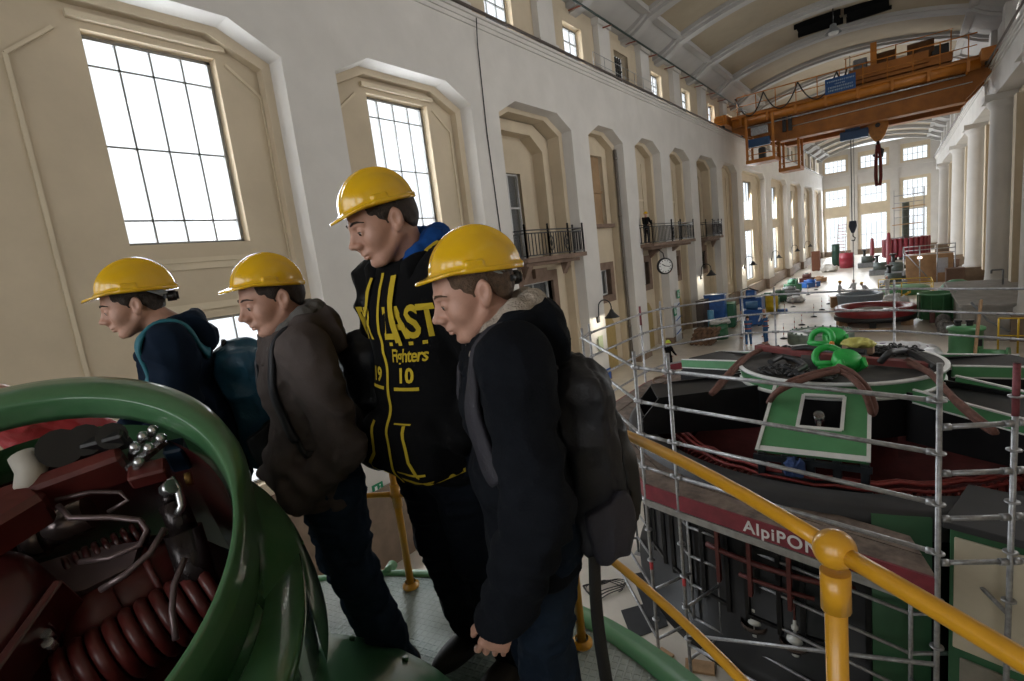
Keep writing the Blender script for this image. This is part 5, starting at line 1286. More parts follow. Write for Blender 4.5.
def shackle(px_, py_, z, rot, lab, kind):
    P = onz(px_, py_, z); t = thing('snatch_block' if kind else 'shackle', lab, 'lifting gear', P, rot, 'bright green lifting gear on the hub'); M_ = rotm(rot, -.55); D = lambda *v: P + M_ @ np.array(v)
    m = MB()
    if kind:
        m.lathe([(.01, .12), (.17, .12), (.20, .09), (.20, -.03), (.17, -.06), (.01, -.06)], D(0, 0, .20), 24, M_ @ rotm(0, 1.0)); m.obox(D(-.10, 0, .10), (.22, .30, .12), M_, .02); m.obox(D(.06, .16, .10), (.30, .05, .16), M_, .01); m.obox(D(.06, -.16, .10), (.30, .05, .16), M_, .01); m.build('cheek_plate', SHGR, t)
    else:
        m.tube([D(.02 * cos(a), .19 * sin(a), .22 + .17 * cos(a)) for a in np.linspace(0, 2 * pi, 24)[:-1]], .055, 10, closed=True); m.obox(D(.0, .0, .05), (.12, .34, .10), M_, .02); m.build('ring', SHGR, t)
    m = MB(); m.cyl(D(.05, -.20, .10), D(.05, .20, .10), .045, n=10); m.build('pin', SHGR, t)
    m = MB(); m.cyl(D(.05, .20, .10), D(.05, .25, .10), .055, n=6); m.build('nut', mat('orange_nut', (.5, .16, .02), .5), t)
shackle(830, 370, 4.04, -1.3, 'bright green lifting ring standing in the near pair', 0); shackle(850, 373, 4.04, -1.0, 'bright green snatch block in the near pair, nearest the hatch', 1)
shackle(819, 349, 4.04, -1.9, 'bright green lifting ring in the far pair', 0); shackle(836, 347, 4.04, -1.2, 'bright green snatch block in the far pair, by the tan bag', 1)
def chainheap(name, lab, px_, py_, z, r, n, seed, mt=None):
    R = random.Random(seed); P = onz(px_, py_, z); m = MB()
    for k in range(n):
        a = R.random() * 6.28; q = r * sqrt(R.random()); c = P + np.array((q * cos(a), q * sin(a) * .7, .035 + .09 * R.random() * (1 - q / r))); u = np.array((R.uniform(-1, 1), R.uniform(-1, 1), R.uniform(-.5, .5))); u /= np.linalg.norm(u); w = np.cross(u, (0.1, .2, 1)); w /= np.linalg.norm(w)
        m.tube([c + u * .06 * cos(t) + w * .035 * sin(t) for t in np.linspace(0, 2 * pi, 9)[:-1]], .014, 5, closed=True)
    o = loose(name, lab, 'chain', m, mt or IRON); o['kind'] = 'stuff'
chainheap('chain_heap', 'heap of dark chain at the left rim of the hub cover', 785, 372, 4.02, .38, 90, 1); chainheap('chain_heap', 'heap of dark chain near the far left edge of the hub', 787, 352, 4.02, .30, 60, 2)
chainheap('chain_heap', 'heap of dark chain below the near green shackles', 812, 378, 4.02, .30, 60, 9)
chainheap('chain_heap', 'heap of black slings and chain on the far right of the hub', 893, 352, 4.02, .42, 80, 3)
for k, (L, lab) in enumerate(((((792, 350, 4.14), (806, 347, 4.2), (822, 350, 4.16), (838, 354, 4.14), (850, 350, 4.18), (866, 352, 4.16)), 'black round sling lying across the far half of the hub'), (((880, 362, 4.12), (890, 352, 4.3), (905, 350, 4.2), (920, 358, 4.12), (936, 368, 4.1)), 'black round sling heaped at the right rim of the hub'), (((770, 362, 4.12), (782, 356, 4.16), (797, 360, 4.12), (806, 366, 4.12), (795, 372, 4.12)), 'black round sling curled near the left rim of the hub'))):
    m = MB(); P = np.array(slingpath(L)); t = np.linspace(0, len(P) - 1, 36); i = np.minimum(t.astype(int), len(P) - 2); P = P[i] + (P[i + 1] - P[i]) * (t - i)[:, None]
    for _ in range(3): P[1:-1] = (P[:-2] + 2 * P[1:-1] + P[2:]) / 4
    m.tube(P, .05, 8); loose('round_sling', lab, 'sling', m, IRON)
m = MB(); P = onz(858, 354, 4.03); m.obox(P + (0, 0, .10), (.42, .34, .2), rotm(.4), .04); loose('canvas_bag', 'small tan canvas bag on the far side of the hub', 'bag', m, mat('tan_canvas', (.33, .22, .15), .9, bump=.4, bscale=30))
def blob(name, lab, cat, P, r, mt, seed=0, group=None, res=None):
    P = np.array(P, float); o = thing(name, lab, cat, P, 0, group) if False else None
    R = random.Random(seed); off = R.random() * 9
    def fn(p): return p.ell((0, 0, r[2] * .7), r) + np.abs(noise3(p.x * 2.2 / max(r) + off, p.y * 2.2 / max(r), p.z * 2.2 / max(r))) * max(r) * .6 - .12 * max(r)
    V, F = nets(lambda p: smax(fn(p), -p.z, .01), (-r[0] * 1.4, -r[1] * 1.4, -.05), (r[0] * 1.4, r[1] * 1.4, r[2] * 2), res or max(r) / 14)
    ob = rawmesh(name, V, F, None, mt); ob.location = P; WM[ob.name] = Matrix.Translation(Vector(P)); return tag(ob, lab, cat, group)
blob('work_glove', 'crumpled yellow work gloves on the tan bag', 'glove', onz(858, 347, 4.20), (.22, .14, .09), mat('pale_yellow_rubber', (.50, .46, .12), .6, var=.2), 4)
blob('cloth', 'blue rag hanging at the foot of the green hatch', 'cloth', (-1.18, 7.46, 3.0), (.12, .07, .16), mat('blue_rag', (.03, .06, .17), .9), 5)

# ---- scaffolding ring
scf = thing('scaffolding', 'ring of steel tube scaffolding with planked deck around the opened generator', 'scaffolding', (GC[0], GC[1], 0))
SP = dict(b=(-5.12, 8.85), e=(-3.02, 6.61), f=(-2.47, 6.45), j=(.27, 5.77), k=(.80, 6.05), l=(2.6, 7.4), a=(-5.25, 9.4), c=(-5.22, 12.0), d=(-5.02, 12.85), g=(-3.43, 14.62), h=(-2.68, 14.85), i=(-.14, 14.8), r=(2.4, 13.4), s=(3.6, 11.2))
REDT = mat('red_marking_paint', (.55, .05, .06), .55, var=.3, scale=20); STD = mat('weathered_galvanised_tube', (.36, .36, .37), .42, .65, var=.35, scale=14)
TOPZ = dict(k=5.0, j=5.05, f=4.95, e=4.93)
for n_, (x, y) in SP.items():
    m = MB(); zt = TOPZ.get(n_, 4.9); m.cyl((x, y, .05), (x, y, zt), .0245, n=10)
    for z in np.arange(.7, zt, .5): m.lathe([(.026, -.006), (.058, -.006), (.058, .006), (.026, .006)], (x, y, z), 12)
    m.box((x - .075, y - .075, 0), (x + .075, y + .075, .02)); m.cyl((x, y, .02), (x, y, .3), .018, n=8)
    o = m.build('standard', STD, scf)
    m = MB(); m.cyl((x, y, 3.9 + .1 * (len(n_) % 2)), (x, y, 4.0), .027, n=10); m.cyl((x, y, 1.55), (x, y, 1.68), .027, n=10); m.build('red_band', REDT, o)
    if n_ in 'kc':
        m = MB(); m.cyl((x, y, zt - .48), (x, y, zt), .0275, n=10); m.build('red_tube_end', mat('dull_maroon_tube', (.20, .05, .06), .55, .3, var=.4, scale=14), o)
for (u, v) in ('be', 'ef', 'fj', 'ba', 'ac', 'cd', 'dg', 'gh', 'hi', 'ir', 'rs', 'jk', 'kl', 'ls'):
    for z in (4.7, 4.2, 3.7, 3.2) if u + v not in ('jk', 'kl') else (4.45, 4.0, 3.55, 3.1):
        m = MB(); A, B = np.array((*SP[u], z)), np.array((*SP[v], z)); d = (B - A) / np.linalg.norm(B - A)
        m.cyl(A + d * .03, B - d * .03, .0245, n=10); m.cyl(A + d * .02, A + d * .09, .034, n=8); m.cyl(B - d * .09, B - d * .02, .034, n=8); m.build('guard_rail', STD, scf)
# inner standards, lower ledgers, brace
INN = []
for u in 'befjk':
    P = np.array(SP[u]); d = (GC[:2] - P) / np.linalg.norm(GC[:2] - P); Q = P + d * .74; INN.append(Q)
    m = MB(); m.cyl((*Q, .05), (*Q, 2.86), .0245, n=10); m.box((Q[0] - .075, Q[1] - .075, 0), (Q[0] + .075, Q[1] + .075, .02)); m.build('inner_standard', STD, scf)
    for z in (.35, 1.2, 2.55): m = MB(); m.cyl((*P, z), (*Q, z), .022, n=8); m.build('transom', STD, scf)
for i in range(len(INN) - 1):
    for z in (2.0, 1.5, 1.0, .4): m = MB(); m.cyl((*INN[i], z), (*INN[i + 1], z), .0225, n=8); m.build('ledger', STD, scf)
for (u, v, z) in (('b', 'e', 1.2), ('b', 'e', .35), ('f', 'j', .6)): m = MB(); m.cyl((*SP[u], z), (*SP[v], z), .0225, n=8); m.build('ledger', STD, scf)
m = MB(); m.cyl((SP['f'][0], SP['f'][1], .75), (SP['j'][0], SP['j'][1], 2.0), .024, n=10); m.build('brace', STD, scf)
DECK = mat('dusty_brown_deck_board', (.17, .125, .10), .85, var=.5, scale=6, bump=.2, bscale=30); FASC = mat('dark_red_fascia', (.20, .022, .035), .55, var=.3, scale=5); FASG = mat('grey_alu_beam', (.33, .32, .31), .45, .5, var=.3)
decks = [('b', 'e'), ('e', 'f'), ('f', 'j'), ('a', 'b'), ('a', 'c'), ('c', 'd'), ('d', 'g'), ('g', 'h'), ('h', 'i'), ('i', 'r'), ('r', 's')]
for (u, v) in decks:
    A, B = np.array(SP[u]), np.array(SP[v]); Ai, Bi = [P + (GC[:2] - P) / np.linalg.norm(GC[:2] - P) * .78 for P in (A, B)]
    m = MB()
    for t0, t1 in ((.03, .49), (.52, .98)):
        q = [A + (Ai - A) * t0, B + (Bi - B) * t0, B + (Bi - B) * t1, A + (Ai - A) * t1]
        m.add([(*p, 2.93) for p in q] + [(*p, 2.87) for p in q], [(0, 1, 2, 3), (7, 6, 5, 4), (0, 4, 5, 1), (1, 5, 6, 2), (2, 6, 7, 3), (3, 7, 4, 0)])
    m.build('deck_board', DECK, scf)
    m = MB(); m.beam((*A, 2.82), (*B, 2.82), .03, .22); fo = m.build('fascia', FASC, scf)
    m = MB(); m.beam((*A, 2.65), (*B, 2.65), .05, .10); m.build('deck_beam', FASG, scf)
    if u + v == 'fj':
        c = bpy.data.curves.new('t', 'FONT'); c.body = 'AlpiPONT'; c.size = .215; c.extrude = .002; c.space_character = 1.12; c.offset = .004
        o = bpy.data.objects.new('t', c); COL.objects.link(o); bpy.context.view_layer.update()
        me = bpy.data.meshes.new_from_object(o.evaluated_get(bpy.context.evaluated_depsgraph_get())); bpy.data.objects.remove(o)
        d = (B - A) / np.linalg.norm(B - A); nrm = np.array((d[1], -d[0]))
        V = [(*(A + d * (.93 + v_.co.x) + nrm * (.018 + v_.co.z)), 2.75 + v_.co.y) for v_ in me.vertices]; F = [tuple(p.vertices) for p in me.polygons]
        mt = MB(); mt.add(V, F); mt.build('fascia_lettering', mat('white_lettering', (.68, .66, .66), .6), fo)
for (u, v, z, c_) in (('d', 'g', 3.1, 0), ('i', 'r', 3.1, 1), ('r', 's', 3.1, 1)):
    m = MB(); m.beam((*SP[u], z), (*SP[v], z), .03, .18); m.build('toe_board', FASC, scf)
blob('glove', 'pale glove lying on the deck at the right of the hub', 'glove', (1.35, 13.6, 2.94), (.16, .1, .05), mat('pale_leather', (.45, .40, .33), .9), 8)
m = MB(); A = onz(968, 374, 2.0); q = onz(973, 370, 0); m.beam(q, ony(981, 300, q[1] + .6), .42, .08, (1, 0, 0)); loose('timber_plank', 'pale timber plank leaning upright behind the right-hand scaffolding', 'plank', m, WOOD)
# rubber mats and cable on the near floor, timber pads
for k, (pts, lab) in enumerate(((((660, 548), (705, 540), (735, 620), (690, 640)), 'large black rubber mat beside the scaffolding feet'), (((621, 611), (660, 600), (668, 626), (632, 640)), 'small black rubber mat on the near floor'), (((632, 575), (655, 570), (672, 612), (648, 618)), 'black rubber mat between the two others'))):
    m = MB(); P = [onz(x, y, 0.0) for x, y in pts]; m.add([p + (0, 0, .012 + .004 * k) for p in P] + [p + (0, 0, .001) for p in P], [(3, 2, 1, 0), (4, 5, 6, 7), (0, 1, 5, 4), (1, 2, 6, 5), (2, 3, 7, 6), (3, 0, 4, 7)]); loose('rubber_mat', lab, 'mat', m, mat('black_rubber', (.022, .022, .024), .7), 'black mats on the floor')
R_ = random.Random(5); m = MB(); P0 = onz(604, 590, 0)
m.tube([P0 + np.array((.28 * cos(t) + .06 * sin(3.1 * t), .3 * sin(t * 1.05) + .05 * cos(2 * t), .02 + .004 * t)) for t in np.linspace(0, 22, 130)], .010, 5); loose('cable', 'loose coils of thin black cable on the near floor', 'cable', m, BLACK)
m = MB(); m.tube([onz(x, y, .03) for x, y in ((672, 610), (690, 625), (715, 640), (740, 660), (760, 685))], .035, 8); m.tube([onz(x, y, .03) for x, y in ((668, 604), (680, 612))], .035, 8); loose('green_hose', 'pale green hose lying along the foot of the generator', 'hose', m, mat('mint_green_hose', (.10, .32, .20), .5))
for k, (x, y) in enumerate(((700, 668), (660, 660))):
    P = onz(x, y, 0); m = MB(); m.obox(P + (0, 0, .022), (.42, .24, .04), rotm(.3 + k), .005); loose('timber_pad', 'timber pad under the scaffolding foot, %s one' % ('right' if k == 0 else 'left'), 'timber', m, WOOD, 'timber pads')
m = MB(); P = np.array((-2.02, 6.95, 2.35)); m.obox(P, (.10, .06, .30), None, .01); loose('blue_tag', 'small bright blue board hanging under the scaffold deck', 'board', m, mat('bright_blue_plastic', (.02, .22, .55), .5))
# ================================================================ fittings on the left wall
def balcony(y0, y1, z, xf, label):
    t = thing('balcony', label, 'balcony', (XL, (y0 + y1) / 2, z - .4)); xb = XL - 1.5
    m = MB(); m.prism([(xb, y0), (xf, y0 + .25), (xf + .12, (y0 + y1) / 2 - .8), (xf + .12, (y0 + y1) / 2 + .8), (xf, y1 - .25), (xb, y1)], .18, None, (0, 0, z - .18)); m.build('slab', STONE, t)
    m = MB(); yc = (y0 + y1) / 2
    m.prism([(xb, y0 + .3), (xf - .25, y0 + .5), (xf - .25, y1 - .5), (xb, y1 - .3)], .14, None, (0, 0, z - .34))
    for y in (yc - 1.5, yc + 1.5): m.prism([(XL - .4, z - .34), (xf - .35, z - .34), (XL - .3, z - .85)], .3, np.array([(1, 0, 0), (0, 0, 1), (0, -1, 0)]).T, (0, y, 0))
    m.build('corbel', STONE, t)
    P = [(XL - .35, y0 + .12), (xf - .08, y0 + .34), (xf + .03, yc - .78), (xf + .03, yc + .78), (xf - .08, y1 - .34), (XL - .35, y1 - .12)]
    r = MB(); ns = 0
    for a, b in zip(P, P[1:]):
        a, b = np.array(a), np.array(b)
        for zz in (.08, .93, 1.05): r.beam((*a, z + zz), (*b, z + zz), .05, .045)
        n = max(2, int(np.linalg.norm(b - a) / .19))
        for k in range(1, n): q = a + (b - a) * k / n; r.beam((*q, z + .08), (*q, z + .93), .03, .03, (1, 0, 0))
        for q in (a, b): r.beam((*q, z), (*q, z + 1.2), .06, .06, (1, 0, 0)); r.sphere((*q, z + 1.24), .05, 8, 6)
    for s in (-1, 1):     # scrolled roundel panels
        for q in ((yc + s * .6),):
            r.tube([(xf + .04, q + .16 * cos(t_), z + .5 + .30 * sin(t_)) for t_ in np.linspace(0, 2 * pi, 18)[:-1]], .02, 5, closed=True); r.tube([(xf + .04, q + .07 * cos(t_), z + .5 + .12 * sin(t_)) for t_ in np.linspace(0, 2 * pi, 12)[:-1]], .016, 5, closed=True)
    r.build('iron_railing', IRON, t)
    return t
balcony(15.7, 20.85, 6.42, XL + .35, 'stone balcony with black iron railing in the first balcony bay, over the frosted window')
balcony(27.3, 35.1, 6.42, XL + .75, 'long stone balcony with black iron railing where a helmeted person stands')
balcony(38.6, 43.4, 6.42, XL + .35, 'far stone balcony with black iron railing beyond the clock')
def wall_lamp(y, z, lab):
    t = thing('wall_lamp', lab, 'wall lamp', (XL, y, z), 0, 'gooseneck wall lamps'); x = XL + .02
    m = MB(); m.obox((x + .05, y, z), (.1, .2, .3), None, .02); m.build('bracket', IRON, t)
    m = MB(); m.tube([(x + .08, y, z + .1), (x + .12, y, z + .6)] + [(x + .12 + .33 * (1 - cos(a)), y, z + .6 + .33 * sin(a)) for a in np.linspace(.3, pi, 9)] + [(x + .78, y, z + .45)], .03, 8); m.build('arm', IRON, t)
    m = MB(); m.lathe([(.05, .48), (.09, .42), (.12, .34), (.30, .14), (.36, .08), (.34, .08), (.10, .30)], (x + .78, y, z), 20); m.build('shade', IRON, t)
    m = MB(); m.sphere((x + .78, y, z + .20), .09, 12, 8); m.build('bulb', mat('lit_bulb', (.9, .85, .7), .3, emit=(1, .85, .6, 3)), t)
    l = bpy.data.lights.new('lamp_glow', 'POINT'); l.energy = 55; l.color = (1, .93, .75); l.shadow_soft_size = .06; q = bpy.data.objects.new('lamp_glow', l); COL.objects.link(q); q.parent = t; q.location = (.80, 0, .05)
wall_lamp(21.6, 3.15, 'black gooseneck wall lamp nearest the scaffolding'); wall_lamp(37.7, 3.6, 'second black gooseneck wall lamp, past the clock'); wall_lamp(50.8, 3.3, 'third black gooseneck wall lamp along the left wall'); wall_lamp(63.3, 3.1, 'fourth black gooseneck wall lamp along the left wall'); wall_lamp(76.2, 3.1, 'fifth black gooseneck wall lamp, near the far end'); wall_lamp(88.2, 3.1, 'sixth and farthest black gooseneck wall lamp')
t = thing('wall_clock', 'round white clock in a black case hanging under the long balcony', 'clock', (XL + .6, 29.3, 4.5))
CKM = np.array([(0, 1, 0), (0, 0, 1), (1, 0, 0)]).T
CKM = (lambda a: np.array([(-sin(a), cos(a), 0), (0, 0, 1), (cos(a), sin(a), 0)]).T)(-.75)
cp_ = np.array((XL + .6, 29.3, 5.04))
m = MB(); m.lathe([(.01, -.1), (.43, -.1), (.48, -.05), (.48, .09), (.40, .11)], cp_, 36, CKM); m.build('case', IRON, t)
m = MB(); m.disc(cp_ + CKM @ np.array((0, 0, .085)), .41, 36, CKM); m.build('dial', mat('white_dial', (.7, .7, .68), .4), t)
m = MB()
for k in range(12): a = k * pi / 6; m.beam(cp_ + CKM @ np.array((.30 * sin(a), .30 * cos(a), .095)), cp_ + CKM @ np.array((.37 * sin(a), .37 * cos(a), .095)), .035, .012, CKM[:, 2])
m.beam(cp_ + CKM @ np.array((0, 0, .1)), cp_ + CKM @ np.array((-.20, .12, .1)), .05, .012, CKM[:, 2]); m.beam(cp_ + CKM @ np.array((0, 0, .1)), cp_ + CKM @ np.array((.28, -.06, .1)), .035, .012, CKM[:, 2]); m.build('hands_and_marks', IRON, t)
m = MB(); m.tube([cp_ + (0, 0, .48), cp_ + (-.05, .02, .75), cp_ + (-.3, 0, 1.0)], .03, 6); m.build('hanger', IRON, t)
m = MB(); m.cyl((XL - .40, 26.03, 0), (XL - .40, 26.03, 11.5), .085, n=14)
for z in (2, 5, 8, 11): m.cyl((XL - .40, 26.03, z), (XL - .40, 26.03, z + .12), .10, n=14)
loose('drainpipe', 'tall grey-brown drainpipe in the corner of the fourth arch', 'pipe', m, mat('grey_brown_pipe', (.16, .14, .12), .7))
m = MB(); m.tube([(XL + .21, 14.75, 14.6), (XL + .05, 14.85, 13.9), (XL + .03, 14.8, 11), (XL + .03, 14.9, 7), (XL + .03, 14.8, 3)], .02, 6); loose('wall_cable', 'thin black cable hanging down the pier between second and third arches', 'cable', m, BLACK)
m = MB(); m.cyl((XC + .75, YN, 17.25), (XC + .75, 112, 17.25), .05, n=8); o = loose('conductor_pipe', 'long green-black pipe on red brackets under the ceiling cove at left', 'pipe', m, mat('green_black_pipe', (.02, .035, .03), .5))
for y in range(7, 60, 3):
    m = MB(); m.cyl((XC + .1, y + .4, 17.25), (XC + .78, y + .4, 17.22), .035, n=6); m.build('pipe_bracket', mat('rust_red_bracket', (.25, .06, .03), .6), o)
# thin ledge railing, signs on the piers
m = MB()
for y in np.arange(23.6, 32, 1.2): m.cyl((XL + .02, y, ZL), (XL + .02, y, ZL + .9), .014, n=6)
for z in (.45, .9): m.cyl((XL + .02, 23.6, ZL + z), (XL + .02, 31.6, ZL + z), .014, n=6)
loose('ledge_railing', 'thin wire railing on the left ledge by the dark grated door', 'railing', m, GREYST)
def sign(y, z, w, h, mt, lab, x=XL + .02, yaw=0):
    t = thing('exit_sign', lab, 'sign', (x, y, z)); m = MB(); m.obox((x, y, z), (.02, w, h)); m.build('plate', mt, t)
    m = MB(); g = (w + h) / 2
    m.obox((x + .014, y - .18 * w, z), (.006, .22 * w, .62 * h)); m.beam((x + .014, y + .05 * w, z - .25 * h), (x + .014, y + .2 * w, z + .1 * h), .004, .08 * g, (1, 0, 0)); m.beam((x + .014, y + .2 * w, z + .1 * h), (x + .014, y + .3 * w, z - .25 * h), .004, .07 * g, (1, 0, 0)); m.sphere((x + .014, y + .22 * w, z + .27 * h), (.006, .07 * w, .09 * h), 8, 6)
    m.build('pictogram', mat('white_sign_paint', (.75, .78, .75), .5), t)
SIGNG = mat('safety_green', (.005, .22, .10), .5)
sign(7.98, .62, .36, .30, SIGNG, 'green running-man exit sign on the pier behind the tall boy'); sign(31.9, 2.0, .5, .6, SIGNG, 'green running-man exit sign low on a pier', XL + .1); sign(32.7, 3.0, .5, .55, SIGNG, 'small green first-aid sign at the top of the striped poster pier', XL + .1)
m = MB(); m.obox((XL + .09, 32.3, 1.2), (.02, 1.0, 2.6)); o = loose('poster', 'tall white poster with blue stripes on a pier', 'poster', m, mat('white_poster', (.62, .64, .68), .6))
for k in range(3): m = MB(); m.beam((XL + .105, 31.85, .5 + k * .85), (XL + .105, 32.75, .72 + k * .85), .01, .12, (1, 0, 0)); m.build('blue_stripe', mat('poster_blue', (.03, .10, .35), .6), o)
m = MB(); m.obox((XL + .09, 21.6, 1.95), (.02, .45, .8)); loose('notice', 'pale green notice under the nearest gooseneck lamp', 'notice', m, mat('pale_green_paper', (.42, .48, .32), .8))
m = MB(); m.obox((XL + .09, 21.9, .35), (.02, .9, .55)); loose('blue_notice', 'small blue notice near the foot of the lamp pier', 'notice', m, mat('notice_blue', (.02, .08, .30), .6))

# ================================================================ small figures further down the hall
def worker(P, yaw, top, trs, hat, lab, h=1.76, bend=.0, arms=.35, group=None, suit=False):
    s = h / 1.76; t = thing('person', lab, 'person', P, yaw, group); t.scale = (s, s, s); WM[t.name] = WM[t.name] @ Matrix.Scale(s, 4)
    Rl = rotm(0, bend); pv = np.array((0, 0, .92)); T = lambda *v: pv + Rl @ (np.array(v, float) - pv)
    sh = {q: T(0, q * .17, 1.42) for q in (1, -1)}; el = {q: T(.05 + arms * .2, q * .23, 1.15) for q in (1, -1)}; wr = {q: T(.12 + arms * .6, q * .15, 1.0 + arms * .15) for q in (1, -1)}
    hd = T(.03, 0, 1.62)
    def body(p, g=0.0, legs=True):
        d = p.flat(T(0, 0, .86), T(0, 0, 1.1), (.10 + g, .15 + g), (.095 + g, .14 + g)); d = smin(d, p.flat(T(0, 0, 1.1), T(0, 0, 1.38), (.095 + g, .14 + g), (.10 + g, .17 + g)), .05)
        for q in (1, -1):
            d = smin(d, p.chain([sh[q], el[q], wr[q]], [.058 + g, .046 + g, .034 + g]), .03)
            if legs: d = smin(d, p.chain([(0, q * .09, .9), (.02, q * .11, .5), (-.02, q * .12, .08)], [.085 + g, .06 + g, .05 + g]), .03)
        return d
    def skin(p):
        q = p.xf(rotm(0, bend * .6 + .1), hd); d = smin(q.ell((0, 0, .02), (.095, .075, .105)), q.ell((.03, 0, -.05), (.055, .055, .07)), .03); d = smin(d, q.ell((.1, 0, -.025), (.018, .014, .022)), .01)
        for k in (1, -1): d = smin(d, q.ell((-.01, k * .077, -.01), (.02, .01, .03)), .008)
        d = smin(d, p.cap(hd + (0, 0, -.05), T(0, 0, 1.42), .05), .03); d = smin(d, body(p, -.02), .02)
        for k in (1, -1): d = smin(d, p.cap(wr[k], wr[k] + (wr[k] - el[k]) * .35, .034, .02), .02)
        for k in (1, -1): d = smin(d, p.ell((.05, k * .12, .045), (.13, .05, .05)), .02)
        return d
    sdf('body', skin, (-.35, -.4, -.01), (.75, .4, 1.85), .017, SKIN, t)
    fold = lambda p: np.abs(noise3(p.x * 9, p.y * 9, p.z * 9)) * .03
    sdf('overall' if suit else 'jacket', lambda p: smax(body(p, .014, suit) + fold(p), -(p.z - (.10 if suit else .82)), .01), (-.35, -.45, 0), (.75, .45, 1.65), .016, top, t)
    if not suit: sdf('trousers', lambda p: smax(np.minimum(p.chain([(0, .09, .95), (.02, .11, .5), (-.02, .12, .07)], [.11, .08, .07]), p.chain([(0, -.09, .95), (.02, -.11, .5), (-.02, -.12, .07)], [.11, .08, .07])) + fold(p), -(p.z - .06), .01), (-.25, -.3, 0), (.3, .3, 1.1), .016, trs, t)
    if hat: sdf('hard_hat', lambda p: helmet_shell(p.xf(rotm(0, bend * .6 - .05), hd + (.0, 0, .05))), hd - .22, hd + .24, .009, hat, t)
    return t
BLUEW = mat('blue_workwear', (.025, .085, .20), .85, var=.2, scale=8); WHITEW = mat('white_coverall', (.62, .63, .66), .8, var=.15, scale=6); HVIS = mat('orange_band', (.45, .12, .06), .8)
for (P, yw, lab) in (((-6.95, 30.7, 0), 1.9, 'worker in blue overalls standing with back to the viewer, left of two'), ((-6.2, 31.5, 0), 2.9, 'worker in blue overalls facing left, right of two')):
    t = worker(P, yw, BLUEW, BLUEW, None, lab, suit=True)
    m = MB(); m.lathe([(.195, 1.28), (.20, 1.33)], P, 20); m.lathe([(.178, 1.0), (.18, 1.05)], P, 20); m.build('reflective_band', HVIS, t)
    m = MB(); m.sphere((P[0] + .02 * cos(yw), P[1] + .02 * sin(yw), 1.66), (.095, .09, .10), 12, 8); m.build('hair', HAIRM, t)
worker((-7.75, 33.0, 0), 2.6, WHITEW, WHITEW, None, 'worker in a white coverall behind the two in blue, left one', suit=True)
worker((-6.6, 33.4, 0), -2.0, WHITEW, WHITEW, None, 'worker in a white coverall behind the two in blue, right one', suit=True)
worker((-8.93, 23.45, 0), -.4, BLKCL, BLKCL, mat('lime_helmet', (.45, .55, .05), .3), 'person in black with a lime helmet by the dark doorway')
worker((-3.9, 47.6, 0), .2, WHITEW, WHITEW, HATY, 'worker in a white coverall and yellow helmet by the pale ring', suit=True)
worker((-3.0, 48.4, 0), 2.5, WHITEW, WHITEW, None, 'worker in a white coverall, second from the left by the pale ring', suit=True)
worker((-2.0, 47.2, 0), 2.8, WHITEW, WHITEW, HATY, 'worker in a white coverall bending over the pale ring', bend=.7, suit=True)
worker((-.9, 49.6, 0), 2.4, WHITEW, WHITEW, None, 'worker in a white coverall, rightmost by the pale ring', suit=True)
worker((XL + .3, 27.75, 6.42), -.6, BLKCL, BLKCL, HATY, 'person in dark clothes with a yellow helmet on the long balcony')

# ================================================================ things standing on the hall floor
def ring_part(name, lab, cat, c, prof, mt, n=64, extra=None):
    t = thing(name, lab, cat, c); m = MB(); m.lathe(prof, c, n); m.build('ring', mt, t)
    return t
TURQ = mat('grey_green_machined', (.20, .26, .22), .45, .3, var=.3, scale=3)
t = ring_part('turbine_cover', 'round grey-green machined cover with a dark centre hole on the floor', 'machine part', (-3.5, 31.3, 0), [(1.52, .1), (1.55, .2), (1.55, .62), (1.48, .72), (1.3, .72), (1.25, .62), (.75, .66), (.7, .8), (.42, .8), (.4, .4), (.02, .35)], TURQ)
m = MB(); m.lathe([(1.20, .66), (1.0, .69), (.8, .69)], (-3.5, 31.3, 0), 48); m.build('machined_face', mat('pale_machined_metal', (.5, .52, .5), .35, .6), t)
for k in range(24): a = k * pi / 12; m = MB(); m.cyl((-3.5 + 1.40 * cos(a), 31.3 + 1.40 * sin(a), .70), (-3.5 + 1.40 * cos(a), 31.3 + 1.40 * sin(a), .80), .05, n=6); m.build('bolt', TURQ, t)
for k in range(3): m = MB(); a = k * 2.1; m.obox((-3.5 + 1.2 * cos(a), 31.3 + 1.2 * sin(a), .05), (.4, .4, .1), rotm(a)); m.build('timber_block', WOOD, t)
# red ring on trestles
RC_ = (-1.35, 37.9, 0)
t = ring_part('rotor_rim', 'large round dark red ring with an inner grey flange lying on blocks', 'machine part', RC_, [(2.0, .5), (2.02, .35), (1.75, .3), (1.6, .45), (1.55, 1.0), (1.75, 1.08), (2.0, 1.08), (2.06, 1.0), (2.06, .7), (2.0, .5)], mat('wine_red_paint', (.21, .018, .022), .4, var=.2, scale=3, coat=.2), 80)
m = MB(); m.lathe([(1.25, .55), (1.25, .82), (1.0, .86), (.55, .86), (.5, .6)], RC_, 48); m.build('inner_flange', mat('pale_machined_metal', (.5, .52, .5), .35, .6), t)
m = MB()
for k in range(6): a = k * pi / 3 + .2; m.beam((RC_[0] + 1.1 * cos(a), RC_[1] + 1.1 * sin(a), .68), (RC_[0] + 1.7 * cos(a), RC_[1] + 1.7 * sin(a), .68), .16, .18)
m.build('spoke', mat('wine_red_paint', (.21, .018, .022)), t)
m = MB(); m.lathe([(2.0, .3), (2.08, .3), (2.08, .55), (2.0, .6)], RC_, 64); m.build('lower_band', BLACK, t)
for k in range(6): a = k * pi / 3 - pi / 2; m = MB(); m.obox((RC_[0] + 1.85 * cos(a), RC_[1] + 1.85 * sin(a), .16), (.5, .32, .32), rotm(a), .01); m.build('support_block', WOOD if k % 2 else BLACK, t)
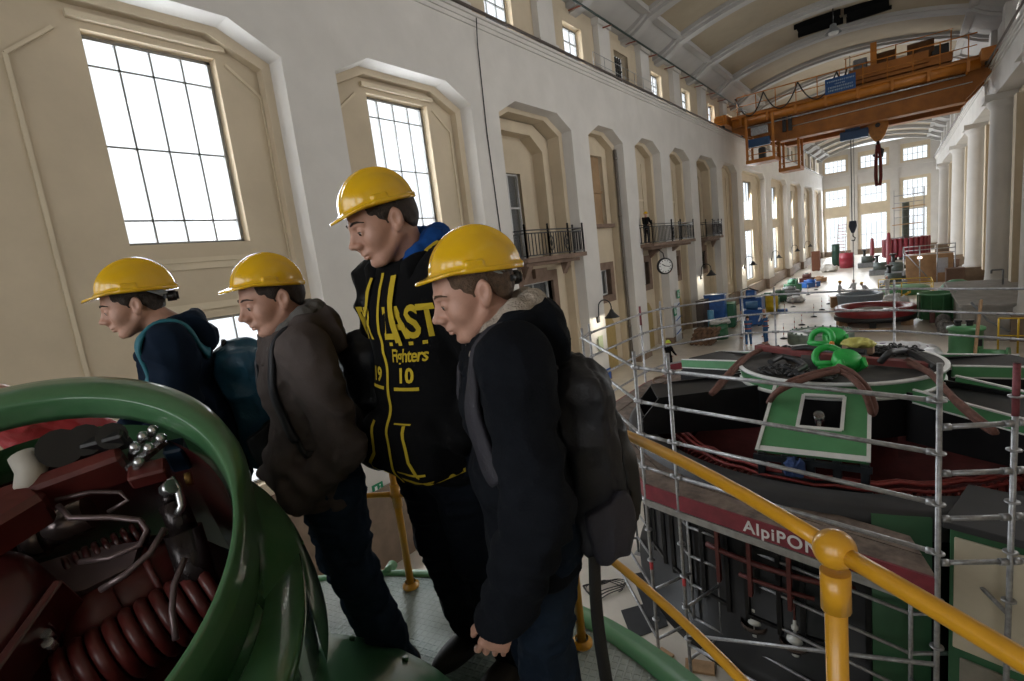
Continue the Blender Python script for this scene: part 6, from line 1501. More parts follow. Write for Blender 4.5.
m = MB(); m.obox((-1.1, 34.9, .08), (1.7, .35, .14), rotm(.05), .01); loose('timber_baulk', 'long timber baulk on the floor in front of the red ring', 'timber', m, WOOD)
# pale blue-grey ring
t = ring_part('guide_ring', 'blue-grey steel ring on timber among the white-suited workers', 'machine part', (-2.45, 45.0, 0), [(1.32, .12), (1.36, .2), (1.42, .85), (1.48, .92), (1.48, 1.0), (1.28, 1.02), (1.2, .85), (1.18, .2)], mat('blue_grey_paint', (.22, .26, .31), .45, var=.15), 56)
for k in range(4): m = MB(); a = k * pi / 2 + .7; m.obox((-2.45 + 1.3 * cos(a), 45 + 1.3 * sin(a), .06), (.5, .3, .12), rotm(a)); m.build('timber_block', WOOD, t)
m = MB(); m.obox((-4.05, 45.4, .4), (.55, .7, .8), rotm(.2), .02); loose('wooden_crate', 'small wooden crate left of the blue-grey ring', 'crate', m, WOODP)
# ring wrapped in plastic sheet
PCN = (-.15, 27.4, 0)
t = thing('wrapped_ring', 'big ring wrapped in white and violet plastic sheet beyond the generator', 'wrapped part', PCN); V, F = nets(lambda p: np.sqrt((np.sqrt(p.x ** 2 + p.y ** 2) - 1.2) ** 2 * 1.2 + (p.z - .3) ** 2) - .40 + np.abs(noise3(p.x * 3.2, p.y * 3.2, p.z * 4)) * .35 - .04, (-2, -2, -.2), (2, 2, 1.2), .05)
o = rawmesh('sheet', V, F, None, PLASTW); o.parent = t
m = MB(); m.lathe([(1.08, .15), (1.0, .52), (1.12, .66)], PCN, 40); m.build('violet_wrap', mat('violet_plastic', (.17, .10, .22), .4, var=.6, scale=3), t)
m = MB(); m.lathe([(1.5, .02), (1.62, .02), (1.62, .28), (1.5, .3)], PCN, 40); m.build('green_sheet', mat('pale_green_sheet', (.25, .38, .33), .4), t)
blob('plastic_bundle', 'crumpled bundle of white plastic sheet beside the red ring', 'plastic sheet', (-.35, 41.6, 0), (.75, .7, .75), PLASTW, 3)
m = MB(); m.obox((-2.0, 27.6, .06), (2.6, 2.4, .06), rotm(.1)); loose('floor_sheet', 'pale blue plastic sheet spread on the floor by the wrapped ring', 'plastic sheet', m, mat('pale_blue_sheet', (.45, .48, .56), .4, var=.2, scale=3))
# green tank, green lid, green pump
t = thing('tank', 'round open green tank standing on the floor at right', 'tank', (1.62, 38.6, 0)); m = MB(); m.lathe([(.78, .1), (.83, .12), (.83, 1.5), (.90, 1.52), (.90, 1.62), (.80, 1.62), (.78, .3), (.02, .28)], (1.62, 38.6, 0), 48); m.build('shell', GREENL, t)
m = MB()
for k in range(10): a = k * pi / 5; m.beam((1.62 + .87 * cos(a), 38.6 + .87 * sin(a), .1), (1.62 + .87 * cos(a), 38.6 + .87 * sin(a), 1.5), .03, .06, (cos(a), sin(a), 0))
m.build('stiffeners', GREENL, t)
m = MB(); m.obox((1.4, 37.6, .35), (.25, .35, .7), None, .02); m.build('outlet_box', mat('dark_red_box', (.10, .03, .025), .5), t)
t = thing('domed_lid', 'green half-dome lid behind the open tank', 'machine part', (3.0, 47.3, 0)); m = MB(); m.lathe([(1.1, 0), (1.1, .25), (1.0, .7), (.7, 1.1), (.3, 1.3), (.02, 1.33)], (3.1, 47.6, .06), 40); m.build('dome', mat('mid_green_paint', (.04, .19, .075), .5, var=.2), t)
m = MB(); m.lathe([(1.1, 0), (1.25, 0), (1.25, .12), (1.1, .14)], (3.1, 47.6, .0), 40); m.build('rim', mat('dark_brown_rust', (.10, .055, .04), .7), t)
t = thing('pump_casing', 'green cast pump housing with pipe stubs in front of the concrete block', 'pump', (2.15, 27.6, 0)); m = MB(); m.lathe([(.85, .02), (.85, .2), (.62, .3), (.55, .5), (.55, 1.35), (.62, 1.4), (.62, 1.5), (.4, 1.55), (.02, 1.56)], (2.1, 27.6, 0), 36); m.build('casing', GREENL, t)
m = MB(); m.cyl((2.5, 27.1, .35), (3.25, 26.9, .35), .34, n=20); m.cyl((3.25, 26.9, .35), (3.33, 26.88, .35), .44, n=20); m.build('volute', GREENL, t)
for dx in (-.25, .12): m = MB(); m.cyl((2.1 + dx, 27.6, 1.5), (2.1 + dx, 27.6, 1.72), .11, n=12); m.cyl((2.1 + dx, 27.6, 1.72), (2.1 + dx, 27.6, 1.8), .15, n=12); m.build('pipe_stub', BLACK, t)
m = MB(); m.obox((2.45, 27.05, .95), (.22, .1, .3), None, .02); m.build('nameplate_box', BLACK, t)
m = MB(); m.tube([onz(x, y, .3) for x, y in ((940, 372), (946, 366), (954, 358), (966, 350))], .05, 6); loose('blue_hose', 'short bright blue hose at the foot of the green pump', 'hose', m, mat('bright_blue_plastic', (.02, .22, .55)))
# yellow railed pit with green grating
def yrail(name, lab, P, h=1.05, par=None):
    t = thing(name, lab, 'railing', (*np.mean(P, axis=0), 0))
    for p in P: m = MB(); m.cyl((*p, 0), (*p, h), .035, n=8); m.build('post', mat('bright_yellow_paint', (.62, .40, .01), .4), t)
    for a, b in zip(P, P[1:]):
        for z in (h, h * .5): m = MB(); m.cyl((*a, z), (*b, z), .03, n=8); m.build('rail', mat('bright_yellow_paint', (.62, .40, .01)), t)
    return t
yrail('safety_railing', 'bright yellow safety railing round the green pit cover', [(-1.5, 50.6), (.0, 50.4), (1.9, 50.2), (1.9, 53.4), (-1.6, 53.8), (-1.5, 50.6)])
m = MB(); m.lathe([(1.5, .02), (1.55, .1), (1.55, .5), (1.3, .62), (.02, .66)], (.25, 52.0, 0), 40); loose('pit_cover', 'round green pit cover inside the yellow railing', 'cover', m, GREENL)
t = thing('steps', 'yellow folding step ladder lying by the pit', 'ladder', (.0, 46.5, 0)); m = MB()
for s in (-.3, .3): m.beam((-.6, 46.5 + s, .03), (.5, 45.4 + s, .93), .05, .08)
for k in range(4): q = k / 4 + .12; m.beam((-.6 + 1.1 * q, 46.2 - 1.1 * q, .1 + .9 * q), (-.6 + 1.1 * q, 46.8 - 1.1 * q, .1 + .9 * q), .06, .04)
m.build('frame', mat('bright_yellow_paint', (.62, .40, .01)), t)
yrail('gate_railing', 'small yellow railing at the foot of the concrete block', [(3.3, 29.6), (3.9, 29.5), (4.4, 29.5)], 1.5)
# plywood housing with steel guard frame
t = thing('plywood_housing', 'plywood clad housing with a steel tube guard frame on top', 'housing', (1.9, 60, 0)); m = MB(); m.box((.3, 59.2, 0), (3.6, 62.0, 2.5)); m.build('plywood_box', WOODP, t)
m = MB(); m.obox((2.9, 59.16, 1.5), (.7, .03, 1.3)); m.build('grey_notice_board', mat('grey_board', (.36, .36, .40), .6), t)
m = MB(); m.obox((1.3, 59.15, 2.3), (.3, .03, .16)); m.build('lamp_panel', mat('lit_panel', (.9, .9, .85), .4, emit=(1, .95, .85, 4)), t)
for x in (.15, 1.3, 2.5, 3.7): m = MB(); m.cyl((x, 59.0, 0), (x, 59.0, 3.4), .045, n=8); m.build('upright', STD, t)
for z in (2.6, 3.0, 3.35): m = MB(); m.cyl((.15, 59.0, z), (3.7, 59.0, z), .04, n=8); m.build('guard_tube', STD, t)
m = MB(); m.cyl((.2, 59.0, 2.9), (2.0, 59.0, .3), .04, n=8); m.build('diagonal', STD, t)
# rotor with red poles on its shaft, and the scaffold tower round it
RP_ = np.array((.45, 92.0, -1.7)); t = thing('pole_wheel', 'big rotor with dark red poles standing on its shaft at the far end', 'rotor', RP_)
for k in range(28):
    a = k * 2 * pi / 28; u = np.array((cos(a), sin(a), 0)); m = MB(); m.obox(RP_ + u * 2.5 + (0, 0, 3.45), (.5, .46, 2.6), np.array([u, (-sin(a), cos(a), 0), (0, 0, 1)]).T, .09); m.build('pole', mat('pole_red_varnish', (.20, .014, .028), .4, var=.2, scale=2, coat=.2), t)
m = MB(); m.lathe([(2.25, 2.4), (2.25, 4.6), (2.0, 4.7), (.5, 4.9), (.5, 2.3), (2.1, 2.35)], RP_, 48); m.build('spider', mat('dark_spider', (.05, .02, .02), .6), t)
m = MB(); m.lathe([(.75, 1.7), (.75, 2.6), (.42, 2.6), (.42, 9.6), (.30, 9.6), (.02, 9.65)], RP_, 28); m.build('shaft', mat('grey_green_shaft', (.14, .16, .14), .4, .4, var=.3), t)
for k in range(5): a = k * 1.256; m = MB(); m.obox(RP_ + np.array((1.7 * cos(a), 1.7 * sin(a), 2.15)), (.7, .5, .9), rotm(a), .05); m.build('pedestal', BLACK, t)
t = thing('scaffold_tower', 'light scaffold tower with timber boards around the rotor shaft', 'scaffolding', RP_ + np.array((0, 0, 4.75)))
for x in (-1.3, 0.9, 2.0):
    for y in (-1.2, 1.2): m = MB(); m.cyl(RP_ + (x, y, 4.75), RP_ + (x, y, 11.4), .04, n=6); m.build('upright', STD, t)
for z in (6.6, 7.6, 8.6, 9.6, 10.6):
    m = MB(); m.cyl(RP_ + (-1.3, -1.2, z), RP_ + (2.0, -1.2, z), .035, n=6); m.cyl(RP_ + (-1.3, 1.2, z), RP_ + (2.0, 1.2, z), .035, n=6); m.cyl(RP_ + (-1.3, -1.2, z), RP_ + (-1.3, 1.2, z), .035, n=6); m.cyl(RP_ + (2.0, -1.2, z), RP_ + (2.0, 1.2, z), .035, n=6); m.build('ledger_frame', STD, t)
for z, l in ((8.9, 2.1), (6.55, 1.9)): m = MB(); m.box(tuple(RP_ + (-1.5, -1.3, z)), tuple(RP_ + (-1.5 + l * 1.7, -.5, z + .12))); m.build('plank', WOOD, t)
# stanchions with chain posts
t = None
ST_ = [(-7.17, 36.6), (-7.08, 43.1), (-7.0, 46.3), (-5.2, 37.5), (-4.9, 40.8), (-4.76, 44.1), (-4.6, 47.3), (-5.24, 34.9), (-6.85, 49.9), (-6.92, 54.1), (-6.72, 58.0), (-5.5, 32.8)]
for k, (x, y) in enumerate(ST_):
    if t is None:
        t = thing('barrier_post', 'slim red-white barrier post in the rows along the hall floor', 'barrier post', (x, y, 0), 0, 'red-white barrier posts')
        m = MB(); m.lathe([(.20, 0), (.20, .04), (.06, .09), (.02, .1)], (x, y, 0), 16); m.build('foot', BLACK, t)
        m = MB(); m.cyl((x, y, .08), (x, y, .95), .022, n=8); pp = m.build('stem', mat('white_stem', (.65, .63, .62), .5), t)
        for z in (.25, .6): m = MB(); m.cyl((x, y, z), (x, y, z + .12), .0235, n=8); m.build('red_stripe', mat('faded_red', (.42, .12, .10), .5), pp)
    else: dup(t, (x, y, 0))
# left-hand row of machine parts
def crate(name, lab, cat, P, sz, mt, rz=0, lid=None):
    t = thing(name, lab, cat, (P[0], P[1], 0), rz); M_ = rotm(rz); P = np.array((P[0], P[1], P[2] if len(P) > 2 else 0.0))
    m = MB(); m.obox(P + (0, 0, sz[2] / 2 + .06), sz, M_, .03); m.build('body', mt, t)
    m = MB(); 
    for s in (-1, 1): m.obox(P + M_ @ np.array((s * sz[0] * .3, 0, .03)), (sz[0] * .15, sz[1] * 1.02, .06), M_)
    m.build('skid', WOOD, t)
    m = MB(); m.obox(P + (0, 0, sz[2] + .09), (sz[0] * 1.04, sz[1] * 1.04, .06), M_, .01); m.build('lid', lid or mt, t)
    return t
def drum(name, lab, cat, P, r, h, mt):
    t = thing(name, lab, cat, P); m = MB(); m.lathe([(.02, 0), (r, 0), (r, h * .3), (r * 1.04, h * .33), (r, h * .36), (r, h * .65), (r * 1.04, h * .68), (r, h * .71), (r, h), (r * .9, h), (r * .88, h * .97), (.02, h * .97)], P, 24); m.build('body', mt, t)
    m = MB(); m.cyl((P[0] + r * .4, P[1], h * .97), (P[0] + r * .4, P[1], h + .04), r * .14, n=8); m.build('bung', STEEL, t); return t
BLUEM = mat('machine_blue', (.015, .085, .30), .4, var=.2)
t = crate('power_pack', 'blue hydraulic power pack by the left wall', 'machine', (-8.9, 41.0), (1.5, 1.2, 1.5), BLUEM); m = MB(); m.cyl((-9.1, 40.3, 1.9), (-8.5, 40.3, 1.9), .33, n=16); m.build('motor', BLUEM, t); m = MB(); m.tube([(-9.3, 40.2, 1.6), (-9.5, 40.1, 2.2), (-8.9, 40.0, 2.4), (-8.3, 40.3, 2.1)], .05, 8); m.build('hose', BLACK, t)
t = crate('compressor', 'smaller blue machine with a round motor in front of the power pack', 'machine', (-8.3, 38.0), (1.2, 1.0, 1.0), BLUEM, .3); m = MB(); m.cyl((-8.6, 37.7, 1.4), (-7.9, 37.9, 1.4), .28, n=16); m.build('motor', mat('steel_blue', (.05, .14, .28), .4), t)
crate('tool_chest', 'blue chest with a tilted lid beside the left wall', 'chest', (-10.1, 35.8), (1.3, .9, 2.4), BLUEM, .1); crate('cupboard', 'dark brown cupboard standing against a left pier', 'cupboard', (-10.6, 34.6), (.5, 1.3, 2.2), mat('dark_brown_wood', (.06, .045, .035), .6)); crate('green_container', 'green tool container with red trays near the blue chest', 'container', (-9.6, 37.2), (.8, 1.2, 1.6), mat('container_green', (.03, .13, .06), .5), .1)
drum('white_barrel', 'white plastic barrel at the foot of the striped poster pier', 'barrel', (-10.2, 32.0, 0), .3, .85, mat('white_barrel_plastic', (.62, .62, .60), .5))
t = thing('log_pile', 'stack of round timber ends beside the white barrel', 'timber', (-9.8, 31.2, 0)); R_ = random.Random(3)
for k in range(20):
    r = k // 5; m = MB(); m.cyl((-10.2 + .28 * (k % 5) + .1 * r, 30.7, .14 + .25 * r), (-10.2 + .28 * (k % 5) + .1 * r, 31.6, .14 + .25 * r), .135, n=10); m.build('log', mat('brown_log', (.15, .085, .05), .85, var=.4, scale=5), t)
t = drum('green_tank', 'squat dark green vessel with white hoses behind the log pile', 'vessel', (-9.2, 33.0, 0), .55, 1.0, mat('container_green', (.03, .13, .06))); m = MB(); m.tube([(-9.0 + .5 * cos(k * .5), 32.7 + .3 * sin(k * .7), 1.1 + .1 * sin(k)) for k in range(20)], .09, 8); m.build('white_hose', mat('white_hose', (.55, .55, .53), .5), t)
drum('gas_bottle', 'tall light blue gas cylinder near the brown cupboard', 'gas cylinder', (-9.9, 33.9, 0), .2, 1.7, mat('light_blue_gas', (.08, .25, .40), .4))
drum('yellow_drum', 'bright yellow drum at the end of the blue machines', 'drum', (-8.2, 44.4, 0), .45, 1.25, mat('drum_yellow', (.60, .42, .01), .45))
GM = mat('green_gear_paint', (.04, .14, .07), .5, var=.3)
kinds = [(-9.0, 47.0, 1.6, 1.4, 1.1, GM, 'green machine part by the left wall, first past the yellow drum'), (-8.7, 50.0, 1.3, 1.2, 1.0, GM, 'green machine part on a pallet, second past the yellow drum'), (-8.4, 53.4, 1.6, 1.4, .9, GREYP, 'grey machine part among the row at left'), (-8.6, 57.0, 1.2, 1.2, 1.3, GM, 'dark green machine part by the wall, third past the yellow drum'), (-7.6, 60.6, 1.6, 1.2, .8, BLUEM, 'low blue machine at the far end of the left row'), (-8.2, 63.5, 1.1, 1.0, 1.2, mat('dark_red_box', (.10, .03, .025)), 'dark red box in the far part of the left row'), (-7.4, 66.0, 1.4, 1.2, .6, WOODP, 'low wooden pallet load near the far end')]
for k, (x, y, a, b, c_, mt, lab) in enumerate(kinds):
    t = crate('machine_part', lab, 'machine part', (x, y), (a, b, c_ * .55), mt, .2 * k); m = MB(); m.cyl((x - a * .3, y, c_ * .75), (x + a * .3, y - .1, c_ * .75), c_ * .26, n=16); m.cyl((x + a * .3, y - .1, c_ * .75), (x + a * .38, y - .1, c_ * .75), c_ * .33, n=16); m.build('shaft_end', mt, t)
    m = MB(); m.obox((x, y + .2, c_ * .9), (a * .35, b * .3, c_ * .35), rotm(.3 * k), .03); m.build('housing', GREYP if k % 2 else mt, t)
blob('tarpaulin', 'grey tarpaulin heap on the floor in the left row', 'tarpaulin', (-7.2, 49.2, 0), (.6, .7, .3), mat('grey_sheet', (.42, .42, .44), .5, bump=.4, bscale=8), 7)
m = MB(); m.obox((-7.4, 44.0, .1), (.7, .5, .2), rotm(.2), .02); loose('blue_tray', 'small blue tray on the floor beside the yellow drum', 'tray', m, BLUEM)
# far end
t = drum('gas_tank', 'tall dark green cylinder near the end wall', 'cylinder', (-7.6, 88.0, 0), .5, 3.2, mat('dark_green_tank', (.012, .05, .035), .4))
t = crate('brown_cabinet', 'tall red-brown cabinet near the far left corner', 'cabinet', (-9.4, 82.0), (1.0, .8, 2.6), mat('red_brown_wood', (.17, .06, .03), .6)); 
t = drum('red_vessel', 'round bright red vessel near the end wall', 'vessel', (-6.0, 84.0, 0), .85, 2.0, mat('vessel_red', (.30, .02, .04), .4))
blob('white_bale', 'white bale with red marks near the far left', 'bale', (-7.6, 79.0, 0), (.9, .8, .6), mat('white_bale', (.6, .58, .56), .7), 2)
for k, (x, y, h, lab) in enumerate(((-3.6, 82, 1.6, 'dark machine at the far end, left of the red cones'), (-1.9, 70, 1.5, 'dark machine right of the middle at the far end'), (-.4, 66, 1.7, 'dark motor just before the big rotor'), (-.6, 56.8, 1.4, 'dark grey machine behind the yellow railed pit'))):
    t = thing('dark_machine', lab, 'machine', (x, y, 0)); m = MB(); m.obox((x, y, h * .2), (2.0, 1.5, h * .4), None, .05); m.build('bed', GREYP, t)
    m = MB(); m.cyl((x - .6, y - .3, h * .62), (x + .6, y - .3, h * .62), h * .32, n=20); m.cyl((x + .6, y - .3, h * .62), (x + .9, y - .3, h * .62), h * .12, n=12); m.build('motor', mat('dark_green_grey', (.05, .065, .06), .45), t)
    m = MB(); m.cyl((x - .3, y + .2, h * .6), (x - .3, y + .2, h * 1.35), .16, n=12); m.cyl((x - .3, y + .2, h * 1.35), (x - .3, y + .2, h * 1.45), .3, n=12); m.build('valve', BLACK, t)
for k, (x, y, z1) in enumerate(((-3.2, 86, 3.6), (-1.3, 80, 4.3))):
    m = MB(); m.lathe([(.45, 0), (.45, .2), (.28, .3), (.24, z1 * .8), (.18, z1 * .97), (.02, z1)], (x, y, 0), 16); loose('red_spindle', 'upright dark red spindle at the far end, %s one' % ('shorter' if k == 0 else 'taller'), 'spindle', m, mat('pole_red_varnish', (.20, .014, .028)))
t = thing('ladder', 'tall ladder standing before the left end window', 'ladder', (-8.4, 104, 0)); m = MB()
for s in (0, 1.2): m.beam((-8.9 + s, 104, 0), (-8.7 + s, 106, 6.0), .12, .08, (1, 0, 0))
m.build('stile', GREYST, t); m = MB()
for k in range(11): q = k / 11 + .04; m.cyl((-8.9 + .2 * q, 104 + 2 * q, 6 * q), (-7.7 + .2 * q, 104 + 2 * q, 6 * q), .05, n=6)
m.build('rung', mat('red_rung', (.35, .08, .07), .6), t)
for k, (x, y, lab) in enumerate(((3.6, 57.5, 'dark crate by the column base at right'), (3.9, 68.0, 'dark brown crate farther along the right columns'), (3.0, 44.8, 'rusty machine parts beside the concrete block'))): crate('dark_crate', lab, 'crate', (x, y), (1.2, 1.4, 1.2), mat('dark_brown_rust', (.10, .055, .04)), .1 * k)
for k in range(5):
    x, y = (2.15, 33.9 + 1.9 * k + (3.2 if k > 1 else 0)); blob('rubble', 'heap of grey scrap along the concrete block, %s from the viewer' % ('nearest', 'second', 'third', 'fourth', 'fifth')[k], 'scrap heap', (x - .35, y, 0), (.30, .6, .42), mat('grey_scrap', (.20, .19, .18), .8, var=.6, scale=12), 20 + k)
m = MB(); m.tube([(2.6, 32.0, 1.9), (3.2, 32.0, 1.0), (3.9, 32.0, .5), (4.4, 32.1, .6)], .05, 8); loose('grey_hose', 'grey hose hanging in front of the concrete block', 'hose', m, GREYP)
m = MB(); m.cyl((4.7, 41, 1.62), (4.7, 41, 2.5), .05, n=8); m.cyl((4.7, 41, 2.5), (4.2, 41, 2.5), .05, n=8); m.cyl((4.2, 41, 2.5), (4.2, 41, 2.3), .05, n=8); loose('stand_pipe', 'small bent stand pipe on the concrete block', 'pipe', m, GREYP)
# the fenced strip under the first windows
# ================================================================ overhead crane and ceiling lamps
YB = 46.0
crn = thing('overhead_crane', 'orange overhead travelling crane spanning the hall under the vault', 'crane', ((XL + XR) / 2, YB, ZL))
def bx(name, lo, hi, mt=ORANGE, par=crn): m = MB(); m.box(lo, hi); return m.build(name, mt, par)
ORD_ = mat('dull_dark_orange', (.34, .115, .012), .6, var=.3, scale=1)
for y, nm in ((YB, 'front'), (YB + 3.6, 'rear')):
    m = MB(); pts = [(-10.9, 14.5), (-8.6, 13.3), (-7.4, 13.05), (3.2, 13.05), (4.1, 14.0), (4.6, 14.6), (4.6, 15.55), (-10.9, 15.55)]
    m.prism([(x, z) for x, z in pts], -.9, np.array([(1, 0, 0), (0, 0, 1), (0, -1, 0)]).T, (0, y, 0))
    for x in np.arange(-7, 3.5, 1.45): m.box((x, y - .04, 13.1), (x + .06, y, 14.6))
    m.box((-10.9, y - .12, 15.5), (4.6, y + 1.0, 15.62)); m.box((-7.6, y - .12, 13.0), (3.3, y + 1.0, 13.1)); m.build('girder', ORD_ if nm == 'front' else ORD_, crn)
m = MB(); m.cyl((-10.6, YB - .75, 14.9), (3.9, YB - .75, 15.0), .34, n=16); m.box((-10.7, YB - 1.1, 15.2), (4.2, YB - .1, 15.3)); m.build('walkway_tube', ORANGE, crn)
for x in np.arange(-10, 4, 1.9): m = MB(); m.beam((x, YB - .75, 14.9), (x, YB, 14.7), .12, .12); m.box((x - .08, YB - 1.12, 14.6), (x + .08, YB - .9, 15.3)); m.build('walkway_bracket', ORANGE, crn)
m = MB(); m.cyl((-9.6, YB - .8, 14.42), (3.2, YB - .8, 14.5), .06, n=8); m.build('cable_tray', GREYST, crn)
m = MB(); m.cyl((-6.6, YB - .1, 13.9), (3.6, YB - .1, 14.1), .035, n=6); m.build('conductor_line', mat('pale_wire', (.55, .52, .48), .5), crn)
for x, s in ((XL + .25, 1), (XR - .35, -1)):
    m = MB(); m.box((x - .35, YB - 1.6, 14.95), (x + .4, YB + 6.2, 15.65)); m.box((x - .1 - .3 * s, YB - 1.9, 15.1), (x + .3, YB - 1.6, 15.5)); m.build('end_carriage', ORANGE, crn)
    for y in (YB - .9, YB + 5.4): m = MB(); m.cyl((x - .12, y, 15.0), (x + .12, y, 15.0), .22, n=18); m.build('wheel', BLACK, crn)
    m = MB(); m.box((x - .05, YN, ZL + .03), (x + .05, YE, ZL + .1)); struct(m, 'trim_%d' % (7 if s > 0 else 8), mat('rail_steel', (.12, .10, .09), .4, .6), 'crane rail on the %s ledge' % ('left' if s > 0 else 'right'), 'rail')
YR = YB - 1.05
HRX = list(np.arange(-10.2, 4.0, 1.35)); 
for x in HRX: z1 = 17.25 - (x + 10) * .0; m = MB(); m.cyl((x, YR, 15.3), (x, YR, 16.75), .035, n=6); m.build('handrail_post', ORANGE, crn)
m = MB(); m.cyl((-10.2, YR, 16.75), (3.7, YR, 16.75), .04, n=8); m.build('handrail', ORANGE, crn)
m = MB(); m.cyl((-10.2, YR, 16.05), (3.7, YR, 16.05), .03, n=8); m.build('knee_rail', ORANGE, crn)
m = MB()
for a, b in ((-10.3, -8.3), (-8.3, -6.0), (-6.0, -3.6), (-3.6, -3.0)): m.tube([(a + (b - a) * k / 10, YR - .05, 16.7 - (1.5 if b - a > 1 else .6) * 4 * (k / 10) * (1 - k / 10)) for k in range(11)], .05, 6)
m.build('festoon_cable', BLACK, crn)
s_ = bx('sign_board', (-4.3, YB - 1.22, 15.3), (-2.5, YB - 1.15, 16.3), mat('sign_blue', (.008, .065, .21), .5))
def flat_text(body, size, loc, M_, mt, par, name, cond=1.0):
    c = bpy.data.curves.new('t', 'FONT'); c.body = body; c.size = size; c.align_x = 'CENTER'; o = bpy.data.objects.new('t', c); COL.objects.link(o); bpy.context.view_layer.update()
    me = bpy.data.meshes.new_from_object(o.evaluated_get(bpy.context.evaluated_depsgraph_get())); bpy.data.objects.remove(o)
    m = MB(); m.add([np.array(loc) + np.array(M_) @ np.array((v.co.x * cond, v.co.y, 0)) for v in me.vertices], [tuple(p.vertices) for p in me.polygons]); return m.build(name, mt, par)
SGT = mat('sign_pale_lettering', (.42, .50, .56), .6)
YT_ = YB - 1.226
for k, (w, h) in enumerate(((1.55, .10), (.62, .08), (1.45, .13), (1.4, .12))):   # four illegible lines of lettering
    z = 16.08 - k * .20; m = MB(); x = -3.4 - w / 2
    R_ = random.Random(k)
    while x < -3.4 + w / 2:
        d = R_.uniform(.05, .09); m.box((x, YT_ - .004, z - h / 2), (x + d * .5, YT_, z + h / 2)); m.box((x, YT_ - .004, z + h * R_.uniform(-.4, .3)), (x + d, YT_, z + h * .42)); x += d + .035
    m.build('sign_lettering', SGT, s_)
# trolley with hoist gear
trl = thing('crane_trolley', 'hoist trolley with drums and motors on top of the orange crane', 'trolley', (-.6, YB + 2, 15.6))
m = MB(); m.box((-3.2, YB - .3, 15.68), (2.6, YB + 4.6, 16.2)); m.box((-2.9, YB - .6, 15.9), (1.4, YB - .3, 16.6)); m.build('frame', ORD_, trl)
for x in (-1.0, 1.0): m = MB(); m.cyl((x - .7, YB + .6, 16.9), (x + .7, YB + .6, 16.9), .62, n=24); m.build('drum', mat('brown_drum', (.14, .055, .015), .6), trl)
m = MB(); m.obox((-2.3, YB + .2, 16.9), (.8, .7, .9), None, .04); m.build('motor', GREYP, trl); m = MB(); m.obox((2.0, YB + .4, 16.6), (.9, .7, .6), None, .06); m.build('gearbox', mat('dark_gearbox', (.03, .025, .02), .5), trl)
m = MB(); m.box((-1.7, YB - .35, 16.2), (-1.35, YB - .1, 18.1)); m.build('mast', ORANGE, trl)
for z in (16.9, 17.5):
    m = MB(); m.cyl((-3.2, YB - .5, z), (2.6, YB - .5, z), .03, n=6); m.build('guard_rail', ORANGE, trl)
for x in (-3.1, -.3, 2.5): m = MB(); m.cyl((x, YB - .5, 16.2), (x, YB - .5, 17.5), .035, n=6); m.build('guard_post', ORANGE, trl)
# main hook block with its ropes and red sling chains
HB_ = np.array((-1.38, YB + 2.1, 12.9)); hk = thing('hook_block', 'orange hook block hanging on two black ropes with red slings below', 'crane hook', HB_ + (0, 0, -4.3))
for x in (-.42, .42): m = MB(); m.cyl(HB_ + (x, 0, .25), HB_ + (x * 1.05, 0, 3.0), .085, n=8); m.build('rope', BLACK, hk)
m = MB(); m.prism([(-.58, .35), (-.66, -.05), (-.40, -.75), (-.18, -1.05), (.18, -1.05), (.40, -.75), (.66, -.05), (.58, .35), (.3, .55), (-.3, .55)][::1], .5, np.array([(1, 0, 0), (0, 0, 1), (0, -1, 0)]).T, HB_ + (0, .25, 0)); m.build('block_plate', mat('hook_orange', (.50, .20, .02), .45, var=.2), hk)
m = MB(); m.cyl(HB_ + (0, -.3, .05), HB_ + (0, .3, .05), .16, n=16); m.build('sheave_pin', BLACK, hk)
m = MB(); m.tube([HB_ + (0, 0, -1.0), HB_ + (0, 0, -1.5), HB_ + (.28, 0, -1.75), HB_ + (.22, 0, -2.15), HB_ + (-.12, 0, -2.2), HB_ + (-.25, 0, -1.95)], .11, 8); m.build('hook', BLACK, hk)
for k, (x, y) in enumerate(((-.22, .1), (.22, .1), (-.14, -.12), (.18, -.12))):
    m = MB(); m.tube([HB_ + (x * .3, y, -1.3), HB_ + (x * .7, y, -2.3), HB_ + (x * .8, y, -3.6), HB_ + (x * .5, y, -4.25)], .10, 6); m.build('sling', mat('dark_red_sling', (.16, .025, .02), .8, var=.4, scale=6), hk)
# second hoist: blue beam and small hook on a long rope
P_ = np.array((-2.78, YB + 1.4, 12.65)); t = thing('spreader_beam', 'blue lifting beam hung under the crane left of the hook block', 'lifting beam', P_ + (0, 0, -.4))
m = MB(); m.obox(P_ + (0, 0, -.1), (1.75, .6, .62), None, .04); m.obox(P_ + (-.1, 0, .42), (.9, .5, .5), None, .06); m.build('beam', mat('beam_blue', (.012, .06, .16), .45), t)
m = MB(); m.obox(P_ + (.0, -.28, .62), (.7, .12, .3), None, .02); m.cyl(P_ + (0, 0, .6), P_ + (0, 0, 1.0), .12, n=8); m.build('hanger', BLACK, t)
HK2 = np.array((-2.95, YB + 1.4, 5.9)); t = thing('small_hook', 'small dark hook block on a long thin rope in front of the end windows', 'crane hook', HK2 + (0, 0, -1.2))
m = MB(); m.cyl(HK2 + (-.05, 0, .4), HK2 + (-.05, 0, 6.4), .035, n=6); m.cyl(HK2 + (.12, 0, .4), HK2 + (.12, 0, 6.4), .02, n=6); m.build('rope', IRON, t)
m = MB(); m.prism([(-.22, .4), (-.26, 0), (-.1, -.5), (.1, -.5), (.26, 0), (.22, .4)], .3, np.array([(1, 0, 0), (0, 0, 1), (0, -1, 0)]).T, HK2 + (0, .15, 0)); m.build('block', mat('dark_blue_block', (.012, .02, .05), .45), t)
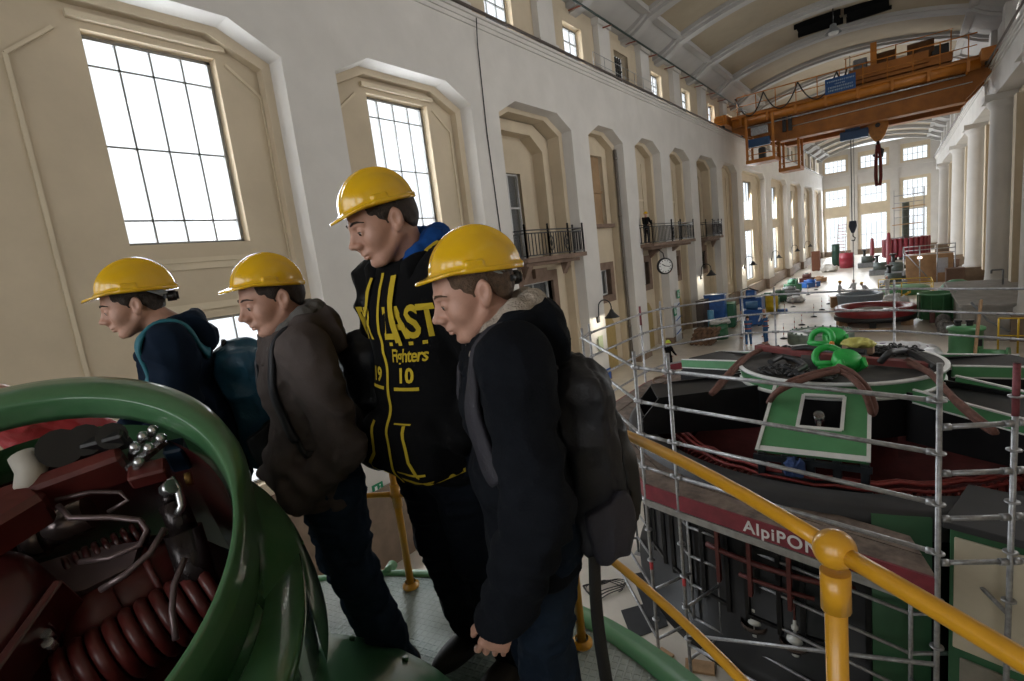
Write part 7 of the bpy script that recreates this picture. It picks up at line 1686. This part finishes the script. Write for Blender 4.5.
m = MB(); m.tube([HK2 + (0, 0, -.5), HK2 + (0, 0, -.75), HK2 + (.14, 0, -.9), HK2 + (.08, 0, -1.1), HK2 + (-.1, 0, -1.05)], .05, 6); m.build('hook', IRON, t)
m = MB(); m.cyl(HK2 + (0, 0, -1.0), HK2 + (0, 0, -4.4), .025, n=6); m.build('tag_line', GREYP, t)
# driver's cab and inspection cage hanging from the left part
def cage(name, lab, x0, x1, y0, y1, z0, z1):
    t = thing(name, lab, 'crane cab', ((x0 + x1) / 2, (y0 + y1) / 2, z0))
    for x in (x0, x1):
        for y in (y0, y1): m = MB(); m.box((x - .08, y - .08, z0), (x + .08, y + .08, z1)); m.build('upright', ORANGE, t)
    m = MB(); m.box((x0 - .1, y0 - .1, z0 - .12), (x1 + .1, y1 + .1, z0 + .14)); m.build('floor', ORANGE, t)
    m = MB()
    for z in (z0 + 1.0, z0 + .5):
        m.beam((x0, y0, z), (x1, y0, z), .04, .05); m.beam((x0, y0, z), (x0, y1, z), .04, .05); m.beam((x1, y0, z), (x1, y1, z), .04, .05)
    m.build('rail', ORANGE, t)
    return t
t = cage('crane_cab', 'orange open driver cab hanging under the left end of the crane', -9.5, -7.65, YB - 1.6, YB + .2, 11.7, 15.0)
m = MB(); m.obox((-8.9, YB - .6, 13.2), (1.7, .4, .6), None, .03); m.build('control_desk', mat('beam_blue', (.012, .06, .16)), t)
m = MB(); m.obox((-8.8, YB - .4, 14.1), (1.2, .3, .6), None, .02); m.build('grey_boxes', GREYST, t)
m = MB(); m.obox((-8.6, YB - .7, 12.3), (.5, .5, .9), None, .08); m.build('seat', BLACK, t)
t = cage('inspection_cage', 'orange inspection cage below and right of the driver cab', -7.55, -6.25, YB + .2, YB + 1.9, 10.85, 13.2)
m = MB()
for x in (-7.1, -6.7): m.box((x - .12, YB - .35, 13.6), (x + .12, YB - .15, 15.2))
m.build('black_cabinets', BLACK, t)
# pendant lamps under the vault
for k, (x, y, z) in enumerate(((-3.3, 39.5, 17.7), (-3.3, 52.5, 17.6), (-3.3, 26.0, 17.7), (-3.3, 13.0, 17.7), (-3.3, 0.5, 17.7))):
    if k == 0:
        pl = thing('pendant_lamp', 'grey bell-shaped pendant lamp under the vault', 'lamp', (x, y, z), 0, 'pendant lamps under the vault')
        m = MB(); m.cyl((x, y, z + .5), (x, y, z + 1.75), .03, n=6); m.build('stem', IRON, pl)
        m = MB(); m.lathe([(.05, .55), (.16, .5), (.2, .3), (.42, .05), (.45, 0), (.42, 0), (.15, .28)], (x, y, z), 24); m.build('bell', GREYP, pl)
        m = MB(); m.sphere((x, y, z + .02), (.3, .3, .16), 16, 8); m.build('lens', mat('pale_lamp_glass', (.55, .55, .52), .2), pl)
    else: dup(pl, (x, y, z))
